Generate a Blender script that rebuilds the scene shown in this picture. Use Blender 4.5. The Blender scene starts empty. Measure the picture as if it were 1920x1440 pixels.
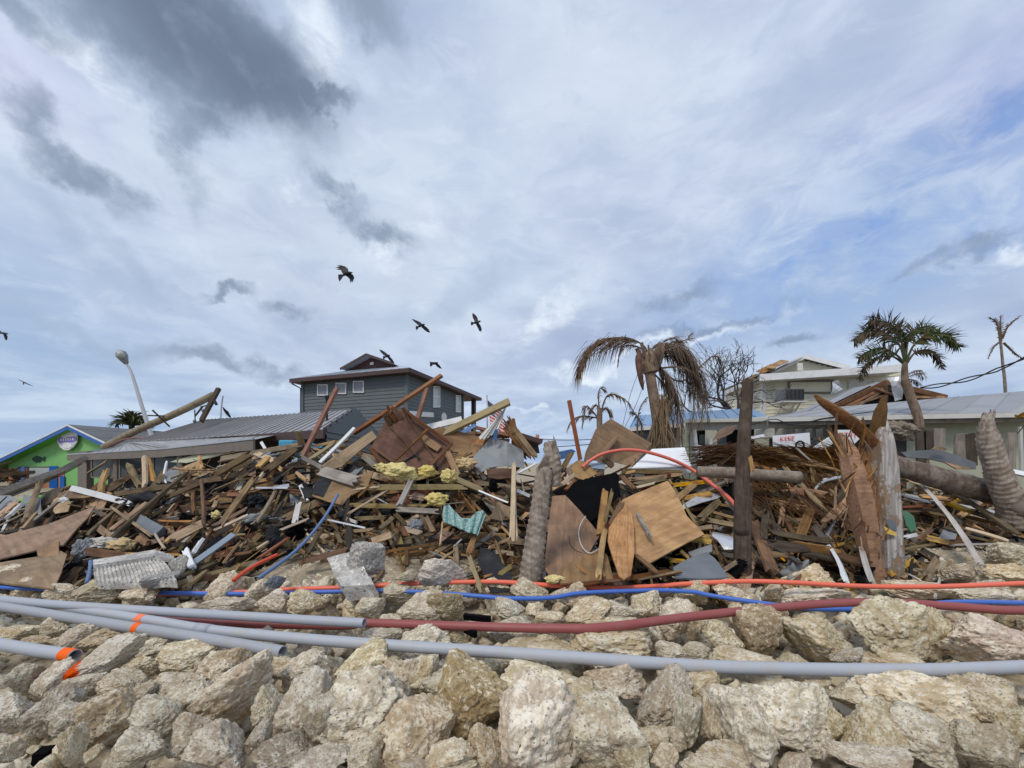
import bpy, bmesh, math, random
from mathutils import Vector, Matrix, noise as mnoise
random.seed(7)
R = math.radians
SC = bpy.context.scene
COL = SC.collection
# ------------------------------------------------------------------ camera
F, EYE, HY = 700.0, 1.6, 868.0          # focal length in photo pixels, eye height, horizon row
cam = bpy.data.cameras.new('camera'); camo = bpy.data.objects.new('camera', cam); COL.objects.link(camo)
camo.location = (0, 0, EYE); camo.rotation_euler = (R(90), 0, 0)
cam.sensor_width = 36; cam.lens = F / 1920 * 36; cam.shift_y = (HY - 720) / 1920
cam.clip_start = .05; cam.clip_end = 3000
SC.camera = camo
SC.view_settings.view_transform = 'Standard'; SC.view_settings.look = 'None'
SC.view_settings.exposure = 0.27; SC.view_settings.gamma = 1; SC.view_settings.use_curve_mapping = False

def P(px, py, d):
    return Vector(((px - 960) / F * d, d, EYE + (HY - py) / F * d))
def G(px, py, z):
    d = (z - EYE) * F / (HY - py)
    return P(px, py, d)

# ------------------------------------------------------------------ node helper
class NT:
    def __init__(s, tree):
        s.t = tree; s.n = tree.nodes; s.l = tree.links; s.n.clear()
    def new(s, typ, ins=None, **kw):
        nd = s.n.new(typ)
        for k, v in kw.items(): setattr(nd, k, v)
        if ins:
            for k, v in ins.items():
                sock = nd.inputs[k]
                if isinstance(v, bpy.types.NodeSocket): s.l.new(v, sock)
                else: sock.default_value = v
        return nd
    def math(s, op, a, b=0.0, c=None, clamp=False):
        d = {0: a, 1: b}
        if c is not None: d[2] = c
        return s.new('ShaderNodeMath', d, operation=op, use_clamp=clamp).outputs[0]
    def mix(s, f, a, b, blend='MIX'):
        nd = s.new('ShaderNodeMix', data_type='RGBA', blend_type=blend, clamp_factor=True)
        for i, v in ((0, f), (6, a), (7, b)):
            if isinstance(v, bpy.types.NodeSocket): s.l.new(v, nd.inputs[i])
            else: nd.inputs[i].default_value = v if i == 0 else (v if len(v) == 4 else (*v, 1))
        return nd.outputs[2]
    def noise(s, vec, scale, detail=4, rough=.55, dist=0.0, col=False):
        nd = s.new('ShaderNodeTexNoise', {'Vector': vec, 'Scale': scale, 'Detail': detail, 'Roughness': rough, 'Distortion': dist})
        return nd.outputs['Color' if col else 'Fac']
    def mapr(s, v, a, b, c=0.0, d=1.0, t='SMOOTHSTEP'):
        return s.new('ShaderNodeMapRange', {0: v, 1: a, 2: b, 3: c, 4: d}, interpolation_type=t).outputs[0]
    def mapping(s, vec, loc=(0, 0, 0), rot=(0, 0, 0), scale=(1, 1, 1), vt='POINT'):
        return s.new('ShaderNodeMapping', {'Vector': vec, 'Location': loc, 'Rotation': rot, 'Scale': scale}, vector_type=vt).outputs[0]
    def vm(s, op, a, b=(0, 0, 0)):
        nd = s.new('ShaderNodeVectorMath', {0: a, 1: b}, operation=op)
        return nd.outputs['Value' if op in ('LENGTH', 'DOT_PRODUCT') else 'Vector']

# ------------------------------------------------------------------ sky: broken overcast
world = bpy.data.worlds.new('World'); SC.world = world; world.use_nodes = True
SUN_EL, SUN_AZ = 52.0, 215.0            # degrees above horizon, compass bearing (0 = +Y, clockwise)
def build_sky():
    t = NT(world.node_tree)
    gen = t.new('ShaderNodeTexCoord').outputs['Generated']
    sep = t.new('ShaderNodeSeparateXYZ', {0: gen})
    x, y, z = sep.outputs
    zc = t.math('MAXIMUM', z, 0.0)
    den = t.math('ADD', zc, .10)
    q = t.new('ShaderNodeCombineXYZ', {0: t.math('DIVIDE', x, den), 1: t.math('DIVIDE', y, den), 2: 0.0}).outputs[0]
    az = t.math('ARCTAN2', x, y); el = t.math('ARCSINE', z)
    ae = t.new('ShaderNodeCombineXYZ', {0: az, 1: el, 2: 0.0}).outputs[0]
    def warp(vec, sc, amp, detail=5, off=(0, 0, 0)):
        n = t.noise(t.vm('ADD', gen, off), sc, detail, .6, 0, True)
        n = t.vm('SUBTRACT', n, (.5, .5, .5)); n = t.vm('MULTIPLY', n, (amp, amp, 0))
        return t.vm('ADD', vec, n)
    aw = warp(warp(ae, 2.4, .10, 2), 10.0, .17, 8, (3, 1, 2))
    aw2 = warp(ae, 3.2, .28, 5, (7, 2, 5))
    def blob(px, py, rx, ry, rot=0.0, w=aw, lo=0.35, hi=1.35):
        a = math.atan2(px - 960, F); e = math.atan2((HY - py), math.hypot(px - 960, F))
        sx = rx / F * math.cos(a) ** 1.5; sy = ry / F * math.cos(e) * math.cos(a)
        m = t.mapping(w, (a, e, 0), (0, 0, R(rot)), (sx, sy, 1), 'TEXTURE')
        return t.mapr(t.vm('LENGTH', m), lo, hi, 1.0, 0.0)
    def total(lst):
        o = lst[0]
        for b in lst[1:]: o = t.math('MAXIMUM', o, b)
        return o
    # wisps that stream towards the horizon
    wisp = t.noise(t.mapping(q, (0, 0, 0), (0, 0, R(-14)), (1.0, .75, 1)), .95, 5, .52, .3)
    wisp2 = t.noise(t.mapping(gen, (4, 3, 0), (0, R(-35), 0), (1.0, 1.0, 2.6)), 3.6, 6, .56, .25)
    big = t.noise(t.mapping(q, (11, 5, 0), (0, 0, 0), (.8, .55, 1)), .9, 3, .5, .3)
    f = t.math('ADD', t.math('MULTIPLY', wisp, .6), t.math('MULTIPLY', wisp2, .40))
    f = t.mapr(f, .38, .60)
    light = (.565, .64, .76); mid = (.385, .455, .61); lav = (.315, .38, .545)
    c = t.mix(f, mid, light)
    c = t.mix(t.mapr(big, .45, .68), c, t.mix(f, lav, (.46, .55, .69)))
    # soft bright area in the middle, duller and bluer towards the lower left and the right
    br = total([blob(700, 430, 330, 240, 0, aw2, 0, 1.6), blob(300, 330, 260, 90, 0, aw2, 0, 1.5), blob(1080, 90, 260, 200, 0, aw2, 0, 1.6), blob(560, 560, 300, 60, 0, aw2, 0, 1.5)])
    c = t.mix(t.math('MULTIPLY', br, .55), c, (.585, .66, .755))
    lb = total([blob(60, 640, 330, 230, 0, aw2, 0, 1.5), blob(1480, 560, 420, 150, 8, aw2, .1, 1.5)])
    c = t.mix(t.math('MULTIPLY', lb, .72), c, (.29, .40, .58))
    # faint lilac at the upper edges
    lil = total([blob(20, 130, 160, 120, 0, aw2, 0, 1.5), blob(1900, 110, 230, 100, 0, aw2, 0, 1.5)])
    c = t.mix(t.math('MULTIPLY', lil, .40), c, (.50, .49, .70))
    # fine mottling of the cloud deck
    tx = t.noise(t.mapping(gen, (2, 7, 1), (R(20), R(-30), R(35)), (1.0, 1.5, 2.4)), 8.0, 8, .64, .5)
    c = t.mix(t.math('MULTIPLY', t.mapr(tx, .50, .68), .24), c, (.30, .385, .55))
    c = t.mix(t.math('MULTIPLY', t.mapr(tx, .48, .32), .22), c, (.66, .74, .84))
    # blue gaps
    cn = t.noise(t.mapping(gen, (0, 0, 0), (0, 0, 0), (1, 1, 2.2)), 7.5, 7, .62, .3)
    gaps = total([blob(1830, 285, 200, 70, 22, aw, .3, 1.5), blob(1900, 235, 110, 40, 20, aw, .2, 1.5), blob(1560, 470, 150, 26, 14, aw, .3, 1.6)])
    gap = t.math('MULTIPLY', gaps, t.mapr(cn, .36, .60, 0, .78))
    haz = total([blob(1620, 420, 420, 150, 14, aw2, .1, 1.5)])
    gap = t.math('MAXIMUM', gap, t.math('MULTIPLY', t.math('MULTIPLY', haz, t.mapr(tx, .40, .60, .35, 1.0)), .55))
    # streaky bank near the horizon
    hz = t.mapr(z, .0, .33, 1.0, 0.0)
    hn = t.noise(t.mapping(ae, (0, 0, 0), (0, 0, R(-6)), (2.0, 9.0, 1)), 1.6, 7, .6, .5)
    hcol = t.mix(t.mapr(hn, .40, .62), (.29, .40, .58), (.53, .635, .75))
    c = t.mix(t.math('MULTIPLY', hz, .85), c, hcol)
    bright = total([blob(1030, 590, 85, 28, 20, aw, .2, 1.4), blob(1885, 500, 45, 25, 30, aw, .3, 1.3), blob(1110, 690, 130, 14, 5, aw, .2, 1.4), blob(1300, 640, 160, 12, 8, aw, .2, 1.4), blob(1010, 780, 60, 8, 0, aw, .2, 1.3), blob(760, 440, 90, 26, 25, aw, .2, 1.4), blob(540, 350, 40, 20, 0, aw, .2, 1.4),
                    blob(600, 60, 50, 70, -30, aw, .2, 1.4), blob(200, 130, 120, 30, -20, aw, .2, 1.4)])
    c = t.mix(t.math('MULTIPLY', bright, t.mapr(cn, .34, .62, .0, .8)), c, (.74, .81, .88))
    # grey scud
    gn = t.mapr(t.noise(gen, 13, 6, .62, .2), .28, .58, .35, 1.0)
    small = total([blob(150, 310, 130, 34, -36, aw, .2, 1.35), blob(225, 360, 60, 28, -20, aw, .2, 1.35), blob(345, 270, 34, 95, 15, aw, .2, 1.4), blob(630, 345, 70, 26, -15, aw, .2, 1.4),
                   blob(715, 415, 75, 22, -18, aw, .2, 1.4), blob(405, 545, 50, 13, 18, aw, .2, 1.4), blob(528, 572, 48, 18, 12, aw, .2, 1.4), blob(450, 690, 150, 20, 0, aw, .2, 1.4),                    blob(1270, 570, 80, 20, 12, aw, .2, 1.4), blob(1760, 510, 130, 20, 2, aw, .2, 1.4), blob(1490, 640, 50, 12, 0, aw, .2, 1.4), blob(1330, 620, 150, 12, 8, aw, .2, 1.4)])
    faint = total([blob(240, 500, 80, 16, -40, aw2, .1, 1.5), blob(230, 630, 190, 16, -8, aw2, .1, 1.5), blob(850, 555, 190, 30, 18, aw2, .1, 1.5), blob(120, 440, 150, 26, -40, aw2, .1, 1.5)])
    c = t.mix(t.math('MULTIPLY', faint, .5), c, (.31, .395, .53))
    c = t.mix(t.math('MULTIPLY', t.math('MULTIPLY', small, gn), .86), c, (.205, .265, .365))
    mass = total([blob(300, -5, 300, 140, -6, aw, .6, 1.25), blob(425, 60, 225, 118, -14, aw, .5, 1.25), blob(590, 165, 85, 30, 0, aw, .4, 1.2), blob(60, 20, 90, 40, 0, aw, .2, 1.3), blob(370, 200, 45, 50, 20, aw, .2, 1.3), blob(700, 10, 80, 45, -20, aw, .2, 1.5)])
    core = total([blob(400, 60, 300, 140, -8, aw2, .2, 1.5)])
    mc = t.mix(core, (.235, .30, .40), (.125, .165, .235))
    c = t.mix(t.math('MULTIPLY', mass, t.mapr(gn, .3, 1.0, .78, .95)), c, mc)
    below = t.mapr(z, -.02, .0, 0.0, 1.0, 'LINEAR')
    c = t.mix(below, (.36, .40, .42), c)
    sky = t.new('ShaderNodeTexSky', sky_type='NISHITA')
    sky.sun_disc = False; sky.sun_elevation = R(SUN_EL); sky.sun_rotation = R(SUN_AZ)
    b1 = t.new('ShaderNodeBackground', {0: t.mix(.40, sky.outputs[0], (.75, 1.7, 4.6)), 1: .15})
    b2 = t.new('ShaderNodeBackground', {0: c, 1: CLOUD})
    cover = t.math('SUBTRACT', 1.0, gap)
    mx = t.new('ShaderNodeMixShader', {0: cover, 1: b1.outputs[0], 2: b2.outputs[0]})
    t.new('ShaderNodeOutputWorld', {0: mx.outputs[0]})
CLOUD = 1.0
world.cycles.sampling_method = 'MANUAL'; world.cycles.sample_map_resolution = 256
build_sky()
# veiled sun, high behind the camera on the left
sl = bpy.data.lights.new('sun', 'SUN'); sl.energy = 1.5; sl.angle = R(14); sl.color = (1, .93, .81)
so = bpy.data.objects.new('sun', sl); COL.objects.link(so)
_a = R(SUN_AZ); _e = R(SUN_EL)
_sd = Vector((math.sin(_a) * math.cos(_e), math.cos(_a) * math.cos(_e), math.sin(_e)))
so.rotation_euler = _sd.to_track_quat('Z', 'Y').to_euler()
# ------------------------------------------------------------------ objects, labels
import numpy as np
def tag(o, label=None, cat=None, group=None, kind=None):
    if label: o['label'] = label
    if cat: o['category'] = cat
    if group: o['group'] = group
    if kind: o['kind'] = kind
    return o
def thing(name, label, cat, loc, group=None):
    o = bpy.data.objects.new(name, None); COL.objects.link(o); o.location = loc; o.empty_display_size = .2
    return tag(o, label, cat, group)
def base_of(o):
    v = Vector((0, 0, 0))
    while o is not None: v += o.location; o = o.parent
    return v
def mesh(name, verts, faces, mat, parent=None, smooth=False, world=True, origin=None):
    """verts in world space; the object's origin is its parent's, or the mean of its points"""
    verts = [Vector(v) for v in verts]
    if parent is not None: org = base_of(parent)
    elif origin is not None: org = Vector(origin)
    else:
        org = sum(verts, Vector()) / len(verts)
    me = bpy.data.meshes.new(name)
    me.from_pydata([v - org for v in verts], [], faces); me.update()
    mats = mat if isinstance(mat, (list, tuple)) else [mat]
    for m in mats: me.materials.append(m)
    if smooth: me.polygons.foreach_set('use_smooth', [True] * len(me.polygons))
    o = bpy.data.objects.new(name, me); COL.objects.link(o)
    if parent is not None: o.parent = parent
    else: o.location = org
    return o
class MB:
    def __init__(s): s.v = []; s.f = []; s.m = []
    def add(s, v, f, mi=0):
        b = len(s.v); s.v += [Vector(q) for q in v]; s.f += [tuple(b + i for i in q) for q in f]; s.m += [mi] * len(f)
    def box(s, c, dx, dy, dz, mi=0):
        """c centre, dx dy dz half-extent vectors"""
        c = Vector(c); v = [c + a * dx + b * dy + e * dz for e in (-1, 1) for a, b in ((-1, -1), (1, -1), (1, 1), (-1, 1))]
        s.add(v, [(0, 3, 2, 1), (4, 5, 6, 7), (0, 1, 5, 4), (1, 2, 6, 5), (2, 3, 7, 6), (3, 0, 4, 7)], mi)
    def abox(s, x0, x1, y0, y1, z0, z1, mi=0):
        s.box(((x0 + x1) / 2, (y0 + y1) / 2, (z0 + z1) / 2), Vector(((x1 - x0) / 2, 0, 0)), Vector((0, (y1 - y0) / 2, 0)), Vector((0, 0, (z1 - z0) / 2)), mi)
    def bar(s, a, b, w, t, up=(0, 0, 1), mi=0):
        a, b = Vector(a), Vector(b); x = (b - a); L = x.length; x.normalize(); u = Vector(up)
        y = u.cross(x)
        if y.length < .05: y = Vector((0, 1, 0)).cross(x)
        y.normalize(); z = x.cross(y)
        s.box((a + b) / 2, x * L / 2, y * t / 2, z * w / 2, mi)
    def tube(s, pts, rad, n=10, cap=True, mi=0):
        pts = [Vector(p) for p in pts]; m = len(pts)
        rad = rad if isinstance(rad, (list, tuple)) else [rad] * m
        b = len(s.v); ref = None
        for i, p in enumerate(pts):
            d = (pts[min(i + 1, m - 1)] - pts[max(i - 1, 0)]).normalized()
            if ref is None:
                ref = d.orthogonal().normalized()
            ref = (ref - d * ref.dot(d)).normalized(); q = d.cross(ref)
            for k in range(n):
                a = 2 * math.pi * k / n; s.v.append(p + (ref * math.cos(a) + q * math.sin(a)) * rad[i])
        for i in range(m - 1):
            for k in range(n):
                k2 = (k + 1) % n
                s.f.append((b + i * n + k, b + i * n + k2, b + (i + 1) * n + k2, b + (i + 1) * n + k)); s.m.append(mi)
        if cap:
            s.f.append(tuple(b + k for k in reversed(range(n)))); s.m.append(mi)
            s.f.append(tuple(b + (m - 1) * n + k for k in range(n))); s.m.append(mi)
    def obj(s, name, mat, parent=None, smooth=False, origin=None, auto=False):
        o = mesh(name, s.v, s.f, mat, parent, smooth, origin=origin)
        if isinstance(mat, (list, tuple)) and len(mat) > 1: o.data.polygons.foreach_set('material_index', s.m)
        if auto:
            o.data.polygons.foreach_set('use_smooth', [True] * len(o.data.polygons)); o.data.set_sharp_from_angle(angle=R(40))
        return o
def smoothpath(pts, n=8):
    """Catmull-Rom through pts"""
    pts = [Vector(p) for p in pts]; out = []
    for i in range(len(pts) - 1):
        p0 = pts[max(i - 1, 0)]; p1 = pts[i]; p2 = pts[i + 1]; p3 = pts[min(i + 2, len(pts) - 1)]
        for k in range(n):
            t = k / n
            out.append(.5 * ((2 * p1) + (p2 - p0) * t + (2 * p0 - 5 * p1 + 4 * p2 - p3) * t * t + (3 * p1 - p0 - 3 * p2 + p3) * t ** 3))
    out.append(pts[-1]); return out
def newell(pts):
    n = Vector()
    for i, p in enumerate(pts):
        q = pts[(i + 1) % len(pts)]
        n += Vector(((p.y - q.y) * (p.z + q.z), (p.z - q.z) * (p.x + q.x), (p.x - q.x) * (p.y + q.y)))
    return n.normalized()
def sheet(name, pts, t, mat, parent=None, lens=None, bow=0.0):
    """a flat-ish panel with outline pts (world) and thickness t; local X runs along its longest side so that grain follows it"""
    pts = [Vector(p) for p in pts]; c = sum(pts, Vector()) / len(pts); n = newell(pts)
    if n.y > 0: n = -n; pts = pts[::-1]
    L = max(range(len(pts)), key=lambda i: (pts[(i + 1) % len(pts)] - pts[i]).length)
    x = (pts[(L + 1) % len(pts)] - pts[L]); x = (x - n * x.dot(n)).normalized(); y = n.cross(x)
    M = Matrix((x, y, n)).transposed(); Mi = M.transposed()
    loc = [Mi @ (p - c) for p in pts]
    bm = bmesh.new(); top = [bm.verts.new(v) for v in loc]; f = bm.faces.new(top)
    bmesh.ops.triangulate(bm, faces=[f])
    bmesh.ops.subdivide_edges(bm, edges=bm.edges[:], cuts=2, use_grid_fill=True)
    ext = max(v.length for v in loc) + 1e-6
    for v in bm.verts:
        if bow: v.co.z += bow * (1 - (v.co.x / ext) ** 2 * 1.6) + bow * .4 * mnoise.noise(v.co * 2.1)
    r = bmesh.ops.extrude_face_region(bm, geom=bm.faces[:])
    for g in r['geom']:
        if isinstance(g, bmesh.types.BMVert): g.co.z -= t
    bmesh.ops.recalc_face_normals(bm, faces=bm.faces)
    me = bpy.data.meshes.new(name); bm.to_mesh(me); bm.free(); me.materials.append(mat)
    o = bpy.data.objects.new(name, me); COL.objects.link(o)
    mw = M.to_4x4(); off = base_of(parent) if parent is not None else Vector()
    mw.translation = c - off; o.parent = parent; o.matrix_local = mw
    return o
def board(name, a, b, w, t, mat, parent=None, roll=0.0, rough=.0, face=None, seg=3, bend=0.0, rng=random):
    """one plank from a to b; the wide face looks at the viewer turned by roll; rough = splintered ends"""
    a, b = Vector(a), Vector(b); x = b - a; L = x.length; x.normalize()
    f = Vector(face) if face is not None else (Vector((0, -1, .45)))
    z = (f - x * f.dot(x))
    if z.length < .05: z = x.orthogonal()
    z.normalize(); y = z.cross(x)
    Rm = Matrix.Rotation(roll, 3, x); y = Rm @ y; z = Rm @ z
    hw, ht = w / 2, t / 2; vs = []; fs = []
    nj = 5 if rough > 0 else 2
    cols = nj  # points across the width
    rows = seg + 1
    for i in range(rows):
        u = i / seg
        for j in range(cols):
            s = -1 + 2 * j / (cols - 1)
            px = -L / 2 + L * u
            if rough and i == 0: px += rng.random() ** 2 * rough
            if rough and i == rows - 1: px -= rng.random() ** 2 * rough
            bz = bend * math.sin(math.pi * u)
            vs.append((px, s * hw, ht + bz)); vs.append((px, s * hw, -ht + bz))
    def ix(i, j, k): return (i * cols + j) * 2 + k
    for i in range(seg):
        for j in range(cols - 1):
            fs.append((ix(i, j, 0), ix(i + 1, j, 0), ix(i + 1, j + 1, 0), ix(i, j + 1, 0)))
            fs.append((ix(i, j, 1), ix(i, j + 1, 1), ix(i + 1, j + 1, 1), ix(i + 1, j, 1)))
        fs.append((ix(i, 0, 0), ix(i, 0, 1), ix(i + 1, 0, 1), ix(i + 1, 0, 0)))
        e = cols - 1
        fs.append((ix(i, e, 0), ix(i + 1, e, 0), ix(i + 1, e, 1), ix(i, e, 1)))
    for j in range(cols - 1):
        fs.append((ix(0, j, 0), ix(0, j + 1, 0), ix(0, j + 1, 1), ix(0, j, 1)))
        e = seg
        fs.append((ix(e, j, 0), ix(e, j, 1), ix(e, j + 1, 1), ix(e, j + 1, 0)))
    me = bpy.data.meshes.new(name); me.from_pydata(vs, [], fs); me.update(); me.materials.append(mat)
    o = bpy.data.objects.new(name, me); COL.objects.link(o)
    mw = Matrix((x, y, z)).transposed().to_4x4(); off = base_of(parent) if parent is not None else Vector()
    mw.translation = (a + b) / 2 - off; o.parent = parent; o.matrix_local = mw
    return o
def on_plane(px, py, p0, n):
    o = Vector((0, 0, EYE)); d = P(px, py, 1.0) - o; p0 = Vector(p0); n = Vector(n)
    return o + d * ((p0 - o).dot(n) / d.dot(n))

# ------------------------------------------------------------------ materials
def mat_new(name):
    m = bpy.data.materials.new(name); m.use_nodes = True; return m, NT(m.node_tree)
def finish(t, col, rough=.8, metal=0.0, bump=None, bstr=.3, bdist=.01, spec=.3, extra=None):
    ins = {'Base Color': col if isinstance(col, bpy.types.NodeSocket) else (*col[:3], 1), 'Roughness': rough, 'Metallic': metal, 'Specular IOR Level': spec}
    if bump is not None:
        ins['Normal'] = t.new('ShaderNodeBump', {'Height': bump, 'Strength': bstr, 'Distance': bdist}).outputs[0]
    if extra: ins.update(extra)
    p = t.new('ShaderNodeBsdfPrincipled', ins); t.new('ShaderNodeOutputMaterial', {0: p.outputs[0]})
def objco(t, rnd=True):
    v = t.new('ShaderNodeTexCoord').outputs['Object']
    if not rnd: return v, None
    r = t.new('ShaderNodeObjectInfo').outputs['Random']
    off = t.new('ShaderNodeCombineXYZ', {0: t.math('MULTIPLY', r, 37.0), 1: t.math('MULTIPLY', r, 71.0), 2: t.math('MULTIPLY', r, 13.0)}).outputs[0]
    return t.vm('ADD', v, off), r
def vary(t, c, r, lo, hi, hue=.0):
    nd = t.new('ShaderNodeHueSaturation', {'Color': c, 'Value': t.mapr(r, 0, 1, lo, hi, 'LINEAR'), 'Saturation': t.mapr(t.math('FRACT', t.math('MULTIPLY', r, 7.3)), 0, 1, .75, 1.15, 'LINEAR'),
                                       'Hue': t.mapr(t.math('FRACT', t.math('MULTIPLY', r, 17.7)), 0, 1, .5 - hue, .5 + hue, 'LINEAR')})
    return nd.outputs[0]
def wood(name, c1, c2, stain, stain_amt=.5, lo=.7, hi=1.25, rough=.85, flake=None, fl=.5, gx=2.2, gy=55):
    m, t = mat_new(name); v, r = objco(t)
    g = t.noise(t.mapping(v, scale=(gx, gy, gy)), 1.0, 5, .6, .4)
    c = t.mix(t.mapr(g, .35, .65), c1, c2)
    s = t.mapr(t.noise(v, 3.2, 5, .6), .42, .66)
    c = t.mix(t.math('MULTIPLY', s, stain_amt), c, stain)
    ends = t.mapr(t.noise(t.mapping(v, scale=(1, 6, 6)), 2.2, 4, .65), .58, .72)
    c = t.mix(t.math('MULTIPLY', ends, .45), c, tuple(k * .35 for k in c1))
    if flake:
        k = t.mapr(t.noise(t.mapping(v, scale=(2.0, 9, 9)), 2.0, 7, .7), fl - .03, fl + .03)
        c = t.mix(k, c, flake)
    c = vary(t, c, r, lo, hi, .012)
    finish(t, c, rough, 0, g, .5, .006, .2); return m
def painted(name, col, dirt=(.16, .13, .10), amt=.5, rough=.55, sc=2.0, lo=.9, hi=1.08, metal=0.0, streak=False, bstr=.1, spec=.35):
    m, t = mat_new(name); v, r = objco(t)
    n = t.noise(t.mapping(v, scale=(1, 1, .25) if streak else (1, 1, 1)), sc, 7, .65)
    c = t.mix(t.math('MULTIPLY', t.mapr(n, .45, .75), amt), col, dirt)
    f = t.noise(v, sc * 22, 3, .6)
    c = t.mix(t.math('MULTIPLY', t.mapr(f, .35, .7), .16), c, dirt)
    c = vary(t, c, r, lo, hi)
    finish(t, c, rough, metal, f, bstr, .004, spec); return m
M = {}
M['wd'] = wood('weathered_wood', (.165, .115, .06), (.285, .205, .11), (.06, .042, .026), .6, .38, 1.25)
M['tan'] = wood('fresh_timber', (.36, .205, .09), (.51, .32, .16), (.14, .08, .04), .55, .5, 1.2)
M['pale'] = wood('pale_timber', (.50, .38, .25), (.60, .47, .33), (.28, .20, .13), .4, .8, 1.15)
M['brown'] = wood('brown_timber', (.145, .072, .034), (.235, .125, .06), (.045, .027, .016), .5, .45, 1.3)
M['red'] = wood('reddish_stained_timber', (.20, .078, .045), (.27, .115, .065), (.11, .055, .035), .5, .85, 1.2)
M['grey'] = wood('grey_weathered_wood', (.24, .21, .18), (.35, .31, .27), (.12, .10, .085), .5, .7, 1.2)
M['palegrey'] = wood('pale_grey_board', (.48, .44, .40), (.60, .57, .53), (.30, .26, .22), .45, .9, 1.1)
M['olive'] = wood('treated_beam', (.26, .205, .10), (.34, .275, .14), (.16, .12, .06), .35, .9, 1.15)
M['white'] = wood('chipped_white_paint', (.30, .22, .15), (.40, .30, .22), (.2, .15, .1), .3, .9, 1.1, .6, (.74, .76, .78), .36)
M['dark'] = wood('charred_dark_wood', (.045, .035, .028), (.085, .065, .05), (.03, .025, .02), .5, .6, 1.5)
M['yellow'] = wood('yellow_painted_timber', (.30, .17, .06), (.42, .24, .08), (.15, .08, .03), .4, .9, 1.1, .7, (.62, .34, .035), .50)
M['ply'] = wood('plywood_sheet', (.42, .25, .11), (.52, .335, .165), (.24, .145, .07), .6, .85, 1.1, .8, None, .5, 1.2, 14)
M['plydark'] = wood('dark_brown_plywood', (.105, .043, .020), (.145, .062, .030), (.06, .025, .013), .6, .9, 1.15, .75, None, .5, 1.2, 12)
M['plybrown'] = wood('weathered_plywood', (.25, .15, .085), (.33, .21, .125), (.15, .10, .07), .6, .85, 1.1, .85, None, .5, 1.0, 16)
M['felt'] = painted('dark_roofing_felt', (.022, .023, .027), (.075, .075, .078), .5, .9, 3, spec=.12)
M['black'] = painted('black_backing', (.004, .004, .005), (.010, .010, .011), .4, .9, 3, spec=.05)
M['slate'] = painted('slate_grey_panel', (.13, .15, .175), (.22, .23, .24), .6, .6, 3, streak=True)
M['greypanel'] = painted('grey_panel', (.24, .255, .27), (.12, .12, .12), .6, .6, 4)
M['whitem'] = painted('white_enamel', (.78, .80, .83), (.45, .43, .40), .25, .35, 2)
M['whitepaint'] = painted('white_paint', (.74, .75, .76), (.40, .37, .33), .45, .5, 3)
M['offwhite'] = painted('offwhite_paint', (.62, .62, .58), (.35, .32, .27), .5, .6, 3)
M['blue'] = painted('blue_sheet', (.03, .13, .36), (.1, .14, .2), .3, .4, 3)
M['bluegrey'] = painted('blue_grey_metal', (.22, .29, .36), (.3, .3, .3), .4, .4, 3)
M['metal'] = painted('bent_metal', (.50, .52, .55), (.25, .20, .15), .6, .35, 4, metal=.6)
M['silver'] = painted('silver_foil', (.70, .72, .75), (.45, .28, .08), .5, .25, 6, metal=.7, bstr=.6)
M['green'] = painted('dark_green_plastic', (.02, .16, .07), (.03, .08, .04), .4, .4, 3)
M['lime'] = painted('lime_green_paint', (.16, .46, .11), (.08, .22, .06), .35, .7, 1.5)
M['royal'] = painted('royal_blue_paint', (.035, .14, .45), (.05, .1, .25), .3, .6, 2)
M['orangep'] = painted('orange_paint', (.55, .19, .06), (.3, .12, .06), .4, .6, 2)
M['turq'] = painted('turquoise_plastic', (.01, .33, .55), (.02, .2, .35), .3, .35, 3)
M['maroon'] = painted('maroon_trim', (.085, .048, .046), (.055, .042, .042), .4, .6, 3)
M['siding'] = painted('grey_lap_siding', (.115, .138, .15), (.085, .10, .105), .4, .7, 1.2)
M['cream'] = painted('cream_siding', (.74, .71, .58), (.40, .38, .30), .4, .7, 1.3)
M['creamwall'] = painted('cream_block_wall', (.50, .51, .38), (.27, .28, .2), .5, .8, 1.3)
M['roofmetal'] = painted('galvanised_roof', (.36, .355, .36), (.24, .22, .21), .6, .45, 1.0, metal=.35, streak=True)
M['rooflight'] = painted('bright_metal_roof', (.50, .54, .60), (.36, .38, .4), .4, .4, 1.0, metal=.3)
M['roofgrey'] = painted('grey_felt_roof', (.30, .31, .335), (.2, .2, .21), .5, .75, .8)
M['shingle'] = painted('asphalt_shingle', (.15, .155, .165), (.075, .075, .08), .7, .9, 3)
M['roofblue'] = painted('blue_metal_roof', (.13, .29, .50), (.10, .18, .3), .4, .35, 1.2, metal=.2)
M['taupe'] = painted('taupe_trim', (.20, .175, .155), (.11, .09, .08), .5, .7, 3)
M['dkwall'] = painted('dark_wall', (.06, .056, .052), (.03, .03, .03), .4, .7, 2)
M['void'] = painted('interior_shade', (.012, .012, .014), (.02, .02, .02), .3, .9, 2)  # near-black colour stands in for the shade inside openings
M['redp'] = painted('red_letter_paint', (.62, .05, .05), (.6, .3, .3), .3, .6, 6)
M['purple'] = painted('purple_sign_print', (.17, .10, .50), (.35, .3, .6), .5, .6, 8)
M['lilac'] = painted('lilac_sign_print', (.50, .46, .70), (.7, .68, .78), .5, .6, 8)
M['fishg'] = painted('dark_green_print', (.012, .06, .045), (.05, .2, .08), .4, .7, 8)
M['hip'] = painted('brown_shingles', (.15, .095, .07), (.09, .06, .045), .6, .9, 3)
M['crow'] = painted('black_feathers', (.010, .011, .016), (.02, .02, .03), .3, .5, 20)
M['insul'] = painted('yellow_insulation', (.74, .62, .26), (.46, .34, .12), .9, .95, 14, bstr=1.0, spec=.05)
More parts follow.
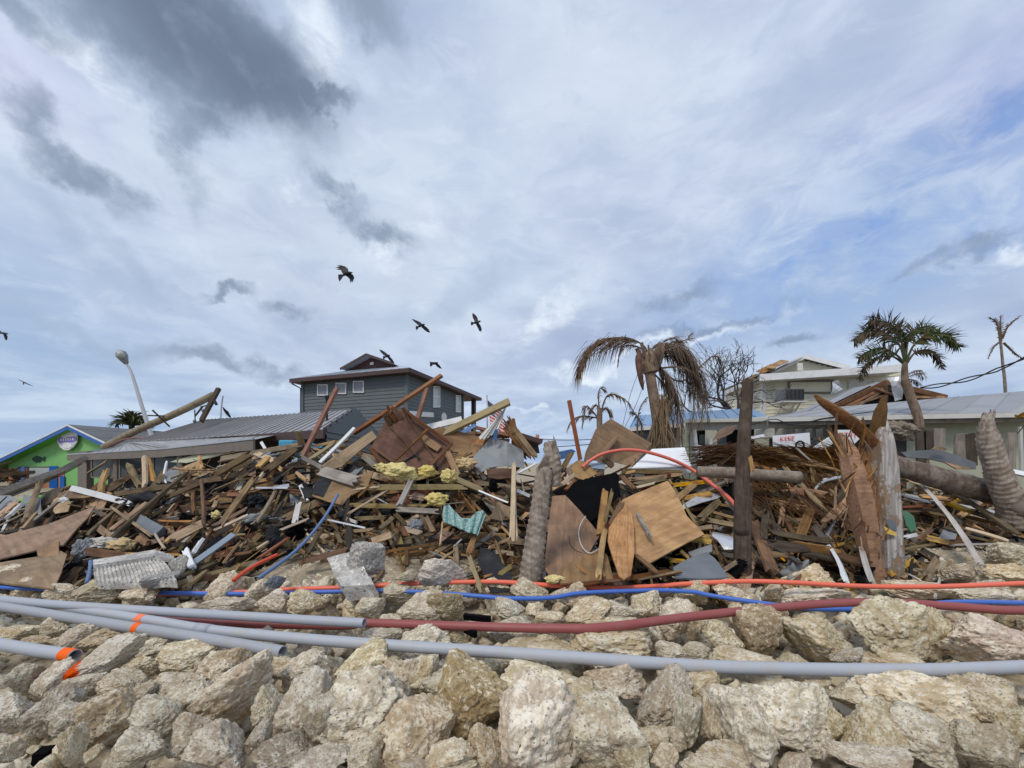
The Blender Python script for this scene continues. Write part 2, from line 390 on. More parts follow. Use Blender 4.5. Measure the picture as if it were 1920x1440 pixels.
M['foam'] = painted('tan_foam', (.56, .43, .26), (.34, .24, .13), .7, .95, 9, bstr=.6)
M['frond'] = painted('palm_frond_green', (.036, .060, .018), (.15, .075, .045), .9, .85, 2.2)
M['frondmix'] = painted('palm_frond_browning', (.085, .065, .030), (.14, .07, .045), .9, .85, 2.2)
M['fronddead'] = painted('dead_palm_frond', (.15, .098, .062), (.085, .055, .038), .8, .8, 3)
M['skirt'] = painted('dry_palm_skirt', (.25, .155, .065), (.12, .07, .035), .8, .85, 3)
M['fibre'] = painted('dark_palm_fibre', (.15, .078, .034), (.06, .032, .018), .9, .95, 3, spec=.08)
M['twig'] = painted('bare_branch_bark', (.11, .088, .078), (.05, .035, .03), .6, .9, 6)
M['pole'] = wood('utility_pole_wood', (.27, .225, .165), (.36, .31, .24), (.16, .13, .10), .5, .9, 1.1)
M['brass'] = painted('aluminium_pole', (.52, .50, .50), (.35, .33, .33), .4, .4, 4, metal=.4)
M['glassy'] = painted('cloudy_lamp_lens', (.42, .46, .42), (.25, .30, .24), .7, .2, 14)
M['cable'] = painted('black_cable', (.02, .02, .024), (.05, .05, .05), .3, .6, 8)
M['salmon'] = painted('faded_red_conduit', (.68, .13, .09), (.5, .2, .15), .35, .45, 6)
M['orange'] = painted('orange_conduit', (.86, .105, .03), (.60, .16, .08), .3, .42, 7)
M['bluec'] = painted('blue_conduit', (.01, .115, .56), (.08, .16, .36), .3, .4, 7)
M['blueold'] = painted('faded_blue_pipe', (.085, .165, .34), (.18, .22, .3), .4, .5, 7)
M['darkred'] = painted('dark_red_conduit', (.27, .032, .030), (.26, .12, .10), .35, .5, 7)
M['greyc'] = painted('grey_conduit', (.35, .38, .445), (.40, .36, .30), .62, .5, 9)
M['mark'] = painted('orange_marking_paint', (.90, .14, .03), (.9, .3, .1), .3, .7, 12)
M['hose'] = painted('pale_hose', (.62, .58, .55), (.4, .35, .3), .3, .5, 8)
M['foilglass'] = painted('window_glass_dark', (.05, .065, .075), (.10, .12, .13), .4, .12, 2)
M['paneg'] = painted('window_glass_sky', (.26, .27, .31), (.16, .16, .18), .4, .12, 2)
M['panelight'] = painted('window_blind', (.46, .52, .52), (.35, .4, .4), .4, .2, 2)

# limestone
def rockmat(name, base, cream, tan, dark, paint=None):
    m, t = mat_new(name); v, r = objco(t)
    big = t.noise(v, 1.1, 5, .6, .3); med = t.noise(v, 4.5, 7, .68, .2); fine = t.noise(v, 22, 5, .65)
    c = t.mix(t.mapr(med, .44, .58), base, cream)
    c = t.mix(t.math('MULTIPLY', t.mapr(big, .50, .66), .55), c, tan)
    c = t.mix(t.math('MULTIPLY', t.mapr(fine, .50, .64), .45), c, tuple(k * .50 for k in base))
    vein = t.mapr(t.noise(t.mapping(v, (5, 5, 5)), 9.5, 6, .72, .8), .53, .62)
    c = t.mix(t.math('MULTIPLY', vein, .75), c, (.86, .80, .68))
    pit = t.new('ShaderNodeTexVoronoi', {'Vector': v, 'Scale': 16.0, 'Randomness': 1.0}).outputs['Distance']
    pitm = t.math('MULTIPLY', t.mapr(pit, .10, .26, 1.0, 0.0), t.mapr(med, .46, .56))
    c = t.mix(t.math('MULTIPLY', pitm, .65), c, dark)
    if paint:
        pm = t.mapr(t.vm('LENGTH', t.mapping(t.vm('ADD', t.new('ShaderNodeTexCoord').outputs['Object'], t.vm('MULTIPLY', t.vm('SUBTRACT', t.noise(v, 6, 5, .6, 0, True), (.5, .5, .5)), (.35, .35, .35))), paint, (0, 0, 0), (.30, 1.4, .55), 'TEXTURE')), .75, .95, 1.0, 0.0)
        c = t.mix(pm, c, (.88, .15, .035))
    c = vary(t, c, r, .86, 1.18, .008)
    h = t.math('ADD', t.math('MULTIPLY', med, 1.0), t.math('MULTIPLY', fine, .45)); h = t.math('SUBTRACT', h, t.math('MULTIPLY', pitm, .5))
    finish(t, c, .92, 0, h, .75, .05, .15); return m
M['rock'] = rockmat('limestone', (.55, .44, .29), (.84, .745, .565), (.48, .335, .17), (.11, .075, .045))
M['rockpaint'] = rockmat('limestone_paint_marked', (.66, .58, .45), (.84, .78, .66), (.48, .38, .25), (.12, .09, .06), (-.34, 0, .06))
M['rockbrown'] = rockmat('brown_limestone', (.36, .275, .165), (.52, .43, .29), (.27, .19, .10), (.08, .06, .04))
M['concrete'] = rockmat('broken_concrete', (.40, .38, .35), (.56, .54, .50), (.34, .31, .28), (.15, .14, .13))
M['pinkrock'] = rockmat('pinkish_limestone', (.60, .48, .38), (.78, .68, .56), (.55, .40, .34), (.16, .10, .08))
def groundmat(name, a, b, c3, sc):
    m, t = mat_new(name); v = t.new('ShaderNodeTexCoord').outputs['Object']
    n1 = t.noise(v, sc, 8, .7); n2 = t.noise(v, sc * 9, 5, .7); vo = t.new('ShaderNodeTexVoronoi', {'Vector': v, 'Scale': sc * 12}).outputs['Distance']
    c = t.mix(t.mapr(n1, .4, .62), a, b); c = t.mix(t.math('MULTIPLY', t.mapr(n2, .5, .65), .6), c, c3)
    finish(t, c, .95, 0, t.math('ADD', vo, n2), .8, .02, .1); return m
M['sand'] = groundmat('gravelly_sand', (.33, .27, .19), (.50, .43, .32), (.16, .13, .10), 1.6)
M['rubble'] = groundmat('shade_dark_rubble', (.035, .027, .021), (.075, .055, .04), (.015, .012, .010), 3.0)  # rubble colour set dark to stand for shade between the boards
def trunkmat(name, a, b, d, sc=24):
    m, t = mat_new(name); v, r = objco(t)
    n = t.noise(v, 7, 7, .7); g = t.noise(t.mapping(v, scale=(sc, sc, 2.0)), 1.0, 5, .6)
    ge = t.new('ShaderNodeNewGeometry').outputs['Pointiness']
    c = t.mix(t.mapr(n, .4, .62), a, b); c = t.mix(t.math('MULTIPLY', t.mapr(g, .5, .68), .6), c, d)
    c = t.mix(t.mapr(ge, .42, .50, .8, 0.0), c, d)
    finish(t, c, .9, 0, t.math('ADD', n, g), .6, .02, .15); return m
M['ringbark'] = trunkmat('ringed_palm_bark', (.25, .20, .16), (.40, .35, .30), (.085, .055, .035))
M['darkpost'] = trunkmat('dark_post_wood', (.085, .062, .048), (.13, .10, .082), (.035, .024, .018), 30)
M['logbark'] = trunkmat('fallen_palm_bark', (.13, .098, .078), (.24, .205, .18), (.07, .04, .03), 20)
M['paletrunk'] = trunkmat('pale_palm_bark', (.19, .15, .115), (.29, .25, .21), (.20, .16, .13), 20)
M['palmbark'] = trunkmat('palm_bark', (.20, .145, .105), (.29, .215, .16), (.09, .06, .04), 20)
def flakepaint():
    m, t = mat_new('flaking_white_paint'); v, r = objco(t)
    g = t.noise(t.mapping(v, scale=(30, 30, 2.2)), 1.0, 5, .6); n = t.noise(t.mapping(v, scale=(1.4, 1.4, .8)), 4.5, 8, .72)
    w = t.mix(t.mapr(g, .35, .65), (.20, .12, .07), (.32, .20, .12)); k = t.mapr(n, .50, .54)
    w = t.mix(t.mapr(n, .54, .62), (.30, .22, .15), w)
    pc = t.mix(t.mapr(g, .36, .62), (.50, .475, .455), (.29, .265, .25))
    finish(t, t.mix(k, pc, w), .8, 0, t.math('SUBTRACT', g, k), .6, .01, .2); return m
M['flake'] = flakepaint()
M['split'] = wood('split_orange_wood', (.29, .15, .06), (.43, .245, .11), (.12, .06, .028), .6, .85, 1.15, .85, None, .5, 1.6, 38)
def fabricmat():
    m, t = mat_new('teal_patterned_cloth'); v, r = objco(t)
    k = t.new('ShaderNodeTexVoronoi', {'Vector': v, 'Scale': 38.0}, feature='DISTANCE_TO_EDGE').outputs['Distance']
    c = t.mix(t.mapr(k, .05, .12), (.50, .58, .54), (.085, .25, .24))
    finish(t, c, .9, 0, t.noise(v, 30, 3), .3, .004, .1); return m
M['teal'] = fabricmat()
def attrwood(name):
    m, t = mat_new(name); a = t.new('ShaderNodeAttribute', attribute_name='tint').outputs['Color']
    v = t.new('ShaderNodeTexCoord').outputs['Object']; n = t.noise(v, 30, 5, .65)
    finish(t, t.mix(t.math('MULTIPLY', t.mapr(n, .4, .7), .55), a, (.05, .036, .025)), .9, 0, n, .4, .006, .15); return m
M['mixed'] = attrwood('mixed_debris')
# ================================================================== THE SETTING
def grid_sheet(name, x0, x1, y0, y1, nx, ny, zf, mat, kind='structure'):
    vs = [(x0 + (x1 - x0) * i / nx, y0 + (y1 - y0) * j / ny, 0) for j in range(ny + 1) for i in range(nx + 1)]
    vs = [(x, y, zf(x, y)) for x, y, _ in vs]
    fs = [(j * (nx + 1) + i, j * (nx + 1) + i + 1, (j + 1) * (nx + 1) + i + 1, (j + 1) * (nx + 1) + i) for j in range(ny) for i in range(nx)]
    o = mesh(name, vs, fs, mat, smooth=True, origin=(0, 0, 0)); return tag(o, kind=kind)
mesh_g = mesh('ground', [(-1500, -1500, -.2), (1500, -1500, -.2), (1500, 1500, -.2), (-1500, 1500, -.2)], [(0, 1, 2, 3)], M['sand'], origin=(0, 0, 0)); tag(mesh_g, kind='structure')
def bedz(x, y):
    e = max(abs(x) / 11, abs(y - 3.5) / 6.5)
    z = -.06 + .09 * mnoise.fractal(Vector((x * .7, y * .7, 0)), .9, 2, 4) + .02 * mnoise.noise(Vector((x * 6, y * 6, 3)))
    if x > 4.6 and y > 3: z += min(.34, (x - 4.6) * .26) * min(1, y - 3)
    if y > 4.0: z += min(1, (y - 4) / .5) * .09
    return z if e < .8 else z * max(0, (1 - e) / .2) - .09 * min(1, (e - .8) / .2)
grid_sheet('gravel_bed', -11, 11, -3, 10, 220, 130, bedz, M['sand'])

# ------------------------------------------------------------------ building helpers
def window_on(parent, p0, n, px0, py0, px1, py1, fw=.06, frame='whitepaint', pane='paneg', rail=False, label=None):
    n = Vector(n).normalized(); pym = (py0 + py1) / 2
    a = on_plane(px0, pym, p0, n); b = on_plane(px1, pym, p0, n)
    z1 = on_plane((px0 + px1) / 2, py0, p0, n).z; z0 = on_plane((px0 + px1) / 2, py1, p0, n).z
    u = (b - a); w = u.length; u.normalize(); c = (a + b) / 2; c.z = (z0 + z1) / 2; h = z1 - z0; k = Vector((0, 0, 1))
    mb = MB()
    for s in (-1, 1):
        mb.box(c + u * s * (w / 2 - fw / 2) + n * .03, u * fw / 2, n * .03, k * h / 2)
        mb.box(c + k * s * (h / 2 - fw / 2) + n * .03, u * (w / 2 - fw), n * .03, k * fw / 2)
    if rail: mb.box(c + n * .026, u * (w / 2 - fw), n * .02, k * fw * .35)
    f = mb.obj('window', M[frame], parent)
    pm = MB(); pm.box(c + n * .008, u * (w / 2 - fw), n * .006, k * (h / 2 - fw)); g = pm.obj('pane', M[pane], f)
    g.parent = f
    return f
def lap_wall(parent, a, b, z0, z1, mat, course=.2, gable=None, name='siding', thick=.02):
    """horizontal lapped boards between the plan points a and b; gable=(u, ztop) adds a triangle above"""
    a = Vector((a[0], a[1], 0)); b = Vector((b[0], b[1], 0)); u = (b - a); L = u.length; u.normalize(); n = Vector((u.y, -u.x, 0))
    if n.dot(-(a + b) / 2) < 0: n = -n
    mb = MB(); z = z0; top = gable[1] if gable else z1
    while z < top - .01:
        zt = min(z + course, top)
        s0, s1 = 0.0, L
        if gable and z > z1:
            gu = gable[0] * L; k = (z - z1) / (gable[1] - z1); s0 = gu * k; s1 = L - (L - gu) * k
        p, q = a + u * s0, a + u * s1
        o1, o2 = n * (thick + .012), n * .006
        v = [p + o1 + Vector((0, 0, z)), q + o1 + Vector((0, 0, z)), q + o2 + Vector((0, 0, zt)), p + o2 + Vector((0, 0, zt)),
             p - n * .1 + Vector((0, 0, z)), q - n * .1 + Vector((0, 0, z)), q - n * .1 + Vector((0, 0, zt)), p - n * .1 + Vector((0, 0, zt))]
        mb.add(v, [(0, 1, 2, 3), (0, 4, 5, 1), (4, 7, 6, 5), (0, 3, 7, 4), (1, 5, 6, 2), (3, 2, 6, 7)])
        z = zt
    return tag(mb.obj(name, M[mat], parent), kind='stuff')
def roof_panels(parent, e0, e1, r0, r1, n, mat, name='roof_panel', seam=.03, th=.03):
    """n standing-seam panels between an eave line e0-e1 and a ridge line r0-r1"""
    e0, e1, r0, r1 = map(Vector, (e0, e1, r0, r1)); out = []
    nn = (e1 - e0).cross(r0 - e0).normalized()
    if nn.z < 0: nn = -nn
    for i in range(n):
        a, b = e0.lerp(e1, i / n), e0.lerp(e1, (i + 1) / n); c, d = r0.lerp(r1, i / n), r0.lerp(r1, (i + 1) / n)
        mb = MB(); g = .004
        u = (b - a).normalized()
        v = [a + u * g, b - u * g, d - u * g, c + u * g]
        mb.add(v + [q - nn * th for q in v], [(0, 1, 2, 3), (7, 6, 5, 4), (0, 4, 5, 1), (1, 5, 6, 2), (2, 6, 7, 3), (3, 7, 4, 0)])
        mb.bar(a + nn * seam / 2 + u * .02, c + nn * seam / 2 + u * .02, seam, .025, up=nn)
        out.append(mb.obj(name, M[mat], parent))
    return out

# ------------------------------------------------------------------ grey two-storey house
def grey_house():
    ad = Vector((-.949, .316, 0)); bd = Vector((.316, .949, 0)); E0 = Vector((-5.39, 19.66, 6.6)); LA, LB = 8.3, 9.6
    E1 = E0 + ad * LA; E2 = E0 + bd * LB; E3 = E1 + bd * LB
    t = thing('grey_house', 'grey two-storey house with a pale metal roof and maroon trim', 'house', (-8, 24, 0))
    ins = .5; C0 = E0 + (ad + bd) * ins; C1 = E1 + (bd - ad) * ins; CR = E0 + ad * ins + bd * (LB - 2.3); CB = E1 + bd * (LB - .5) - ad * ins
    lap_wall(t, C1, C0, 0, 6.5, 'siding'); lap_wall(t, C0, CR, 0, 6.5, 'siding')
    mb = MB()
    back = CR + ad * (LA - 2 * ins)
    mb.add([Vector((p.x, p.y, z)) for z in (0, 6.5) for p in (CR, back, CB)], [(0, 1, 4, 3)]); mb.obj('rear_wall', M['siding'], t)
    for c in (C0, CR, C1):
        mb = MB(); mb.box((c.x, c.y, 3.25), ad * .09, bd * .09, Vector((0, 0, 3.25))); mb.obj('corner_trim', M['siding'], t)
    # porch at the far right
    mb = MB(); pc = E2 + (ad - bd) * .45; mb.box((pc.x, pc.y, 3.3), ad * .14, bd * .14, Vector((0, 0, 3.25))); mb.obj('porch_post', M['dkwall'], t)
    mb = MB(); pm_ = CR.lerp(E2, .5) + ad * .3; mb.box((pm_.x, pm_.y, 3.6), ad * .05, bd * 1.0, Vector((0, 0, .08))); 
    mb.box((pm_.x, pm_.y, 4.35), ad * .04, bd * 1.0, Vector((0, 0, .04)))
    for k in range(9):
        q = pm_ + bd * (-.9 + .22 * k); mb.box((q.x, q.y, 4.0), ad * .015, bd * .015, Vector((0, 0, .35)))
    mb.obj('porch_rail', M['dkwall'], t)
    # roof
    rise, tt = 1.55, 2.2; mid = E0 + ad * LA / 2; half = LA / 2; gz = rise * tt / half; gh = rise - gz; gw = half * gh / rise
    A = mid + bd * tt + Vector((0, 0, rise)); B = mid + bd * (LB - 3) + Vector((0, 0, rise))
    gl = mid + bd * tt + ad * gw + Vector((0, 0, gz)); gr = mid + bd * tt - ad * gw + Vector((0, 0, gz))
    roof_panels(t, E1, E0, gl, gr, 14, 'rooflight')
    A2 = A + (-bd) * .55
    roof_panels(t, E0, E2, gr, B, 1, 'rooflight'); mesh('roof_slope', [gr, B, A, A2, gr - bd * .55], [(0, 1, 2, 3, 4)], M['rooflight'], t)
    mesh('roof_slope', [E1, E3, B, A, gl], [(0, 1, 2, 3, 4)], M['rooflight'], t); mesh('roof_slope', [E2, E3, B], [(0, 1, 2)], M['rooflight'], t)
    mesh('roof_slope', [gl, A, A2, gl - bd * .55], [(0, 1, 2, 3)], M['rooflight'], t)
    g = mesh('gable_wall', [gl, gr, A], [(0, 1, 2)], M['maroon'], t)
    mb = MB(); mb.box(A + Vector((0, 0, -.42)) - bd * .03, ad * .13, bd * .02, Vector((0, 0, .08))); mb.obj('vent', M['whitepaint'], g)
    mb = MB(); mb.bar(gl - bd * .55, A2, .14, .05); mb.bar(A2, gr - bd * .55, .14, .05); mb.obj('gable_trim', M['maroon'], t)
    mb = MB(); dz = Vector((0, 0, -.1))
    for a, b in ((E1, E0), (E0, E2)): mb.bar(a + dz, b + dz, .22, .06)
    mb.obj('fascia', M['maroon'], t)
    soff = Vector((0, 0, -.2))
    mesh('soffit', [E0 + soff, E1 + soff, E3 + soff, E2 + soff], [(0, 1, 2, 3)], M['maroon'], t)
    mb = MB(); mb.tube([E1 + Vector((.1, 0, -.25)), C1 + Vector((-.12, -.05, -.5)), C1 + Vector((-.12, -.05, -3.5))], .05, 6); mb.obj('downspout', M['siding'], t)
    nf = Vector((-.316, -.949, 0)); ns = Vector((.949, -.316, 0))
    for px0, py0, px1, py1 in ((596, 721, 615.5, 742), (630.5, 718, 650, 739), (663, 714.5, 683, 736.5)): window_on(t, C0 + nf * .03, nf, px0, py0, px1, py1, .055, rail=False)
    window_on(t, C0 + ns * .03, ns, 811.5, 724, 824, 764, .07, pane='panelight', rail=True)
    window_on(t, C0 + ns * .03, ns, 854, 741, 863, 773, .07, pane='panelight', rail=True)
    mb = MB(); a = on_plane(767, 775, C0 + ns * .05, ns); b = on_plane(813, 778, C0 + ns * .05, ns); mb.bar(a, b, .28, .02); mb.obj('torn_wrap', M['whitepaint'], t)
    mb = MB(); q = on_plane(832, 783, C0 + ns * .5, ns); mb.tube([q, q + Vector((.05, -.05, .0))], [.28, .30], 16); o = mb.obj('satellite_dish', M['whitepaint']); o.scale = (.6, 1, 1.0)
    tag(o, 'small white satellite dish standing at the side of the grey two-storey house', 'satellite dish')
grey_house()

# ------------------------------------------------------------------ long low building with metal roof
def low_building():
    t = thing('long_low_building', 'long low building with a ribbed metal roof and maroon gable', 'building', (-12, 15, 0))
    RR = P(665, 768, 14.0); RL = P(385, 787, 17.2); ER = P(608, 806, 10.9); EL = P(248, 828, 16.6)
    roof_panels(t, EL, ER, RL, RR, 34, 'roofmetal')
    BR = P(716, 823, 16.4); BL = RL + (BR - RR)
    mesh('rear_roof_slope', [RR, RL, BL, BR], [(0, 1, 2, 3)], M['roofmetal'], t)
    mb = MB(); mb.bar(ER + Vector((0, 0, -.05)), RR + Vector((0, 0, -.05)), .22, .05); mb.bar(RR + Vector((0, 0, -.05)), BR + Vector((0, 0, -.05)), .22, .05)
    mb.obj('gable_trim', M['maroon'], t)
    mb = MB(); a = ER + Vector((0, -.02, -.12)); b = P(470, 822, 12.6); mb.bar(a, b, .26, .05); mb.bar(b, P(395, 826, 14), .26, .05); mb.obj('fascia', M['maroon'], t)
    # gable wall in lapped boards
    e, r_, k = ER + (RR - ER) * .03, RR, BR
    mbv = MB(); n = Vector((1, .1, 0))
    zz = 0.0
    while zz < RR.z - .08:
        z2 = zz + .18
        def edge(z):
            if z <= ER.z: return e, k
            f = min(.98, (z - ER.z) / (RR.z - ER.z)); return e.lerp(r_, f), k.lerp(r_, f)
        p, q = edge(zz); o1 = n * .05; o2 = n * .015
        mbv.add([Vector((p.x, p.y, zz)) + o1, Vector((q.x, q.y, zz)) + o1, Vector((q.x, q.y, z2)) + o2, Vector((p.x, p.y, z2)) + o2], [(0, 1, 2, 3)]); zz = z2
    tag(mbv.obj('siding', M['siding'], t), kind='stuff')
    wr = Vector((ER.x, ER.y, 0)); wl = Vector((P(470, 820, 13).x, 13, 0))
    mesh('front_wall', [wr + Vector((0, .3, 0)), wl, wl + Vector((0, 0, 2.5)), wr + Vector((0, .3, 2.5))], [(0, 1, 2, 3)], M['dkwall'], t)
    # porch roof
    pe = [P(128, 853, 20), P(312, 842, 14.3), P(478, 824, 10.0)]
    top = [P(215, 838, 20.8), EL + Vector((0, 0, -.03)), P(520, 815, 12.2)]
    for i in range(2):
        roof_panels(t, pe[i], pe[i + 1], top[i], top[i + 1], 12, 'roofmetal')
    mb = MB(); d = Vector((0, -.03, -.14))
    mb.bar(pe[0] + d, pe[1] + d, .34, .05); mb.bar(pe[1] + d, pe[2] + d, .30, .05); mb.obj('porch_fascia', M['taupe'], t)
    mb = MB(); mb.bar(pe[0] + Vector((0, -.05, .02)), pe[1] + Vector((0, -.05, .02)), .05, .06); mb.bar(pe[1] + Vector((0, -.05, .02)), pe[2] + Vector((0, -.05, .02)), .05, .06); mb.obj('drip_edge', M['metal'], t)
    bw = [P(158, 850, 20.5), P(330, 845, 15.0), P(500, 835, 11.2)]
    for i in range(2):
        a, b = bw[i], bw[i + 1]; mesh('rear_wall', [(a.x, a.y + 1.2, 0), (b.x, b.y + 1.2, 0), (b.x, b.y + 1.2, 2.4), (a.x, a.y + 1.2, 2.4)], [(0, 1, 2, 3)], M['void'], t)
    # sloping soffit shows pale green under the broken eave
    mesh('hanging_soffit', [P(395, 843, 12.0), P(478, 828, 10.1), P(455, 845, 10.6), P(350, 868, 13.0), P(318, 866, 14.2)], [(0, 1, 2, 3, 4)], M['creamwall'], t)
    for px, w in ((163, .34), (219, .17), (341, .20), (150, .12), (285, .1)):
        f = (px - 128) / (478 - 128); dd = 20 + (14.3 - 20) * min(1, (px - 128) / 184) if px < 312 else 14.3 + (10 - 14.3) * (px - 312) / 166
        q = P(px, 850, dd + .15); mb = MB(); mb.abox(q.x - w / 2, q.x + w / 2, q.y - w / 2, q.y + w / 2, 0, q.z + .1); mb.obj('porch_post', M['taupe'], t)
    for px0, px1, dd in ((172, 212, 18.3), (225, 268, 17.0), (288, 334, 15.2)):
        a, b = P(px0, 860, dd), P(px1, 860, dd * .985); n = Vector((0, -1, 0))
        f = MB(); 
        for s, z in ((0, 2.0), (0, .9)): f.bar((a.x, a.y, z), (b.x, b.y, z), .07, .05)
        f.bar((a.x, a.y, .9), (a.x, a.y, 2.0), .06, .05, up=(1, 0, 0)); f.bar((b.x, b.y, .9), (b.x, b.y, 2.0), .06, .05, up=(1, 0, 0))
        fo = f.obj('window', M['taupe'], t)
        mesh('pane', [(a.x, a.y + .01, .9), (b.x, b.y + .01, .9), (b.x, b.y + .01, 2.0), (a.x, a.y + .01, 2.0)], [(0, 1, 2, 3)], M['foilglass'], fo)
    # stove pipe vent on the roof
    q = P(613, 790, 12.6); mb = MB(); mb.tube([q, q + Vector((0, 0, .75))], .035, 8); mb.tube([q + Vector((0, 0, .75)), q + Vector((0, 0, .87))], .07, 8); mb.tube([q - Vector((0, 0, .04)), q + Vector((0, 0, .05))], [.2, .09], 10); mb.obj('vent_pipe', M['felt'], t)
low_building()

# ------------------------------------------------------------------ green shop with blue trim
def green_shop():
    t = thing('green_shop', 'lime green single-storey shop with royal blue trim and grey shingle roof at the left edge', 'shop', (-29, 27, 0))
    n = Vector((-.2, -.98, 0)).normalized(); p0 = P(128, 797, 25.6); bk = -n * 9.5
    W = lambda px, py, o=0.0: on_plane(px, py, p0 + n * (o - .6), n)
    apex = W(128, 801); L0 = W(16, 856); Rr = W(236, 856)
    mesh('gable_wall', [W(16, 1000), W(236, 1000), Rr, apex, L0], [(0, 1, 2, 3, 4)], M['lime'], t)
    A = on_plane(128, 796, p0, n); Le = on_plane(-60, 888, p0, n); Re = on_plane(300, 878, p0, n)
    for e in (Le, Re):
        nseg = 10
        for i in range(nseg):
            a, b = e.lerp(A, i / nseg), e.lerp(A, (i + 1) / nseg)
            dz = Vector((0, 0, .02)); g = Vector((0, 0, .012 * (i % 2)))
            mb = MB(); mb.add([a + g, b + g, b + bk + g, a + bk + g, a - dz * 2, b - dz * 2, b + bk - dz * 2, a + bk - dz * 2], [(0, 1, 2, 3), (7, 6, 5, 4), (0, 4, 5, 1), (1, 5, 6, 2), (2, 6, 7, 3), (3, 7, 4, 0)])
            mb.obj('shingle_course', M['shingle'], t)
    mb = MB()
    for e in (Le, Re): mb.bar(e + n * .04 - Vector((0, 0, .05)), A + n * .04 - Vector((0, 0, .05)), .09, .05)
    mb.obj('drip_edge', M['whitepaint'], t)
    mb = MB()
    for e in (Le, Re): mb.bar(e + n * .02 - Vector((0, 0, .22)), A + n * .02 - Vector((0, 0, .22)), .24, .05)
    mb.obj('rake_board', M['royal'], t)
    sb = MB(); 
    for e in (Le, Re): sb.add([e - Vector((0, 0, .3)), A - Vector((0, 0, .3)), A - Vector((0, 0, .3)) - n * .7, e - Vector((0, 0, .3)) - n * .7], [(0, 1, 2, 3)])
    sb.obj('soffit', M['lime'], t)
    def flat(name, pts, mat, o, par=t): return mesh(name, [W(x, y, o) for x, y in pts], [tuple(range(len(pts)))], M[mat], par)
    def slab(name, x0, y0, x1, y1, mat, o, th=.05, par=t):
        v = [W(x0, y0, o), W(x1, y0, o), W(x1, y1, o), W(x0, y1, o)]; mb = MB()
        mb.add(v + [q - n * th for q in v], [(0, 1, 2, 3), (0, 4, 5, 1), (1, 5, 6, 2), (2, 6, 7, 3), (3, 7, 4, 0)]); return mb.obj(name, M[mat], par)
    slab('lower_wall', 16, 878, 120, 990, 'orangep', .04)
    slab('shutter', 31, 875, 46, 940, 'royal', .1); slab('shutter', 92, 874, 107, 940, 'royal', .1); slab('shutter', 112, 893, 120, 940, 'royal', .1)
    w = slab('window', 50, 875, 93, 903, 'maroon', .08); slab('pane', 55, 877, 92, 896, 'panelight', .10, .01, w)
    # painted fish on the wall
    fish = [(59, 861), (62, 857.5), (66, 855.5), (69, 854.5), (72, 855), (75, 856), (79, 859), (82, 857), (85, 855.5), (85, 860), (83.5, 866), (80, 863), (76, 865), (74, 868), (71, 866.5), (67, 868), (65, 865.5), (61, 863.5)]
    f = flat('painted_fish', fish, 'fishg', .03)
    # hanging sign under the gable
    s = thing('round_shop_sign', 'round white and purple sign hanging under the gable of the green shop', 'sign', W(125, 822, .2))
    def disc(cx, cy, rx, ry, k=20, cut=None):
        return [(cx + rx * math.cos(2 * math.pi * i / k), cy + ry * math.sin(2 * math.pi * i / k)) for i in range(k)]
    def lay(name, pts, mat, o, th):
        v = [W(x, y, o) for x, y in pts]; k = len(v); mb = MB(); mb.add(v + [q - n * th for q in v], [tuple(range(k))] + [(i, i + k, (i + 1) % k + k, (i + 1) % k) for i in range(k)]); return mb.obj(name, M[mat], s)
    lay('sign_board', [(109.5, 811), (118, 805.5), (131, 804), (143, 809), (144, 820), (143, 829), (137, 838), (128, 844), (120, 844), (112, 838), (107.5, 829), (107.5, 818)], 'whitepaint', .25, .06)
    lay('sign_ring', disc(125.5, 824, 16, 17.5), 'lilac', .26, .008)
    lay('sign_face', disc(126, 817, 12.5, 9.0), 'whitepaint', .27, .008)
    lay('sign_face', disc(125.5, 835, 9, 5.5), 'whitepaint', .27, .008)
    lay('sign_band', [(107.5, 822), (113, 819), (120, 821), (128, 819.5), (136, 818), (143, 819), (142.5, 826), (136, 829), (128, 829.5), (120, 829), (113, 831), (108.5, 829)], 'purple', .275, .006)
    for k in range(6):
        x = 113 + k * 4.4; lay('sign_lettering', [(x, 824 - .4 * k), (x + 1.2, 822 - .3 * k), (x + 3, 821.6 - .3 * k), (x + 2.2, 824.6 - .4 * k), (x + 3.1, 827 - .4 * k), (x + .6, 827.2 - .3 * k)], 'whitepaint', .285, .004)
green_shop()

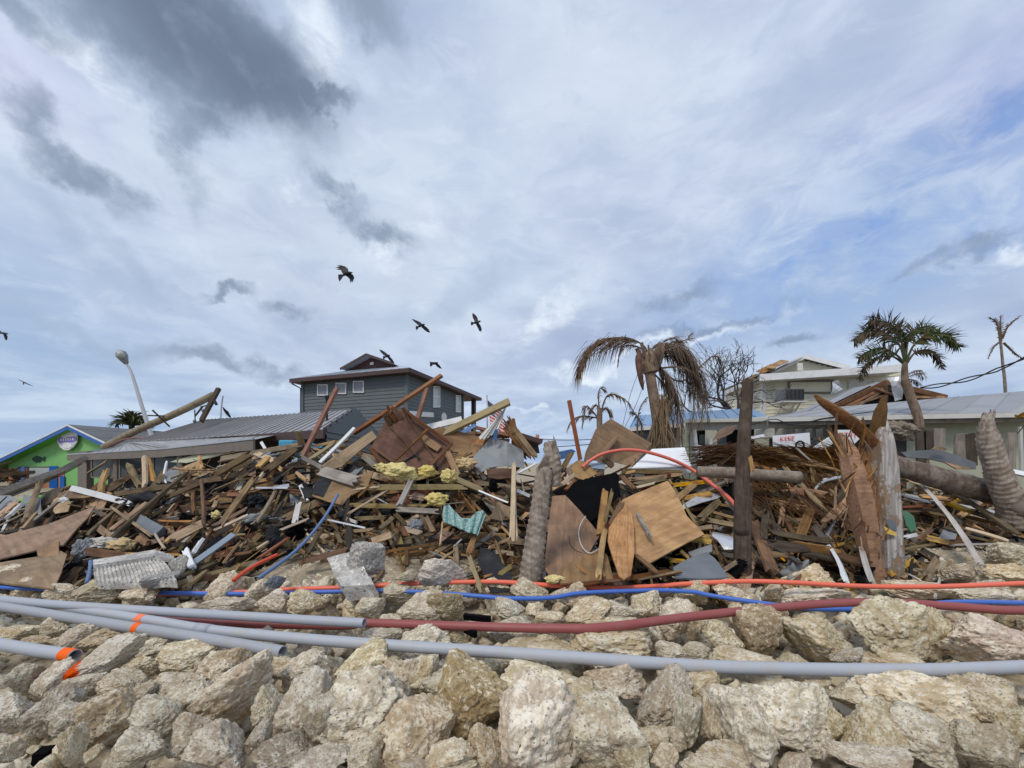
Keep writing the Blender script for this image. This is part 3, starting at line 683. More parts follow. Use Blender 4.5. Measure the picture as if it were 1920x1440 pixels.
# ------------------------------------------------------------------ buildings on the right
def cream_house():
    t = thing('cream_house', 'cream clapboard two-storey house with white fascia and brown shingled hip behind the palm', 'house', (15, 20, 0))
    a, b, c = P(1430, 706, 19.8), P(1700, 690, 17.9), P(1362, 730, 23.2)
    lap_wall(t, c, a, 0, c.z - .1, 'cream'); lap_wall(t, a, b, 0, a.z, 'cream')
    for q in (a, c):
        mb = MB(); mb.abox(q.x - .09, q.x + .09, q.y - .12, q.y + .05, 0, q.z - .1); mb.obj('corner_trim', M['whitepaint'], t)
    fa, fb = P(1424, 708, 19.2), P(1694, 690, 17.2)
    mb = MB(); mb.bar(fa, fb, .34, .07); mb.obj('fascia', M['whitepaint'], t)
    mb = MB(); u = Vector((0, 0, .16)); mb.add([fa + u, fb + u, fb + u + Vector((.6, 5, .1)), fa + u + Vector((.6, 5, .1)), fa - u, fb - u, fb - u + Vector((.6, 5, .1)), fa - u + Vector((.6, 5, .1))], [(0, 1, 2, 3), (7, 6, 5, 4), (1, 5, 6, 2)])
    mb.obj('flat_roof', M['offwhite'], t)
    # upper gable
    A, GL, GR = P(1498, 674, 20.5), P(1436, 705, 20.9), P(1580, 695, 20.0)
    g = mesh('upper_gable', [GL, GR, A], [(0, 1, 2)], M['cream'], t)
    mb = MB()
    for k in range(8):
        f = k / 8; p, q = GL.lerp(A, f), GR.lerp(A, f); mb.bar(p + Vector((0, -.03, .03)), q + Vector((0, -.03, .03)), .03, .03)
    tag(mb.obj('gable_lap', M['cream'], t), kind='stuff')
    mb = MB(); o = Vector((0, -.4, .05)); mb.bar(GL + o, A + o, .22, .06); mb.bar(A + o, GR + o, .22, .06); mb.obj('gable_trim', M['whitepaint'], t)
    mb = MB(); q = P(1499, 688, 20.0); mb.abox(q.x - .14, q.x + .14, q.y - .05, q.y, q.z - .2, q.z + .2); mb.obj('gable_vent', M['offwhite'], t)
    bk = Vector((2.2, 6, 0))
    for e in (GR,):
        mesh('roof_slope', [e + o, A + o, A + bk, e + bk], [(0, 1, 2, 3)], M['shingle'], t)
    L0, L1 = P(1360, 737, 23.0), P(1424, 706, 19.6)
    mesh('hip_roof', [L0, L1, A + o, A + bk, P(1466, 675, 25)], [(0, 1, 2, 3, 4)], M['hip'], t)
    mb = MB(); mb.bar(L0, L1, .26, .05); mb.obj('hip_fascia', M['whitepaint'], t)
    # loose roof sheathing on the hip
    for (x0, y0, x1, y1) in ((1442, 690, 1472, 676), (1425, 698, 1452, 684), (1395, 715, 1425, 702)):
        board('roof_sheathing', P(x0, y0, 19.4), P(x1, y1, 20.3), .4, .03, M['split'], t, face=(0, -.5, 1))
    nl = (Vector((b.y - a.y, a.x - b.x, 0))).normalized()
    if nl.dot(-a) < 0: nl = -nl
    window_on(t, a + nl * .04, nl, 1477, 713, 1562, 738, .09, frame='taupe', pane='cream')
    window_on(t, a + nl * .04, nl, 1590, 712, 1640, 740, .06, frame='offwhite', pane='offwhite')
    # condenser on a bracket
    q = P(1480, 742, 18.6); u = thing('air_conditioner', 'dark louvred air conditioner on a bracket on the cream house wall', 'air conditioner', q)
    mb = MB(); mb.abox(q.x - .46, q.x + .46, q.y - .35, q.y + .35, q.z - .28, q.z + .28); mb.obj('casing', M['slate'], u)
    for k in range(14):
        x = q.x - .42 + .065 * k; mb = MB(); mb.abox(x - .008, x + .008, q.y - .38, q.y - .35, q.z - .25, q.z + .25); mb.obj('fin', M['black'], u)
    mb = MB(); mb.abox(q.x - .62, q.x + .62, q.y - .4, q.y + .4, q.z - .38, q.z - .31)
    for sx in (-.5, .1, .35): mb.bar((q.x + sx, q.y - .3, q.z - .35), (q.x + sx - .05, q.y + .3, q.z - 1.1), .05, .05)
    mb.obj('bracket', M['offwhite'], u)
cream_house()

def blue_roof_house():
    t = thing('blue_roofed_house', 'low pale house with a blue standing-seam metal roof and open porch behind the dead palm', 'house', (6, 13, 0))
    RL, RR = P(1192, 779, 15.0), P(1408, 765, 14.2); EL, ER = P(1180, 802, 13.0), P(1440, 781, 11.6)
    roof_panels(t, EL, ER, RL, RR, 12, 'roofblue')
    mb = MB(); mb.bar(EL - Vector((0, 0, .06)), ER - Vector((0, 0, .06)), .13, .08); mb.obj('fascia', M['whitepaint'], t)
    # long beam below, continuing behind the posts
    mb = MB(); mb.bar(P(1285, 800, 11.4), P(1570, 793, 10.2), .24, .12); mb.obj('porch_beam', M['offwhite'], t)
    mb = MB(); mb.bar(P(1285, 790, 11.2), P(1640, 784, 9.9), .10, .3); mb.obj('gutter', M['offwhite'], t)
    for k in range(8):
        px = 1440 + k * 19; mb = MB(); q = P(px, 812, 10.6); mb.abox(q.x - .05, q.x + .05, q.y - .2, q.y + .5, q.z - .13, q.z + .12); mb.obj('rafter_tail', M['offwhite'], t)
    mesh('porch_wall', [P(1185, 800, 13.6), P(1560, 795, 12.2), P(1560, 960, 12.2), P(1185, 960, 13.6)], [(0, 1, 2, 3)], M['void'], t)  # wall coloured near-black for the shade in the open porch
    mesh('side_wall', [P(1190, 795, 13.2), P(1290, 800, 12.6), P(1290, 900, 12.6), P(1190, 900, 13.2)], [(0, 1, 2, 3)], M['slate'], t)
    for px, w in ((1335, .16), (1300, .1), (1558, .2), (1430, .2), (1285, .12)):
        q = P(px, 830, 11.6); mb = MB(); mb.abox(q.x - w, q.x + w, q.y, q.y + .1, 0, 2.75); mb.obj('porch_post', M['creamwall'], t)
    for px0, px1, y0, y1 in ((1345, 1362, 812, 850), (1312, 1325, 815, 832), (1532, 1552, 830, 870)):
        a, b = P(px0, y0, 12.0), P(px1, y1, 12.0); mb = MB(); mb.abox(a.x, b.x, 12.0, 12.03, b.z, a.z); mb.obj('window', M['foilglass'], t)
    # broken plank wall seen behind the signs
    for k in range(12):
        px = 1520 + k * 12; q = P(px, 850, 9.9); h = 2.3 - .25 * random.random(); mb = MB(); mb.abox(q.x - .075, q.x + .075, q.y, q.y + .03, 0, h); mb.obj('wall_plank', M['grey'], t)
blue_roof_house()

def railing():
    t = thing('white_lattice_gate', 'white wooden gate with a square lattice leaning on the porch of the blue-roofed house', 'gate', P(1317, 860, 10.0))
    d = 10.0
    mb = MB(); mb.bar(P(1302, 806, d), P(1309, 865, d), .075, .06, up=(1, 0, 0)); mb.obj('post', M['whitepaint'], t)
    mb = MB(); mb.bar(P(1332, 822, d), P(1334, 862, d), .065, .05, up=(1, 0, 0)); mb.obj('post', M['whitepaint'], t)
    for y in (836, 845, 853, 861):
        mb = MB(); mb.bar(P(1306, y - 1, d), P(1333, y + 3, d), .035, .03); mb.obj('rail', M['whitepaint'], t)
    for x in (1314, 1321, 1327):
        mb = MB(); mb.bar(P(x, 838, d - .03), P(x + 1, 864, d - .03), .03, .025, up=(1, 0, 0)); mb.obj('slat', M['whitepaint'], t)
railing()

def right_building():
    t = thing('grey_roofed_building', 'long pale green single-storey building with a broad grey roof at the right edge', 'building', (12, 11, 0))
    e0, e1, r0, r1 = P(1440, 782, 9.6), P(1990, 771, 8.6), P(1570, 763, 13.2), P(1990, 727, 12.3)
    roof_panels(t, e0, e1, r0, r1, 9, 'roofgrey', seam=.012)
    mb = MB(); d = Vector((0, -.02, -.07)); mb.bar(e0 + d, e1 + d, .11, .06); mb.obj('fascia', M['offwhite'], t)
    mb = MB(); mb.bar(e0 + Vector((0, .05, -.17)), e1 + Vector((0, .05, -.17)), .10, .06); mb.obj('rotten_trim', M['grey'], t)
    a, b = P(1700, 790, 9.5), P(2000, 790, 9.0)
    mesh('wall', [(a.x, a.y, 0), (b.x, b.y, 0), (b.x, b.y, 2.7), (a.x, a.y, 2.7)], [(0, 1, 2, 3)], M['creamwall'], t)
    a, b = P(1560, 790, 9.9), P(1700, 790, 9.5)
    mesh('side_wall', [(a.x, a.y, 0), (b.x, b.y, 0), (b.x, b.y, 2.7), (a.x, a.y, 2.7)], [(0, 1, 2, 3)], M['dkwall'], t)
    mb = MB(); mb.bar(P(1904, 775, 8.4), P(1960, 745, 8.0), .12, .05); mb.obj('white_rake', M['whitepaint'], t)
    mb = MB(); mb.bar(P(1904, 781, 8.45), P(1960, 770, 8.0), .08, .04); mb.obj('yellow_trim', M['yellow'], t)
    mb = MB(); mb.bar(P(1913, 800, 8.8), P(1915, 885, 8.8), .06, .04, up=(1, 0, 0)); mb.obj('downpipe', M['offwhite'], t)
right_building()

def broken_gable():
    t = thing('collapsed_gable_roof', 'collapsed gable roof with exposed rafters and dark opening behind the green palm', 'roof', (13, 13, 0))
    A, L, Rr = P(1660, 717, 13.6), P(1548, 771, 13.2), P(1775, 745, 13.6); bk = Vector((2.5, 4.5, .1))
    roof_panels(t, P(1500, 778, 13.0) , L, P(1600, 727, 17.5), A, 1, 'roofgrey', 'roof_slope')
    for i in range(4):
        pass
    mesh('roof_slope', [A, Rr, Rr + bk, A + bk], [(0, 1, 2, 3)], M['shingle'], t)
    mesh('roof_slope', [L, A, P(1640, 716, 18), P(1470, 780, 15)], [(0, 1, 2, 3)], M['roofgrey'], t)
    mesh('opening_shade', [L + Vector((0, .6, 0)), A + Vector((0, .6, 0)), Rr + Vector((0, .6, 0)), Rr + Vector((0, .6, -.4)), L + Vector((0, .6, -.3))], [(0, 1, 2, 3, 4)], M['void'], t)  # dark sheet put in for the shade behind the rafters
    for a, b, w in ((L, A, .16), (A, Rr, .16)):
        mb = MB(); mb.bar(a, b, w, .07); mb.obj('barge_board', M['brown'], t)
    for x0, y0, x1, y1 in ((1575, 768, 1655, 728), (1592, 762, 1668, 738), (1640, 728, 1690, 745), (1662, 722, 1662, 752), (1700, 745, 1770, 745), (1610, 760, 1650, 735), (1690, 728, 1760, 745)):
        board('rafter', P(x0, y0, 13.3), P(x1, y1, 13.4), .09, .05, M['tan' if y0 % 2 else 'brown'], t)
    # crumpled flashing that hangs at the ridge
    sheet('crumpled_flashing', [P(1664, 708, 13.2), P(1686, 706, 13.0), P(1692, 748, 13.1), P(1678, 752, 12.9), P(1668, 735, 13.2)], .02, M['metal'], t, bow=.15)
    o = sheet('torn_roof_flashing', [P(1560, 716, 12.8), P(1573, 714, 12.6), P(1578, 727, 12.7), P(1572, 737, 12.9), P(1557, 740, 12.8)], .02, M['metal'], None, bow=.12)
    tag(o, 'crumpled piece of grey flashing standing up on the slope of the broken gable roof', 'metal sheet')
broken_gable()

def far_things():
    # far buildings in the centre
    t = thing('distant_shed', 'dark low shed roof far behind the broken palm trunk in the centre', 'shed', P(995, 840, 26))
    d = 26; mb = MB()
    a, b = P(975, 815, d), P(1013, 832, d); mb.add([P(960, 818, d), P(1008, 828, d), P(1012, 850, d), P(960, 850, d)], [(0, 1, 2, 3)]); mb.obj('wall', M['dkwall'], t)
    mb = MB(); mb.bar(P(955, 812, d - .5), P(1014, 830, d - .5), .25, 3.0); mb.obj('roof', M['maroon'], t)
    mb = MB(); q = P(1008, 823, d - .5); mb.abox(q.x - .12, q.x + .12, q.y, q.y + .3, q.z, q.z + .3); mb.obj('chimney', M['orangep'], t)
    t = thing('wrecked_deck_frame', 'wrecked brown roof framing behind the grey panel and white umbrella', 'frame', P(920, 830, 12))
    for k in range(6):
        board('joist', P(868 + k * 3, 812 + k * 5, 12), P(955, 812 + k * 7, 11.5), .09, .05, M['brown'], t)
    for k in range(5): board('post', P(890 + k * 18, 802 + k * 3, 11.8), P(888 + k * 18, 850, 11.8), .08, .06, M['brown'], t)
    board('top_plate', P(885, 800, 11.6), P(962, 818, 11.4), .1, .06, M['red'], t)
    o = board('blue_fascia_board', P(866, 812, 11.0), P(892, 797, 11.4), .12, .03, M['blue']); tag(o, 'short blue board lying on the wrecked roof framing left of the white umbrella', 'board')
    # debris far off on the left shore
    mb = MB(); rg = random.Random(5)
    for k in range(260):
        px = rg.uniform(-140, 60); d = rg.uniform(24, 40); q = P(px, 890, d); q.z = rg.uniform(.1, 1.5) ; a = rg.uniform(0, 6.3); L = rg.uniform(.2, .9)
        v = Vector((math.cos(a), math.sin(a), rg.uniform(-.5, .5))) * L; mb.bar(q - v, q + v, rg.uniform(.05, .3), rg.uniform(.03, .2))
    o = mb.obj('distant_debris', M['brown']); tag(o, 'brown heap of far wreckage beyond the green shop', kind='stuff')
far_things()
# ================================================================== PALMS, TREE, POLES, FLAGS, BIRDS
def frond(parent, ctrl, d, L0=.5, droop=.6, n=46, mat='fronddead', rw=.03, start=.18, spread=1.0, ragged=.2, seed=0, width=.020, dd=0.0, fan=False):
    """ctrl = photo points of the rib; leaflets fall from both sides"""
    rg = random.Random(seed); pts = [P(x, y, d + dd * i / (len(ctrl) - 1) * 1.0) for i, (x, y) in enumerate(ctrl)]
    path = smoothpath(pts, 8); m = len(path); mb = MB()
    mb.tube(path, [rw * (1 - .8 * i / (m - 1)) for i in range(m)], 5)
    fr = mb.obj('frond_rib', M[mat], parent, True) if False else None
    total = m - 1
    for k in range(n):
        u = start + (1 - start) * (k + rg.random() * .6) / n; i = min(int(u * total), total - 1)
        p = path[i].lerp(path[i + 1], u * total - i); tg = (path[i + 1] - path[i]).normalized()
        side = tg.cross(Vector((0, 0, 1)))
        if side.length < .15: side = Vector((0, 1, 0))
        side.normalize(); up = side.cross(tg).normalized()
        for s in (-1, 1):
            if rg.random() < ragged * .5: continue
            l = L0 * (.45 + .75 * math.sin(math.pi * min(1, (u - start) / (1 - start) * .85 + .15))) * rg.uniform(.7, 1.15)
            dr = droop * rg.uniform(.6, 1.3)
            if fan: dirv = (side * rg.uniform(-.6, .6) + tg * rg.uniform(.45, .9) + up * (rg.uniform(.5, 1.0) if s > 0 else -rg.uniform(.35, .9))).normalized()
            else: dirv = (side * s * spread * rg.uniform(.4, 1.1) + tg * rg.uniform(.45, .9) + up * rg.uniform(.0, .6) * (1 - dr)).normalized()
            q1 = p + dirv * l * .5 + Vector((0, 0, -1)) * l * dr * .22; q2 = q1 + (dirv * (1 - dr * .6) + Vector((0, 0, -1)) * dr).normalized() * l * .55
            w = width * rg.uniform(.7, 1.2); wv = tg * w * .5 + up * w * .2; th = up * .003
            mb.add([p - wv, p + wv, q1 + wv, q1 - wv, q2], [(0, 1, 2, 3), (3, 2, 4)])
    return mb.obj('frond', M[mat], parent)
def ringed(name, pts, rad, mat, parent=None, pitch=.075, depth=.06, n=20, tilt=.25, jag=0.0, seed=1, origin=None, lumps=.06):
    """a trunk whose leaf scars stand out as slanting rings"""
    pts = smoothpath(pts, 14); Ls = [0]
    for i in range(1, len(pts)): Ls.append(Ls[-1] + (pts[i] - pts[i - 1]).length)
    tot = Ls[-1]; m = max(8, int(tot / (pitch / 4))); vs = []; fs = []; ref = None
    def at(s):
        s = max(0, min(tot, s)); j = 0
        while j < len(Ls) - 2 and Ls[j + 1] < s: j += 1
        f = (s - Ls[j]) / max(1e-6, Ls[j + 1] - Ls[j]); return pts[j].lerp(pts[j + 1], f), (pts[j + 1] - pts[j]).normalized()
    for i in range(m + 1):
        s = tot * i / m; p, d = at(s)
        if ref is None: ref = (Vector((1, 0, 0)) - d * d.x).normalized()
        ref = (ref - d * ref.dot(d)).normalized(); q = d.cross(ref); f = s / tot * (len(rad) - 1); k0 = min(int(f), len(rad) - 2); r = rad[k0] + (rad[k0 + 1] - rad[k0]) * (f - k0)
        for k in range(n):
            a = 2 * math.pi * k / n; ss = s + tilt * r * math.sin(a + 1) + .35 * pitch * mnoise.noise(Vector((math.cos(a) * 1.5, math.sin(a) * 1.5, s * 3 + seed)))
            ph = (ss / pitch) % 1.0; prof = (ph ** 1.6)
            rr = r * (1 + depth * (prof - .5) * 2 * (.6 + .8 * abs(mnoise.noise(Vector((math.cos(a) * 2, math.sin(a) * 2, s * 9 + seed))))) + lumps * mnoise.noise(Vector((math.cos(a), math.sin(a), s * 2.5 + seed * 3))))
            v = p + (ref * math.cos(a) + q * math.sin(a)) * rr
            if jag and i >= m - 3: v += d * jag * (mnoise.noise(Vector((math.cos(a) * 3, math.sin(a) * 3, seed))) + .2)
            vs.append(v)
    for i in range(m):
        for k in range(n):
            k2 = (k + 1) % n; fs.append((i * n + k, i * n + k2, (i + 1) * n + k2, (i + 1) * n + k))
    fs.append(tuple(reversed(range(n)))); fs.append(tuple(m * n + k for k in range(n)))
    return mesh(name, vs, fs, M[mat], parent, True, origin=origin)

# ---- dead palm with broken crown
def dead_palm():
    d = 9.5; t = thing('dead_palm', 'tall dead palm with one arching frond to the left and a dry brown skirt', 'palm tree', P(1245, 960, d))
    ringed('trunk', [P(1250, 960, d), P(1240, 850, d), P(1230, 770, d), P(1221, 715, d), P(1216, 690, d)], [.17, .155, .14, .13, .12], 'palmbark', t, .09, .02, 16)
    mb = MB(); c = P(1219, 682, d)
    mb.tube([P(1222, 702, d), P(1221, 698, d), P(1218, 682, d), P(1217, 668, d), P(1222, 655, d)], [.10, .19, .21, .16, .05], 12)
    for k in range(14):
        a = k * 2.4; r = .2; p = c + Vector((math.cos(a) * r, math.sin(a) * r, -.1 + .02 * k)); mb.bar(p, p + Vector((math.cos(a) * .12, math.sin(a) * .12, .35)), .10, .03, up=(math.cos(a), math.sin(a), 0))
    mb.obj('crown_boot', M['palmbark'], t)
    for i, (cp, L, n, dr, mt) in enumerate((
        ([(1216, 668), (1208, 650), (1185, 636), (1155, 633), (1120, 640), (1097, 665), (1088, 690)], .85, 84, .95, 'fronddead'),
        ([(1214, 662), (1195, 650), (1175, 648), (1163, 655), (1158, 685)], .18, 16, 1.2, 'fronddead'),
        ([(1222, 662), (1228, 648), (1250, 644), (1275, 655), (1300, 680), (1310, 700)], .75, 74, .95, 'fronddead'),
        ([(1228, 670), (1245, 655), (1262, 640), (1280, 650), (1300, 690), (1315, 715)], .45, 44, .9, 'fronddead'),
        ([(1226, 675), (1240, 690), (1252, 720), (1258, 760), (1262, 800)], .40, 44, 1.0, 'fronddead'),
        ([(1226, 680), (1248, 700), (1268, 740), (1276, 790), (1278, 830)], .42, 50, 1.0, 'skirt'),
        ([(1230, 665), (1262, 665), (1290, 700), (1300, 750), (1296, 810)], .55, 60, 1.0, 'fronddead'),
        ([(1230, 672), (1268, 668), (1305, 690), (1325, 735), (1326, 790)], .5, 56, 1.0, 'fronddead'), ([(1228, 690), (1255, 715), (1270, 760), (1268, 820)], .55, 60, 1.0, 'fronddead'), ([(1228, 668), (1255, 650), (1285, 665), (1305, 715), (1308, 770)], .6, 60, 1.0, 'fronddead'),
        ([(1232, 690), (1275, 715), (1310, 690), (1335, 668), (1350, 675), (1352, 692)], .22, 34, .8, 'fronddead'),
        ([(1226, 700), (1252, 735), (1248, 790), (1254, 840)], .36, 50, 1.0, 'skirt'),
        ([(1240, 690), (1285, 690), (1312, 720), (1318, 760), (1312, 800)], .34, 40, 1.0, 'fronddead'),
        ([(1245, 640), (1262, 634), (1275, 640), (1288, 636), (1293, 630)], .30, 26, .5, 'fronddead'))):
        frond(t, cp, d + .12 * (i % 4), L * 1.1, dr, int(n * 1.5), mt, .026, .25 if i < 2 else .1, .8, .2, i + 3, .017)
    mb = MB(); mb.tube(smoothpath([P(1200, 664, d - .2), P(1197, 672, d - .25), P(1200, 700, d - .3), P(1206, 732, d - .3)], 5), [.02, .05, .075, .07, .075, .08, .085, .085, .085, .08, .075, .07, .06, .05, .03, .01], 8); mb.obj('hanging_sheath', M['plydark'], t)
    # dense skirt of dry leaf stalks down to the heap
    rg = random.Random(4); mb = MB()
    for k in range(230):
        a = rg.uniform(0, 6.28); top = P(1243 + rg.gauss(0, 7), rg.uniform(735, 830), d + rg.uniform(-.25, .25)); bx = 1242 + rg.gauss(0, 15); bot = P(bx, rg.uniform(830, 885), d + rg.uniform(-.5, .5))
        mid = top.lerp(bot, .5) + Vector((rg.uniform(-.06, .06), 0, 0)); mb.tube([top, mid, bot], [.012, .016, .006], 3, False)
    tag(mb.obj('dry_leaf_skirt', M['skirt'], t), kind='stuff')
dead_palm()
def small_palm():
    d = 12; t = thing('small_dead_palm', 'small withered palm with curling fronds left of the tall dead palm', 'palm tree', P(1127, 900, d))
    ringed('trunk', [P(1128, 960, d), P(1126, 850, d), P(1124, 790, d), P(1125, 765, d)], [.12, .11, .10, .09], 'palmbark', t, .09, .03, 12)
    for i, cp in enumerate(([(1125, 790), (1123, 760), (1122, 740), (1126, 728), (1134, 731)], [(1126, 785), (1132, 755), (1142, 740), (1160, 742), (1178, 755), (1190, 775)], [(1125, 785), (1110, 782), (1090, 780), (1072, 788), (1064, 805)],
        [(1124, 788), (1110, 770), (1100, 762), (1095, 775), (1092, 800)], [(1127, 770), (1118, 760), (1108, 768)], [(1126, 775), (1135, 765), (1146, 776)], [(1196, 830), (1195, 795), (1200, 765), (1212, 745)], [(1200, 830), (1203, 800), (1195, 780), (1185, 772)])):
        frond(t, cp, d + .1 * (i % 3), .30, .9, 34, 'fronddead', .03, .15, .7, .35, i + 20, .025)
small_palm()
def green_palm():
    d = 9.0; t = thing('green_palm', 'leaning palm with a full dark green crown in front of the cream house', 'palm tree', P(1722, 900, d))
    ringed('trunk', [P(1735, 930, d), P(1724, 800, d), P(1708, 745, d), P(1697, 715, d)], [.125, .105, .09, .085], 'palmbark', t, .08, .03, 14)
    ringed('crownshaft', [P(1697, 717, d), P(1696, 700, d), P(1697, 675, d)], [.075, .065, .045], 'palmbark', t, .3, .01, 12)
    rg = random.Random(9)
    for i, (cp, L, n) in enumerate((
        ([(1696, 676), (1690, 640), (1672, 610), (1645, 601), (1632, 600)], .50, 54), ([(1696, 676), (1685, 645), (1655, 622), (1620, 622), (1602, 640)], .48, 60),
        ([(1694, 680), (1680, 665), (1652, 652), (1625, 660), (1610, 672)], .44, 50), ([(1694, 682), (1672, 668), (1640, 672), (1618, 690), (1611, 710)], .36, 46),
        ([(1698, 676), (1702, 640), (1712, 620), (1735, 612), (1752, 615)], .46, 54), ([(1699, 678), (1715, 645), (1745, 625), (1780, 628), (1798, 650)], .50, 62),
        ([(1700, 682), (1715, 662), (1740, 656), (1760, 668), (1765, 690)], .34, 44), ([(1697, 676), (1697, 645), (1692, 622), (1680, 610)], .40, 36))):
        frond(t, cp, d + rg.uniform(-.25, .25), L * .66, .35, int(n * 1.5), 'frond' if i % 3 else 'frondmix', .026, .24, .8, .04, i + 40, .032, rg.uniform(-.25, .25), True)
    for i, cp in enumerate(([(1698, 708), (1715, 702), (1725, 700), (1732, 710)], [(1697, 710), (1712, 712), (1722, 720)], [(1699, 705), (1712, 696), (1722, 694)])):
        frond(t, cp, d - .05, .16, .9, 26, 'fronddead', .012, .2, .9, .2, i + 60, .014)
green_palm()
def stripped_palm():
    d = 14; t = thing('stripped_palm', 'thin stripped palm with four bare fronds behind the grey roof at the right edge', 'palm tree', P(1886, 860, d))
    ringed('trunk', [P(1887, 870, d), P(1885, 735, d), P(1880, 680, d), P(1876, 640, d)], [.052, .048, .044, .036], 'paletrunk', t, .12, .02, 10)
    for i, cp in enumerate(([(1876, 640), (1872, 615), (1866, 602), (1856, 596)], [(1877, 640), (1876, 615), (1876, 592)], [(1879, 635), (1888, 615), (1900, 602), (1912, 593)], [(1876, 640), (1862, 652), (1853, 672)], [(1882, 643), (1900, 660), (1918, 673)])):
        frond(t, cp, d, .15, .3, 26, 'fronddead', .04, .1, .5, .2, i + 80, .035)
stripped_palm()

def bare_tree():
    rg = random.Random(12); d = 16; t = thing('bare_tree', 'leafless tree with a tangle of dark twisting branches behind the dead palm', 'tree', P(1395, 880, d)); tr = MB(); br = MB()
    root = P(1395, 900, d); fork = P(1385, 790, d)
    tr.tube([root, P(1392, 840, d), fork], [.30, .25, .2], 8)
    def grow(p, dirv, L, r, depth):
        pts = [p]; dd = dirv.copy(); n = 4
        for k in range(n):
            dd = (dd + Vector((rg.uniform(-.32, .32), rg.uniform(-.2, .2), rg.uniform(-.25, .28)))).normalized(); pts.append(pts[-1] + dd * L / n)
        br.tube(pts, [max(.006, r * (1 - .15 * i)) for i in range(n + 1)], 4 if depth > 1 else 6, False)
        if depth >= 5: return
        for k in range(3 if depth < 4 else 2):
            j = rg.choice((2, 3, 4)); nd = (dd + Vector((rg.uniform(-.9, .9), rg.uniform(-.6, .6), rg.uniform(-.5, .7)))).normalized(); grow(pts[j], nd, L * rg.uniform(.62, .85), r * .58, depth + 1)
    for (x, y, L) in ((1275, 745, 1.5), (1295, 715, 1.45), (1340, 700, 1.25), (1385, 690, 1.1), (1290, 775, 1.5), (1420, 715, 1.0)):
        v = (P(x, y, d + rg.uniform(-1, 1)) - fork).normalized(); grow(fork + v * .1, v, L, .085, 0)
    tr.obj('trunk', M['twig'], t, True); br.obj('branches', M['twig'], t, True)
bare_tree()
def treetop():
    rg = random.Random(3); d = 30; t = thing('distant_palm', 'dark palm crown showing above the shingle roof left of the lamp post', 'palm tree', P(247, 860, d))
    mb = MB(); mb.tube([P(248, 870, d), P(247, 800, d), P(246, 771, d)], [.2, .18, .16], 8); mb.obj('trunk', M['dark'], t)
    for i in range(12):
        a = -1.4 + 2.8 * i / 11; x = 246 + math.sin(a) * 30; y = 796 - math.cos(a) * 12 + abs(a) * 3
        frond(t, [(246, 800), ((246 + x) / 2, y - 5), (x, y)], d + rg.uniform(-.3, .3), .8, .4, 16, 'frond', .04, .1, .8, .2, i + 90, .12)
treetop()

# ---- street lamp
def lamp():
    d = 22; t = thing('street_lamp', 'leaning street lamp with a cobra head standing above the green shop roof', 'street lamp', P(292, 868, d))
    path = smoothpath([P(300, 868, d), P(288, 830, d), P(275, 790, d), P(258, 735, d), P(247, 700, d), P(241, 688, d), P(235, 680, d)], 5)
    mb = MB(); m = len(path); mb.tube(path, [.13 - .085 * i / (m - 1) for i in range(m)], 8); mb.obj('pole', M['brass'], t, True)
    mb = MB(); mb.tube([P(237, 682, d), P(234, 677, d), P(229, 668, d - .1), P(226, 661, d - .15), P(222, 657, d - .2)], [.10, .17, .27, .24, .08], 12); mb.obj('lamp_head', M['greypanel'], t, True)
    mb = MB(); a = P(227, 665, d - .27); mb.tube([P(230, 671, d - .25), P(227, 666, d - .33), P(224, 659, d - .32)], [.10, .19, .12], 12); mb.obj('lens', M['glassy'], t, True)
    # thin bare pole and ragged dark flag beyond the metal roof
    o = None
    t = thing('ragged_dark_flag', 'ragged dark flag hanging from a thin pole above the long metal roof', 'flag', P(414, 800, 20)); mb = MB(); mb.tube([P(413, 800, 20), P(415, 765, 20), P(418, 742, 20)], .035, 6); mb.obj('pole', M['metal'], t)
    v = []; ct = [(417, 762), (422, 767), (428, 772), (433, 782), (430, 783), (424, 777), (419, 770)]
    mb = MB(); w = [P(x, y, 20 + .15 * math.sin(i * 2)) for i, (x, y) in enumerate(ct)]; mb.add(w + [q + Vector((0, .02, 0)) for q in w], [(0, 1, 2, 3, 4, 5, 6), (13, 12, 11, 10, 9, 8, 7)]); mb.obj('cloth', M['felt'], t)
lamp()

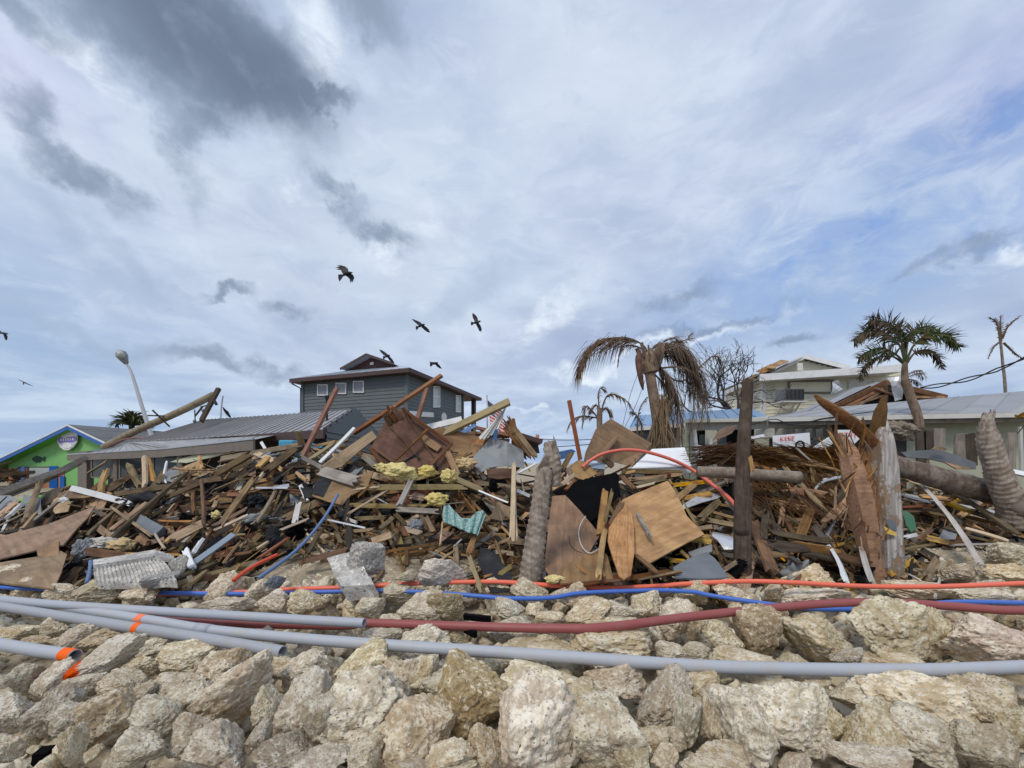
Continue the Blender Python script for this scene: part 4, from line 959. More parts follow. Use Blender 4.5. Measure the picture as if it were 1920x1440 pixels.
# ---- fallen utility pole on the roofs
def utility():
    t = thing('fallen_utility_pole', 'broken wooden utility pole lying at a slant across the roofs with its crossarm hanging', 'utility pole', P(255, 812, 19))
    path = [P(196, 838, 19.8), P(255, 808, 18.6), P(330, 775, 17.2), P(400, 741, 16)]
    mb = MB(); mb.tube(smoothpath(path, 5), [.175 - .002 * i for i in range(16)], 12); mb.obj('pole', M['pole'], t, True)
    board('crossarm', P(411, 727, 15.8), P(376, 792, 15.4), .16, .12, M['dark'], t, rough=.15)
    for (x0, y0, x1, y1, w) in ((366, 780, 380, 762, .05), (384, 775, 393, 750, .04), (400, 748, 406, 759, .08), (365, 768, 366, 790, .03), (376, 763, 398, 758, .04)):
        mb = MB(); mb.bar(P(x0, y0, 15.6), P(x1, y1, 15.6), w, w); mb.obj('brace', M['dark'], t)
    for x, y in ((365, 790), (381, 770), (383, 778)):
        mb = MB(); mb.tube([P(x, y - 3, 15.5), P(x, y, 15.5), P(x, y + 3, 15.5)], [.04, .07, .03], 8); mb.obj('insulator', M['slate'], t)
    for pts in (([(286, 769), (300, 773), (308, 781), (318, 800)]), ([(277, 779), (295, 781), (308, 780)])):
        mb = MB(); mb.bar(P(*pts[0], 17.3), P(*pts[-1], 17.3), .06, .04); mb.obj('bracket', M['dark'], t)
    mb = MB(); mb.tube(smoothpath([P(200, 838, 18.6), P(228, 825, 18.2), P(265, 821, 18), P(298, 826, 17.6)], 6), .035, 6)
    tag(mb.obj('red_cable', M['red']), 'thin red-brown cable curving over the foot of the fallen utility pole', 'cable')
    mb = MB(); mb.tube([P(340, 811, 16), P(410, 812, 15), P(488, 813, 13.5)], .02, 5); tag(mb.obj('roof_cable', M['cable']), 'thin dark cable stretched along the long metal roof', 'cable')
    t = thing('fallen_roof_beam', 'long grey fallen eave beam sloping down in front of the green shop', 'beam', P(60, 900, 15))
    a, b, c = P(156, 861, 17.0), P(110, 885, 15), P(-60, 948, 10.5)
    board('beam', a, b, .36, .2, M['grey'], t, rough=.05); board('beam', b, c, .36, .2, M['grey'], t)
    dn = Vector((0, -.12, -.26)); board('flashing', a + dn, b + dn, .2, .03, M['slate'], t); board('flashing', b + dn, c + dn, .2, .03, M['slate'], t)
    for i, (x, y0, y1, dd) in enumerate(((150, 878, 912, 18),(154, 872, 912, 18))):
        pass
utility()
# ---- wires
def wires():
    rg = random.Random(2)
    t = thing('twisted_service_cable', 'twisted pair of black service cables sagging to the right edge above the grey roof', 'cable', P(1820, 700, 13))
    for k in range(2):
        pts = []
        for i in range(30):
            f = i / 29; x = 1725 + 210 * f; y = 727 - 18 * f - 45 * f * f + 3.2 * math.sin(f * 11 + k * 3.1) * (1 if f < .7 else .7)
            pts.append(P(x, y, 13 - 2 * f + .05 * math.cos(f * 14 + k * 3)))
        mb = MB(); mb.tube(pts, .022, 5); mb.obj('strand', M['cable'], t, True)
    for i, (lab, pts, d, r) in enumerate((
        ('upper thin wire crossing low behind the centre of the heap', [(900, 808), (985, 820), (1050, 825), (1110, 824)], 30, .03),
        ('lower thin wire just above the horizon in the centre', [(1030, 838), (1070, 836), (1120, 832)], 28, .03),
        ('left guy wire slanting down from the dead palm to the plywood panel', [(1200, 690), (1182, 740), (1167, 800)], 9.6, .006),
        ('right guy wire slanting down from the dead palm to the plywood panel', [(1210, 712), (1192, 760), (1172, 800)], 9.7, .006),
        ('black cable hanging along the white gutter left of the white sign', [(1400, 800), (1450, 786), (1480, 795), (1520, 790), (1600, 776)], 9.3, .012),
        ('black cable lying along the eave of the grey roof', [(1440, 790), (1500, 798), (1540, 785), (1650, 770)], 9.2, .010),
        ('black cable strung to the wall at the right edge', [(1926, 790), (1912, 808), (1896, 826)], 8.3, .010))):
        mb = MB(); mb.tube(smoothpath([P(x, y, d) for x, y in pts], 6), r, 5); tag(mb.obj('wire', M['cable']), lab, 'wire', None)
wires()

# ---- flag
def us_flag():
    d = 13; t = thing('flag', 'red white and blue striped flag hanging behind the slanting olive beam', 'flag', P(914, 830, d))
    mb = MB(); mb.tube([P(914, 850, d), P(913, 741, d)], .025, 8); mb.obj('flagpole', M['brass'], t, True)
    # the cloth hangs diagonally: u along the fly, v down the hoist
    o = Vector(P(914, 750, d)); uu = P(937, 766, d) - P(914, 750, d); vv = P(919, 796, d) - P(914, 750, d); 
    def q(u, v, k=0.0): return o + uu * u + vv * v + Vector((0, .07 * math.sin(u * 6 + v * 3) - k, -.12 * u * (1 - v) * .2))
    def patch(name, u0, u1, v0, v1, m, k=0.0, par=t):
        n = 8; vs = []; fs = []
        for j in range(3):
            for i in range(n + 1): vs.append(q(u0 + (u1 - u0) * i / n, v0 + (v1 - v0) * j / 2, k))
        for j in range(2):
            for i in range(n): fs.append((j * (n + 1) + i, j * (n + 1) + i + 1, (j + 1) * (n + 1) + i + 1, (j + 1) * (n + 1) + i))
        return mesh(name, vs, fs, M[m], par, True)
    for i in range(13): patch('stripe', 0, 1.25, i / 13, (i + 1) / 13, 'redp' if i % 2 == 0 else 'whitepaint')
    c = patch('canton', 0, .5, 0, 7 / 13, 'flagblue', .006)
    for r_ in range(5):
        for k in range(6):
            u = .04 + .075 * k; v = .05 + .1 * r_; ctr = q(u, v, .012); mb = MB(); pts = []
            for s in range(10):
                a = math.pi / 2 + s * math.pi / 5; rr = .014 if s % 2 == 0 else .006; pts.append(ctr + Vector((math.cos(a) * rr, 0, math.sin(a) * rr)))
            mb.add(pts, [tuple(range(10))]); mb.obj('star', M['whitepaint'], c)
M['flagblue'] = painted('flag_blue', (.03, .04, .14), (.05, .05, .1), .3, .8, 4)
us_flag()

# ---- crows and a far gull
def bird(label, body, tail, beak, wl, wr, d, name='crow', cat='bird', mat='crow', thick=1.0):
    """body/tail/beak photo points; wl, wr: lists (shoulder front, wrist, tip..., trailing root) of one wing each"""
    t0 = Vector(P(*body, d)); B = P(*body, d); T = P(*tail, d + .12); K = P(*beak, d - .10)
    ax = (K - T).normalized(); mb = MB(); Lb = (K - B).length
    neck = B.lerp(K, .45)
    r = .062 * thick
    mb.tube([T.lerp(B, .35), T.lerp(B, .6), T.lerp(B, .85), B, B.lerp(K, .3), neck.lerp(K, .15), B.lerp(K, .68), B.lerp(K, .8), K], [r * .35, r * .7, r * .95, r, r * .85, r * .62, r * .6, r * .3, r * .05], 10)
    side = ax.cross(Vector((0, 1, 0))).normalized()
    # tail fan
    tb = T.lerp(B, .45); w = (T - B).length * .34
    fan = [tb + side * w * .35, T + side * w, T - ax * .02 + side * w * .45, T - ax * .035, T - ax * .02 - side * w * .45, T - side * w, tb - side * w * .35]; n = len(fan); th = Vector((0, .012, 0))
    mb.add([p + th for p in fan] + [p - th for p in fan], [tuple(range(n)), tuple(range(2 * n - 1, n - 1, -1))] + [(i, i + n, (i + 1) % n + n, (i + 1) % n) for i in range(n)])
    for wing in (wl, wr):
        m = len(wing); pts = []
        for i, (x, y) in enumerate(wing):
            f = math.hypot(x - body[0], y - body[1]) / 22.0; pts.append(P(x, y, d + .06 * math.sin(min(f, 1) * 2.2)))
        n = len(pts); mb.add([p + th * .6 for p in pts] + [p - th * .6 for p in pts], [tuple(range(n)), tuple(range(2 * n - 1, n - 1, -1))] + [(i, i + n, (i + 1) % n + n, (i + 1) % n) for i in range(n)])
    o = mb.obj(name, M[mat], None, False, origin=B); return tag(o, label, cat, None)
def Zb(pts): return [(600 + x / 5.76, 470 + y / 5.76) for x, y in pts]
def birds():
    z = Zb
    bird('highest black crow with ragged wings raised, above the grey house', z([(290, 240)])[0], z([(205, 295)])[0], z([(358, 237)])[0],
         z([(312, 240), (302, 195), (275, 172), (225, 157), (180, 163), (215, 172), (163, 187), (215, 190), (178, 205), (225, 208), (238, 240), (262, 262)]),
         z([(330, 245), (358, 262), (370, 290), (360, 320), (345, 345), (340, 325), (328, 348), (322, 310), (300, 285), (275, 270)]), 14.5)
    bird('black crow gliding with spread wings between the highest crow and the house roof', z([(1090, 805)])[0], z([(1040, 838)])[0], z([(1138, 795)])[0],
         z([(1105, 792), (1085, 775), (1060, 762), (1020, 745), (990, 735), (1010, 760), (1040, 785), (1065, 810)]), z([(1120, 805), (1150, 825), (1175, 850), (1192, 885), (1160, 880), (1125, 855), (1095, 825)]), 16.5)
    bird('black crow with wings held upright, rightmost bird of the flock', z([(1690, 775)])[0], z([(1635, 788)])[0], z([(1742, 757)])[0],
         z([(1708, 760), (1702, 725), (1680, 695), (1648, 672), (1645, 700), (1655, 735), (1672, 768)]), z([(1712, 780), (1735, 810), (1748, 850), (1738, 882), (1730, 865), (1722, 872), (1705, 835), (1685, 798)]), 16.0)
    bird('black crow just above the house roof ridge beside the gable', z([(728, 1135)])[0], z([(685, 1158)])[0], z([(758, 1133)])[0],
         z([(735, 1122), (705, 1098), (675, 1078), (640, 1065), (655, 1095), (685, 1125), (712, 1142)]), z([(748, 1140), (775, 1165), (795, 1195), (806, 1218), (780, 1212), (750, 1185), (728, 1152)]), 16.5)
    bird('small black crow with bent wings flying low right of the house roof', z([(1245, 1215)])[0], z([(1192, 1235)])[0], z([(1278, 1210)])[0],
         z([(1255, 1208), (1220, 1203), (1178, 1200), (1190, 1212), (1215, 1220), (1235, 1224)]), z([(1262, 1212), (1290, 1235), (1318, 1275), (1290, 1270), (1262, 1250), (1243, 1228)]), 19)
    bird('dark bird with a hanging wing at the left edge of the sky', (7, 625), (-4, 622), (16, 626), [(8, 624), (0, 621.5), (-8, 620), (-6, 624), (4, 626.5)], [(10, 625), (14, 630), (13.5, 636), (12, 638.5), (9, 635), (6.5, 627)], 20)
    bird('distant grey gull on long thin wings left of the street lamp', (46.5, 717.5), (43.5, 719), (49, 717.8), [(47, 717), (40, 713.5), (32, 710.5), (40, 714.8), (46, 718.4)], [(47.5, 717.4), (56, 721), (64, 725), (55, 722), (47, 718.8)], 26, 'gull', 'bird', 'cable', .7)
birds()
# ================================================================== THE HEAP: a sloping surface that the debris lies on
TOP = [(-700, 955), (-300, 955), (0, 945), (100, 925), (180, 900), (260, 890), (340, 878), (420, 850), (480, 842), (560, 842), (620, 850), (700, 822), (800, 830), (880, 850), (960, 868), (1030, 885), (1100, 880), (1200, 880), (1300, 888), (1400, 885), (1500, 868), (1600, 860), (1700, 895), (1800, 905), (1900, 930), (2300, 955), (2800, 960)]
def top_at(px):
    for (a, b), (c, d) in zip(TOP, TOP[1:]):
        if a <= px <= c: return b + (d - b) * (px - a) / (c - a)
    return 955
def SD(px, py, off=0.0):
    t = (1098 - py) / (1098 - top_at(px)); t = max(-.15, min(1.05, t)); return 4.55 + 2.9 * t + off
def Q(px, py, off=0.0): return P(px, py, SD(px, py, off))
_bed = {}
def pile_bed(x, y):
    """ground height including the foot of the gravel slope under the heap"""
    z = bedz(x, y)
    if y > 4.0: z = max(z, .02 + (y - 4.0) * .30 * max(0, 1 - abs(x + 1.9) / 2.0))
    return z
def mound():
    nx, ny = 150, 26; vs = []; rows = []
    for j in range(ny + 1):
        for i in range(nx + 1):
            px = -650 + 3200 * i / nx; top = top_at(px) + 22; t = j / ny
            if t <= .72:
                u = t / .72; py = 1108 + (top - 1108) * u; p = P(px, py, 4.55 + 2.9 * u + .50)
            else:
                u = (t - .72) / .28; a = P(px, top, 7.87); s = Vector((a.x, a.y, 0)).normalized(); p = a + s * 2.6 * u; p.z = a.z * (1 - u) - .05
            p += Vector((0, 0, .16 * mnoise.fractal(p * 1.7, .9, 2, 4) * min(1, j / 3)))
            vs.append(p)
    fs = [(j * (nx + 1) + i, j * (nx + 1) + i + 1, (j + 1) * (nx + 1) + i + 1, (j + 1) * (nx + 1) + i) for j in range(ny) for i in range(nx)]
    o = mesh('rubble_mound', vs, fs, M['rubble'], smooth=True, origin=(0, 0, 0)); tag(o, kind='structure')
    # gravel slope at the foot of the heap
    def gz(x, y): return pile_bed(x, y) + .02
    o = None
    n1, n2 = 70, 24; v = []
    for j in range(n2 + 1):
        for i in range(n1 + 1):
            x = -4.0 + 4.6 * i / n1; y = 3.9 + 2.0 * j / n2; e = min(1, min(i, n1 - i) / 8, min(j, 8) / 8)
            v.append((x, y, (pile_bed(x, y) + .03 + .05 * mnoise.noise(Vector((x * 4, y * 4, 1)))) * e - .08 * (1 - e)))
    f = [(j * (n1 + 1) + i, j * (n1 + 1) + i + 1, (j + 1) * (n1 + 1) + i + 1, (j + 1) * (n1 + 1) + i) for j in range(n2) for i in range(n1)]
    tag(mesh('gravel_slope', v, f, M['sand'], smooth=True, origin=(0, 0, 0)), kind='structure')
mound()
# ================================================================== LIMESTONE RIPRAP
def rock_mesh(seed, sub=6, planes=12, amp=1.0):
    rg = np.random.RandomState(seed); bm = bmesh.new(); bmesh.ops.create_icosphere(bm, subdivisions=sub, radius=1.0)
    co = np.array([v.co[:] for v in bm.verts]); co /= np.linalg.norm(co, axis=1)[:, None]
    n = rg.normal(size=(planes, 3)); n /= np.linalg.norm(n, axis=1)[:, None]; d = rg.uniform(.58, .98, planes)
    dots = np.maximum(co @ n.T, 0) / d
    pw = 13.0 if seed % 3 else 7.0; r = (np.sum(dots ** pw, axis=1) + .4 ** pw) ** (-1 / pw)
    r = np.minimum(r, 1.45); pts = co * r[:, None]; o = Vector(rg.uniform(0, 50, 3)); out = np.empty_like(pts)
    for i in range(len(pts)):
        p = Vector(pts[i]); a = mnoise.fractal(p * 1.6 + o, .85, 2.1, 3) * .11
        b = mnoise.fractal(p * 5.5 + o, .8, 2.1, 4); rid = (abs(mnoise.noise(p * 3.4 + o)) - .22) * -.10
        c = mnoise.noise(p * 13 + o); pit = -max(0, mnoise.noise(p * 9 + o * 2) - .22) * .22
        s = 1 + amp * (a + b * .06 + rid + c * .018 + pit)
        out[i] = pts[i] * s
    lo, hi = out.min(0), out.max(0); out = (out - (lo + hi) / 2) / (hi - lo)
    for v, q in zip(bm.verts, out): v.co = q
    me = bpy.data.meshes.new('rock'); bm.to_mesh(me); bm.free()
    me.polygons.foreach_set('use_smooth', [True] * len(me.polygons)); return me
ROCKS = [rock_mesh(100 + i, 6, 8 + i % 7) for i in range(16)]
SMALL = [rock_mesh(300 + i, 4, 9 + i % 5, 1.1) for i in range(8)]
for me in ROCKS + SMALL: me.materials.append(M['rock'])
# (region origin x, y, scale) of the close looks the boxes below were read from
HERO = {'A': (0, 1060, [(-20,80,75,180),(70,70,240,200),(230,110,410,210),(430,80,720,225),(700,130,910,225),(1160,40,1340,230),(1330,60,1420,150),(1380,75,1540,240),(1450,130,1630,260),(1620,140,1815,290),(1180,170,1420,260),
 (-60,350,190,440),(130,390,270,450),(230,300,410,420),(280,340,560,480),(380,350,720,470),(400,420,760,640,'p'),(760,400,1000,510),(860,440,1190,620),(720,510,900,640),(20,560,205,740),(200,540,400,740),(395,610,580,740),(540,590,830,760),(860,605,1130,745),(720,660,890,780),
 (1130,470,1400,700),(1130,540,1550,895,'t'),(1460,500,1720,640),(1580,500,1850,700),(1100,520,1180,640),(-60,710,240,940),(170,680,430,940),(280,770,500,960),(465,700,790,1010),(700,750,1020,960),(980,660,1230,850),(1545,620,1830,970),(1770,700,1960,1050),(1420,690,1590,960),(950,850,1210,1060),(1400,880,1530,1060),
 (-60,940,140,1100),(350,900,470,1140),(470,1010,580,1110),(650,925,945,1140),(1090,880,1440,1160),(1470,925,1800,1145,'b'),(1640,1000,1960,1200)]),
 'B': (640, 1060, [(0,90,70,190),(20,120,190,280),(230,100,420,210),(60,185,230,310),(325,150,570,310),(500,150,680,305,'b'),(960,80,1165,235),(1170,90,1365,245),(860,185,1020,310),(1040,210,1135,290),(1100,260,1240,340),(1235,195,1500,340),(1490,210,1660,320),(800,75,970,190),(1640,140,1800,290),
 (840,290,1055,420),(330,345,620,540),(600,350,690,420),(110,350,350,430),(880,400,1290,500),(1100,370,1290,490),(1305,325,1780,540),(1800,190,1980,420),(1780,430,1930,520),(0,440,280,690),(190,530,470,780),(350,530,540,720),(470,540,760,780),(550,515,960,980,'b'),(885,525,1380,740),(1380,560,1700,750),(1670,580,1980,940),
 (-90,600,400,1030),(210,770,605,1150),(890,620,1320,1190,'l'),(1310,725,1690,1160),(1220,660,1440,840),(50,980,220,1160),(480,985,740,1160),(720,900,900,1160),(310,1090,500,1180),(520,1100,740,1180),(1660,910,1840,1060),(1730,1000,1880,1150),(1800,920,1930,1030),(1560,980,1740,1180)]),
 'C': (1280, 1020, [(580,125,850,290),(145,190,395,340),(60,215,140,265),(450,225,575,320),(560,245,900,330),(0,210,165,340),(1450,110,1730,225),(1690,0,1960,130),(1140,205,1520,320),(1600,190,1800,310),(1500,240,1850,330),(1700,110,1960,210),(275,350,560,640,'b'),(560,405,960,670,'l'),(960,325,1360,640),(1290,360,1490,640),(1400,390,2000,670,'k'),(110,420,330,620),(0,330,110,540),(0,560,150,650),(180,590,500,670),(850,600,1040,680),(1040,610,1350,690),
 (0,720,230,910),(180,720,280,800),(310,730,775,1170),(180,790,520,1280,'l'),(90,815,240,1110),(650,740,830,830),(810,740,1200,930),(1050,740,1590,1070),(1500,740,1870,1010),(1770,910,1990,1150),(860,900,1270,1230,'l'),(750,915,900,1100),(1110,925,1540,1230),(1530,1010,1880,1280),(870,1145,1330,1310),(0,1110,360,1310),(-60,830,100,1140)])}
STONES = []
def rocks():
    rg = random.Random(21); k = 0; occ = []; pend = []
    for key, (ox, oy, lst) in HERO.items():
        for it in lst:
            x0, y0, x1, y1 = [v / 3 for v in it[:4]]; f = it[4] if len(it) > 4 else ''
            cx, cy, w, h = ox + (x0 + x1) / 2, oy + (y0 + y1) / 2, (x1 - x0), (y1 - y0)
            # the box bottom is near where the rock meets its neighbours
            base = oy + y1; zc = .20; d = F * (EYE - zc) / max(40, (cy - HY))
            for _ in range(4):
                zc = max(.20, .5 * zc + .5 * (bedz((cx - 960) / F * d, d) + .15)); d = F * (EYE - zc) / max(40, (cy - HY))
            W = w / F * d * 1.15; H = h / F * d * 1.12; tx = (cx - 960) / F; tv = (cy - HY) / F
            Dp = (W * .55 + H * .45) * rg.uniform(.8, .95) / math.sqrt(1 + tx * tx * .5)
            W = math.sqrt(max((.6 * W) ** 2, W * W - (tx * Dp * .8) ** 2)); Hz = math.sqrt(max((.5 * H) ** 2, H * H - (tv * Dp * .75) ** 2))
            if f in ('p', 't'): Hz *= .78; W *= 1.08
            me = ROCKS[k % 16]; o = bpy.data.objects.new('rock', me)
            mat = {'p': 'rockpaint', 'b': 'rockbrown', 'k': 'pinkrock'}.get(f)
            if mat: o.data = me = me.copy(); me.materials[0] = M[mat]
            COL.objects.link(o); o.location = P(cx, cy, d - (.12 if f == 'p' else 0))
            o.scale = (W, Dp, Hz); rz = rg.choice((0, math.pi)) + rg.uniform(-.2, .2)
            tilt = {'p': R(22), 't': R(38)}.get(f, rg.uniform(-.16, .16)); o.rotation_euler = (rg.uniform(-.15, .15), -tilt, rz if not f else rg.uniform(-.1, .1))
            occ.append((o.location.x, o.location.y, max(W, Dp) / 2)); g = 'limestone boulders of the riprap'
            lab = {'p': 'pale limestone rock sprayed with orange paint beside the open end of a short grey pipe'}.get(f)
            if it == (1130,540,1550,895,'t'): lab = 'large pale slanting limestone rock below the open end of the grey conduit, left of centre'
            elif it == (550,515,960,980,'b'): lab = 'brown pyramid-shaped rock with a dark stained hollow in the front centre'
            elif it == (890,620,1320,1190,'l'): lab = 'large pear-shaped pale rock standing upright at the bottom centre'
            elif it == (275,350,560,640,'b'): lab = 'brown rough rock that overlaps the dark red conduit on the right'
            elif it == (1400,390,2000,670,'k'): lab = 'big flat pinkish rock at the right edge above the grey conduit'
            elif it == (-90,600,400,1030): lab = 'broad rough-textured boulder in front of the grey conduit, left of the brown pyramid rock'
            elif it == (500,150,680,305,'b'): lab = 'small tan rock under the blue conduit left of centre'
            elif it == (1470,925,1800,1145,'b'): lab = 'yellow-brown rock at the bottom edge left of centre'
            elif it == (580,125,850,290): lab = 'pointed pale rock standing behind the orange conduit left of the shattered white post'
            elif it == (840,290,1055,420): lab = 'small pale rock lying on top of the dark red conduit'
            tag(o, lab, 'rock', g); k += 1
            if not lab: pend.append((cy, cx, w, o))
    rows = ((0, 1125, 'in the row at the foot of the heap'), (1125, 1175, 'in the row just behind the dark red conduit'), (1175, 1235, 'in the row beside the grey conduits'), (1235, 1300, 'in the row below the longest grey conduit'), (1300, 1365, 'in the second row from the bottom'), (1365, 9999, 'in the bottom row'))
    words = 'first second third fourth fifth sixth seventh eighth ninth tenth eleventh twelfth thirteenth fourteenth fifteenth sixteenth seventeenth eighteenth nineteenth twentieth'.split() + ['number %d' % i for i in range(21, 60)]
    for a, b, nm in rows:
        lst = sorted((q for q in pend if a <= q[0] < b), key=lambda q: q[1])
        for i, (cy, cx, w, o) in enumerate(lst):
            j = len(lst) - 1 - i; pos = words[i] + ' from the left' if i <= j else ('rightmost' if j == 0 else words[j] + ' from the right')
            tag(o, ('broad' if w > 110 else 'small' if w < 55 else 'mid-sized') + ' beige boulder, ' + pos + ' ' + nm)
    # smaller stones that fill the gaps
    n = 0; tries = 0
    while n < 150 and tries < 6000:
        tries += 1; y = 1.45 + 2.85 * rg.random() ** .8; x = rg.uniform(-1.45, 1.45) * (y + .4)
        s = rg.uniform(.09, .26)
        if any((x - a) ** 2 + (y - b) ** 2 < (r * .82 + s * .3) ** 2 for a, b, r in occ): continue
        occ.append((x, y, s / 2)); o = bpy.data.objects.new('stone', SMALL[n % 8]); COL.objects.link(o)
        o.location = (x, y, bedz(x, y) + s * .32 + rg.uniform(0.03, .12)); o.scale = (s * rg.uniform(.9, 1.3), s, s * rg.uniform(.7, 1.0)); o.rotation_euler = (rg.uniform(-.5, .5), rg.uniform(-.5, .5), rg.uniform(0, 6.3))
        tag(o, 'small angular limestone wedged between the boulders', 'stone', 'small stones between the boulders'); STONES.append(o); n += 1
    for a, b, nm in ((0, 1.9, 'in the bottom row'), (1.9, 2.2, 'in the second row from the bottom'), (2.2, 2.6, 'below the longest grey conduit'), (2.6, 3.1, 'near the grey conduits'), (3.1, 3.7, 'near the dark red conduit'), (3.7, 9, 'near the orange conduit')):
        lst = sorted((q for q in STONES if a <= q.location.y < b), key=lambda q: q.location.x / q.location.y)
        for i, o in enumerate(lst):
            j = len(lst) - 1 - i; pos = words[i] + ' from the left' if i <= j else ('rightmost' if j == 0 else words[j] + ' from the right')
            o['label'] = 'small angular stone between boulders, ' + pos + ' ' + nm
    # boulders of the bank beyond the frame, both sides and under the camera
    n = 0; tries = 0
    while n < 110 and tries < 8000:
        tries += 1; y = rg.uniform(.9, 4.6); x = rg.uniform(-9, 9)
        if abs(x) < 1.30 * y + .1: continue
        s = rg.uniform(.3, .6)
        if any((x - a) ** 2 + (y - b) ** 2 < (r * .7 + s * .3) ** 2 for a, b, r in occ): continue
        occ.append((x, y, s / 2)); o = bpy.data.objects.new('rock', ROCKS[n % 16]); COL.objects.link(o)
        o.location = (x, y, s * .32); o.scale = (s, s * rg.uniform(.8, 1), s * rg.uniform(.6, .8)); o.rotation_euler = (rg.uniform(-.3, .3), rg.uniform(-.3, .3), rg.uniform(0, 6.3))
        tag(o, 'rough beige limestone boulder packed among others in the foreground bank', 'rock', 'limestone boulders of the riprap'); n += 1
    # second, lower layer: fills what shows between
    for me_i, (cnt, lo, hi, y0, y1, kx, nm) in enumerate(((1500, .04, .10, 1.3, 4.5, 1.6, 'rubble_stones'), (5200, .012, .038, 1.4, 5.6, 1.55, 'gravel'))):
        vs = []; fs = []; base = [np.array([v.co[:] for v in (rm if me_i == 0 else None).vertices]) for rm in ()]
        src = []
        for s in range(5):
            bm = bmesh.new(); bmesh.ops.create_icosphere(bm, subdivisions=3 if me_i == 0 else 1, radius=1.0)
            for v in bm.verts: v.co *= 1 + .38 * mnoise.noise(v.co * 1.4 + Vector((s * 9, 0, me_i))) + (.22 * mnoise.noise(v.co * 4 + Vector((s, 5, 0))) if me_i == 0 else rg.uniform(-.2, .2))
            src.append(([v.co.copy() for v in bm.verts], [tuple(v.index for v in f.verts) for f in bm.faces])); bm.free()
        for i in range(cnt):
            y = y0 + (y1 - y0) * rg.random() ** .9; x = rg.uniform(-kx, kx) * (y + .3); s = rg.uniform(lo, hi) * (.7 + .3 * rg.random())
            if me_i == 1 and rg.random() < .55: y = rg.uniform(4.15, 5.7); x = rg.uniform(-3.1, -.2)
            z = pile_bed(x, y) + s * .35
            Rm = Matrix.Rotation(rg.uniform(0, 6.3), 3, Vector((rg.gauss(0, 1), rg.gauss(0, 1), rg.gauss(0, 1))).normalized()); v_, f_ = src[i % 5]; b = len(vs)
            sc = Vector((s * rg.uniform(.8, 1.3), s, s * rg.uniform(.6, 1)))
            vs += [Rm @ Vector((v.x * sc.x, v.y * sc.y, v.z * sc.z)) + Vector((x, y, z)) for v in v_]; fs += [tuple(b + j for j in f) for f in f_]
        o = mesh(nm, vs, fs, M['rock'], smooth=me_i == 0, origin=(0, 0, 0))
        tag(o, ['small rubble stones lying under and between the boulders', 'fine pale gravel spilled between the rocks and in front of the debris heap'][me_i], kind='stuff')
rocks()
# ---- loose boards read off the photo: x0,y0,x1,y1 in a 4x close look, width there, material, lift off the heap (m)
E5 = (0, 840, [(655,190,810,95,22,'wd',.15),(755,345,800,160,38,'tan',.25),(960,110,1060,300,40,'wd',.2),(1083,60,1085,320,33,'pale',.28),(1100,80,1165,300,38,'tan',.22),(790,340,1060,160,40,'brown',.15),(180,570,300,250,48,'wd',.3),
 (770,740,1410,180,45,'wd',.42),(860,700,1240,310,40,'wd',.36),(800,640,1230,310,30,'tan',.3),(1060,490,1400,240,40,'wd',.3),(1230,380,1600,225,32,'wd',.4),(1590,215,1890,40,66,'wd',.42),(830,440,1150,670,18,'tan',.5),(1000,520,1200,630,80,'slate',.46),
 (1510,230,1530,610,22,'brown',.5),(1640,600,1920,210,45,'tan',.44),(1280,155,1620,165,14,'tan',.35),(1420,180,1610,180,14,'tan',.34),(1495,55,1520,155,20,'tan',.4),(920,790,1400,800,18,'tan',.45),(1180,545,1450,550,14,'tan',.45),(1400,900,1750,650,42,'bluegrey',.42),
 (1390,760,1450,910,40,'white',.5),(1440,800,1520,680,40,'white',.46),(1370,1060,1550,920,40,'wd',.4),(640,775,1000,820,60,'brown',.4),(1280,690,1540,560,75,'tan',.35),(1590,590,1860,450,26,'tan',.45),(1600,620,1860,500,20,'pale',.42),(540,1050,640,980,24,'tan',.4),(0,640,350,590,30,'dark',.4),
 (390,570,720,440,20,'dark',.45),(1120,510,1300,430,50,'wd',.3),(1560,360,1860,360,45,'brown',.28),(1300,250,1420,370,22,'pale',.3),(1700,350,1800,350,30,'red',.3),(940,800,1240,790,26,'pale',.42),(730,590,860,690,44,'tan',.3),(1040,660,1110,720,50,'split',.4),(1230,720,1290,660,30,'tan',.45),
 (480,310,560,280,22,'brown',.2),(380,370,700,350,60,'brown',.2),(60,520,150,430,40,'offwhite',.3),(500,700,620,660,12,'grey',.4),(560,800,640,760,16,'metal',.4),(980,350,1060,330,30,'white',.3),(540,300,1000,420,42,'whitepaint',.4),(1420,960,1450,1020,30,'grey',.4),(1790,330,1920,300,26,'tan',.3),(1160,640,1240,760,14,'pale',.5),(1480,470,1560,500,26,'wd',.3),
 (1530,980,1700,960,40,'brown',.35),(1600,820,1900,780,26,'brown',.35),(1660,880,1800,700,22,'tan',.4),(1450,320,1460,500,26,'brown',.4)])
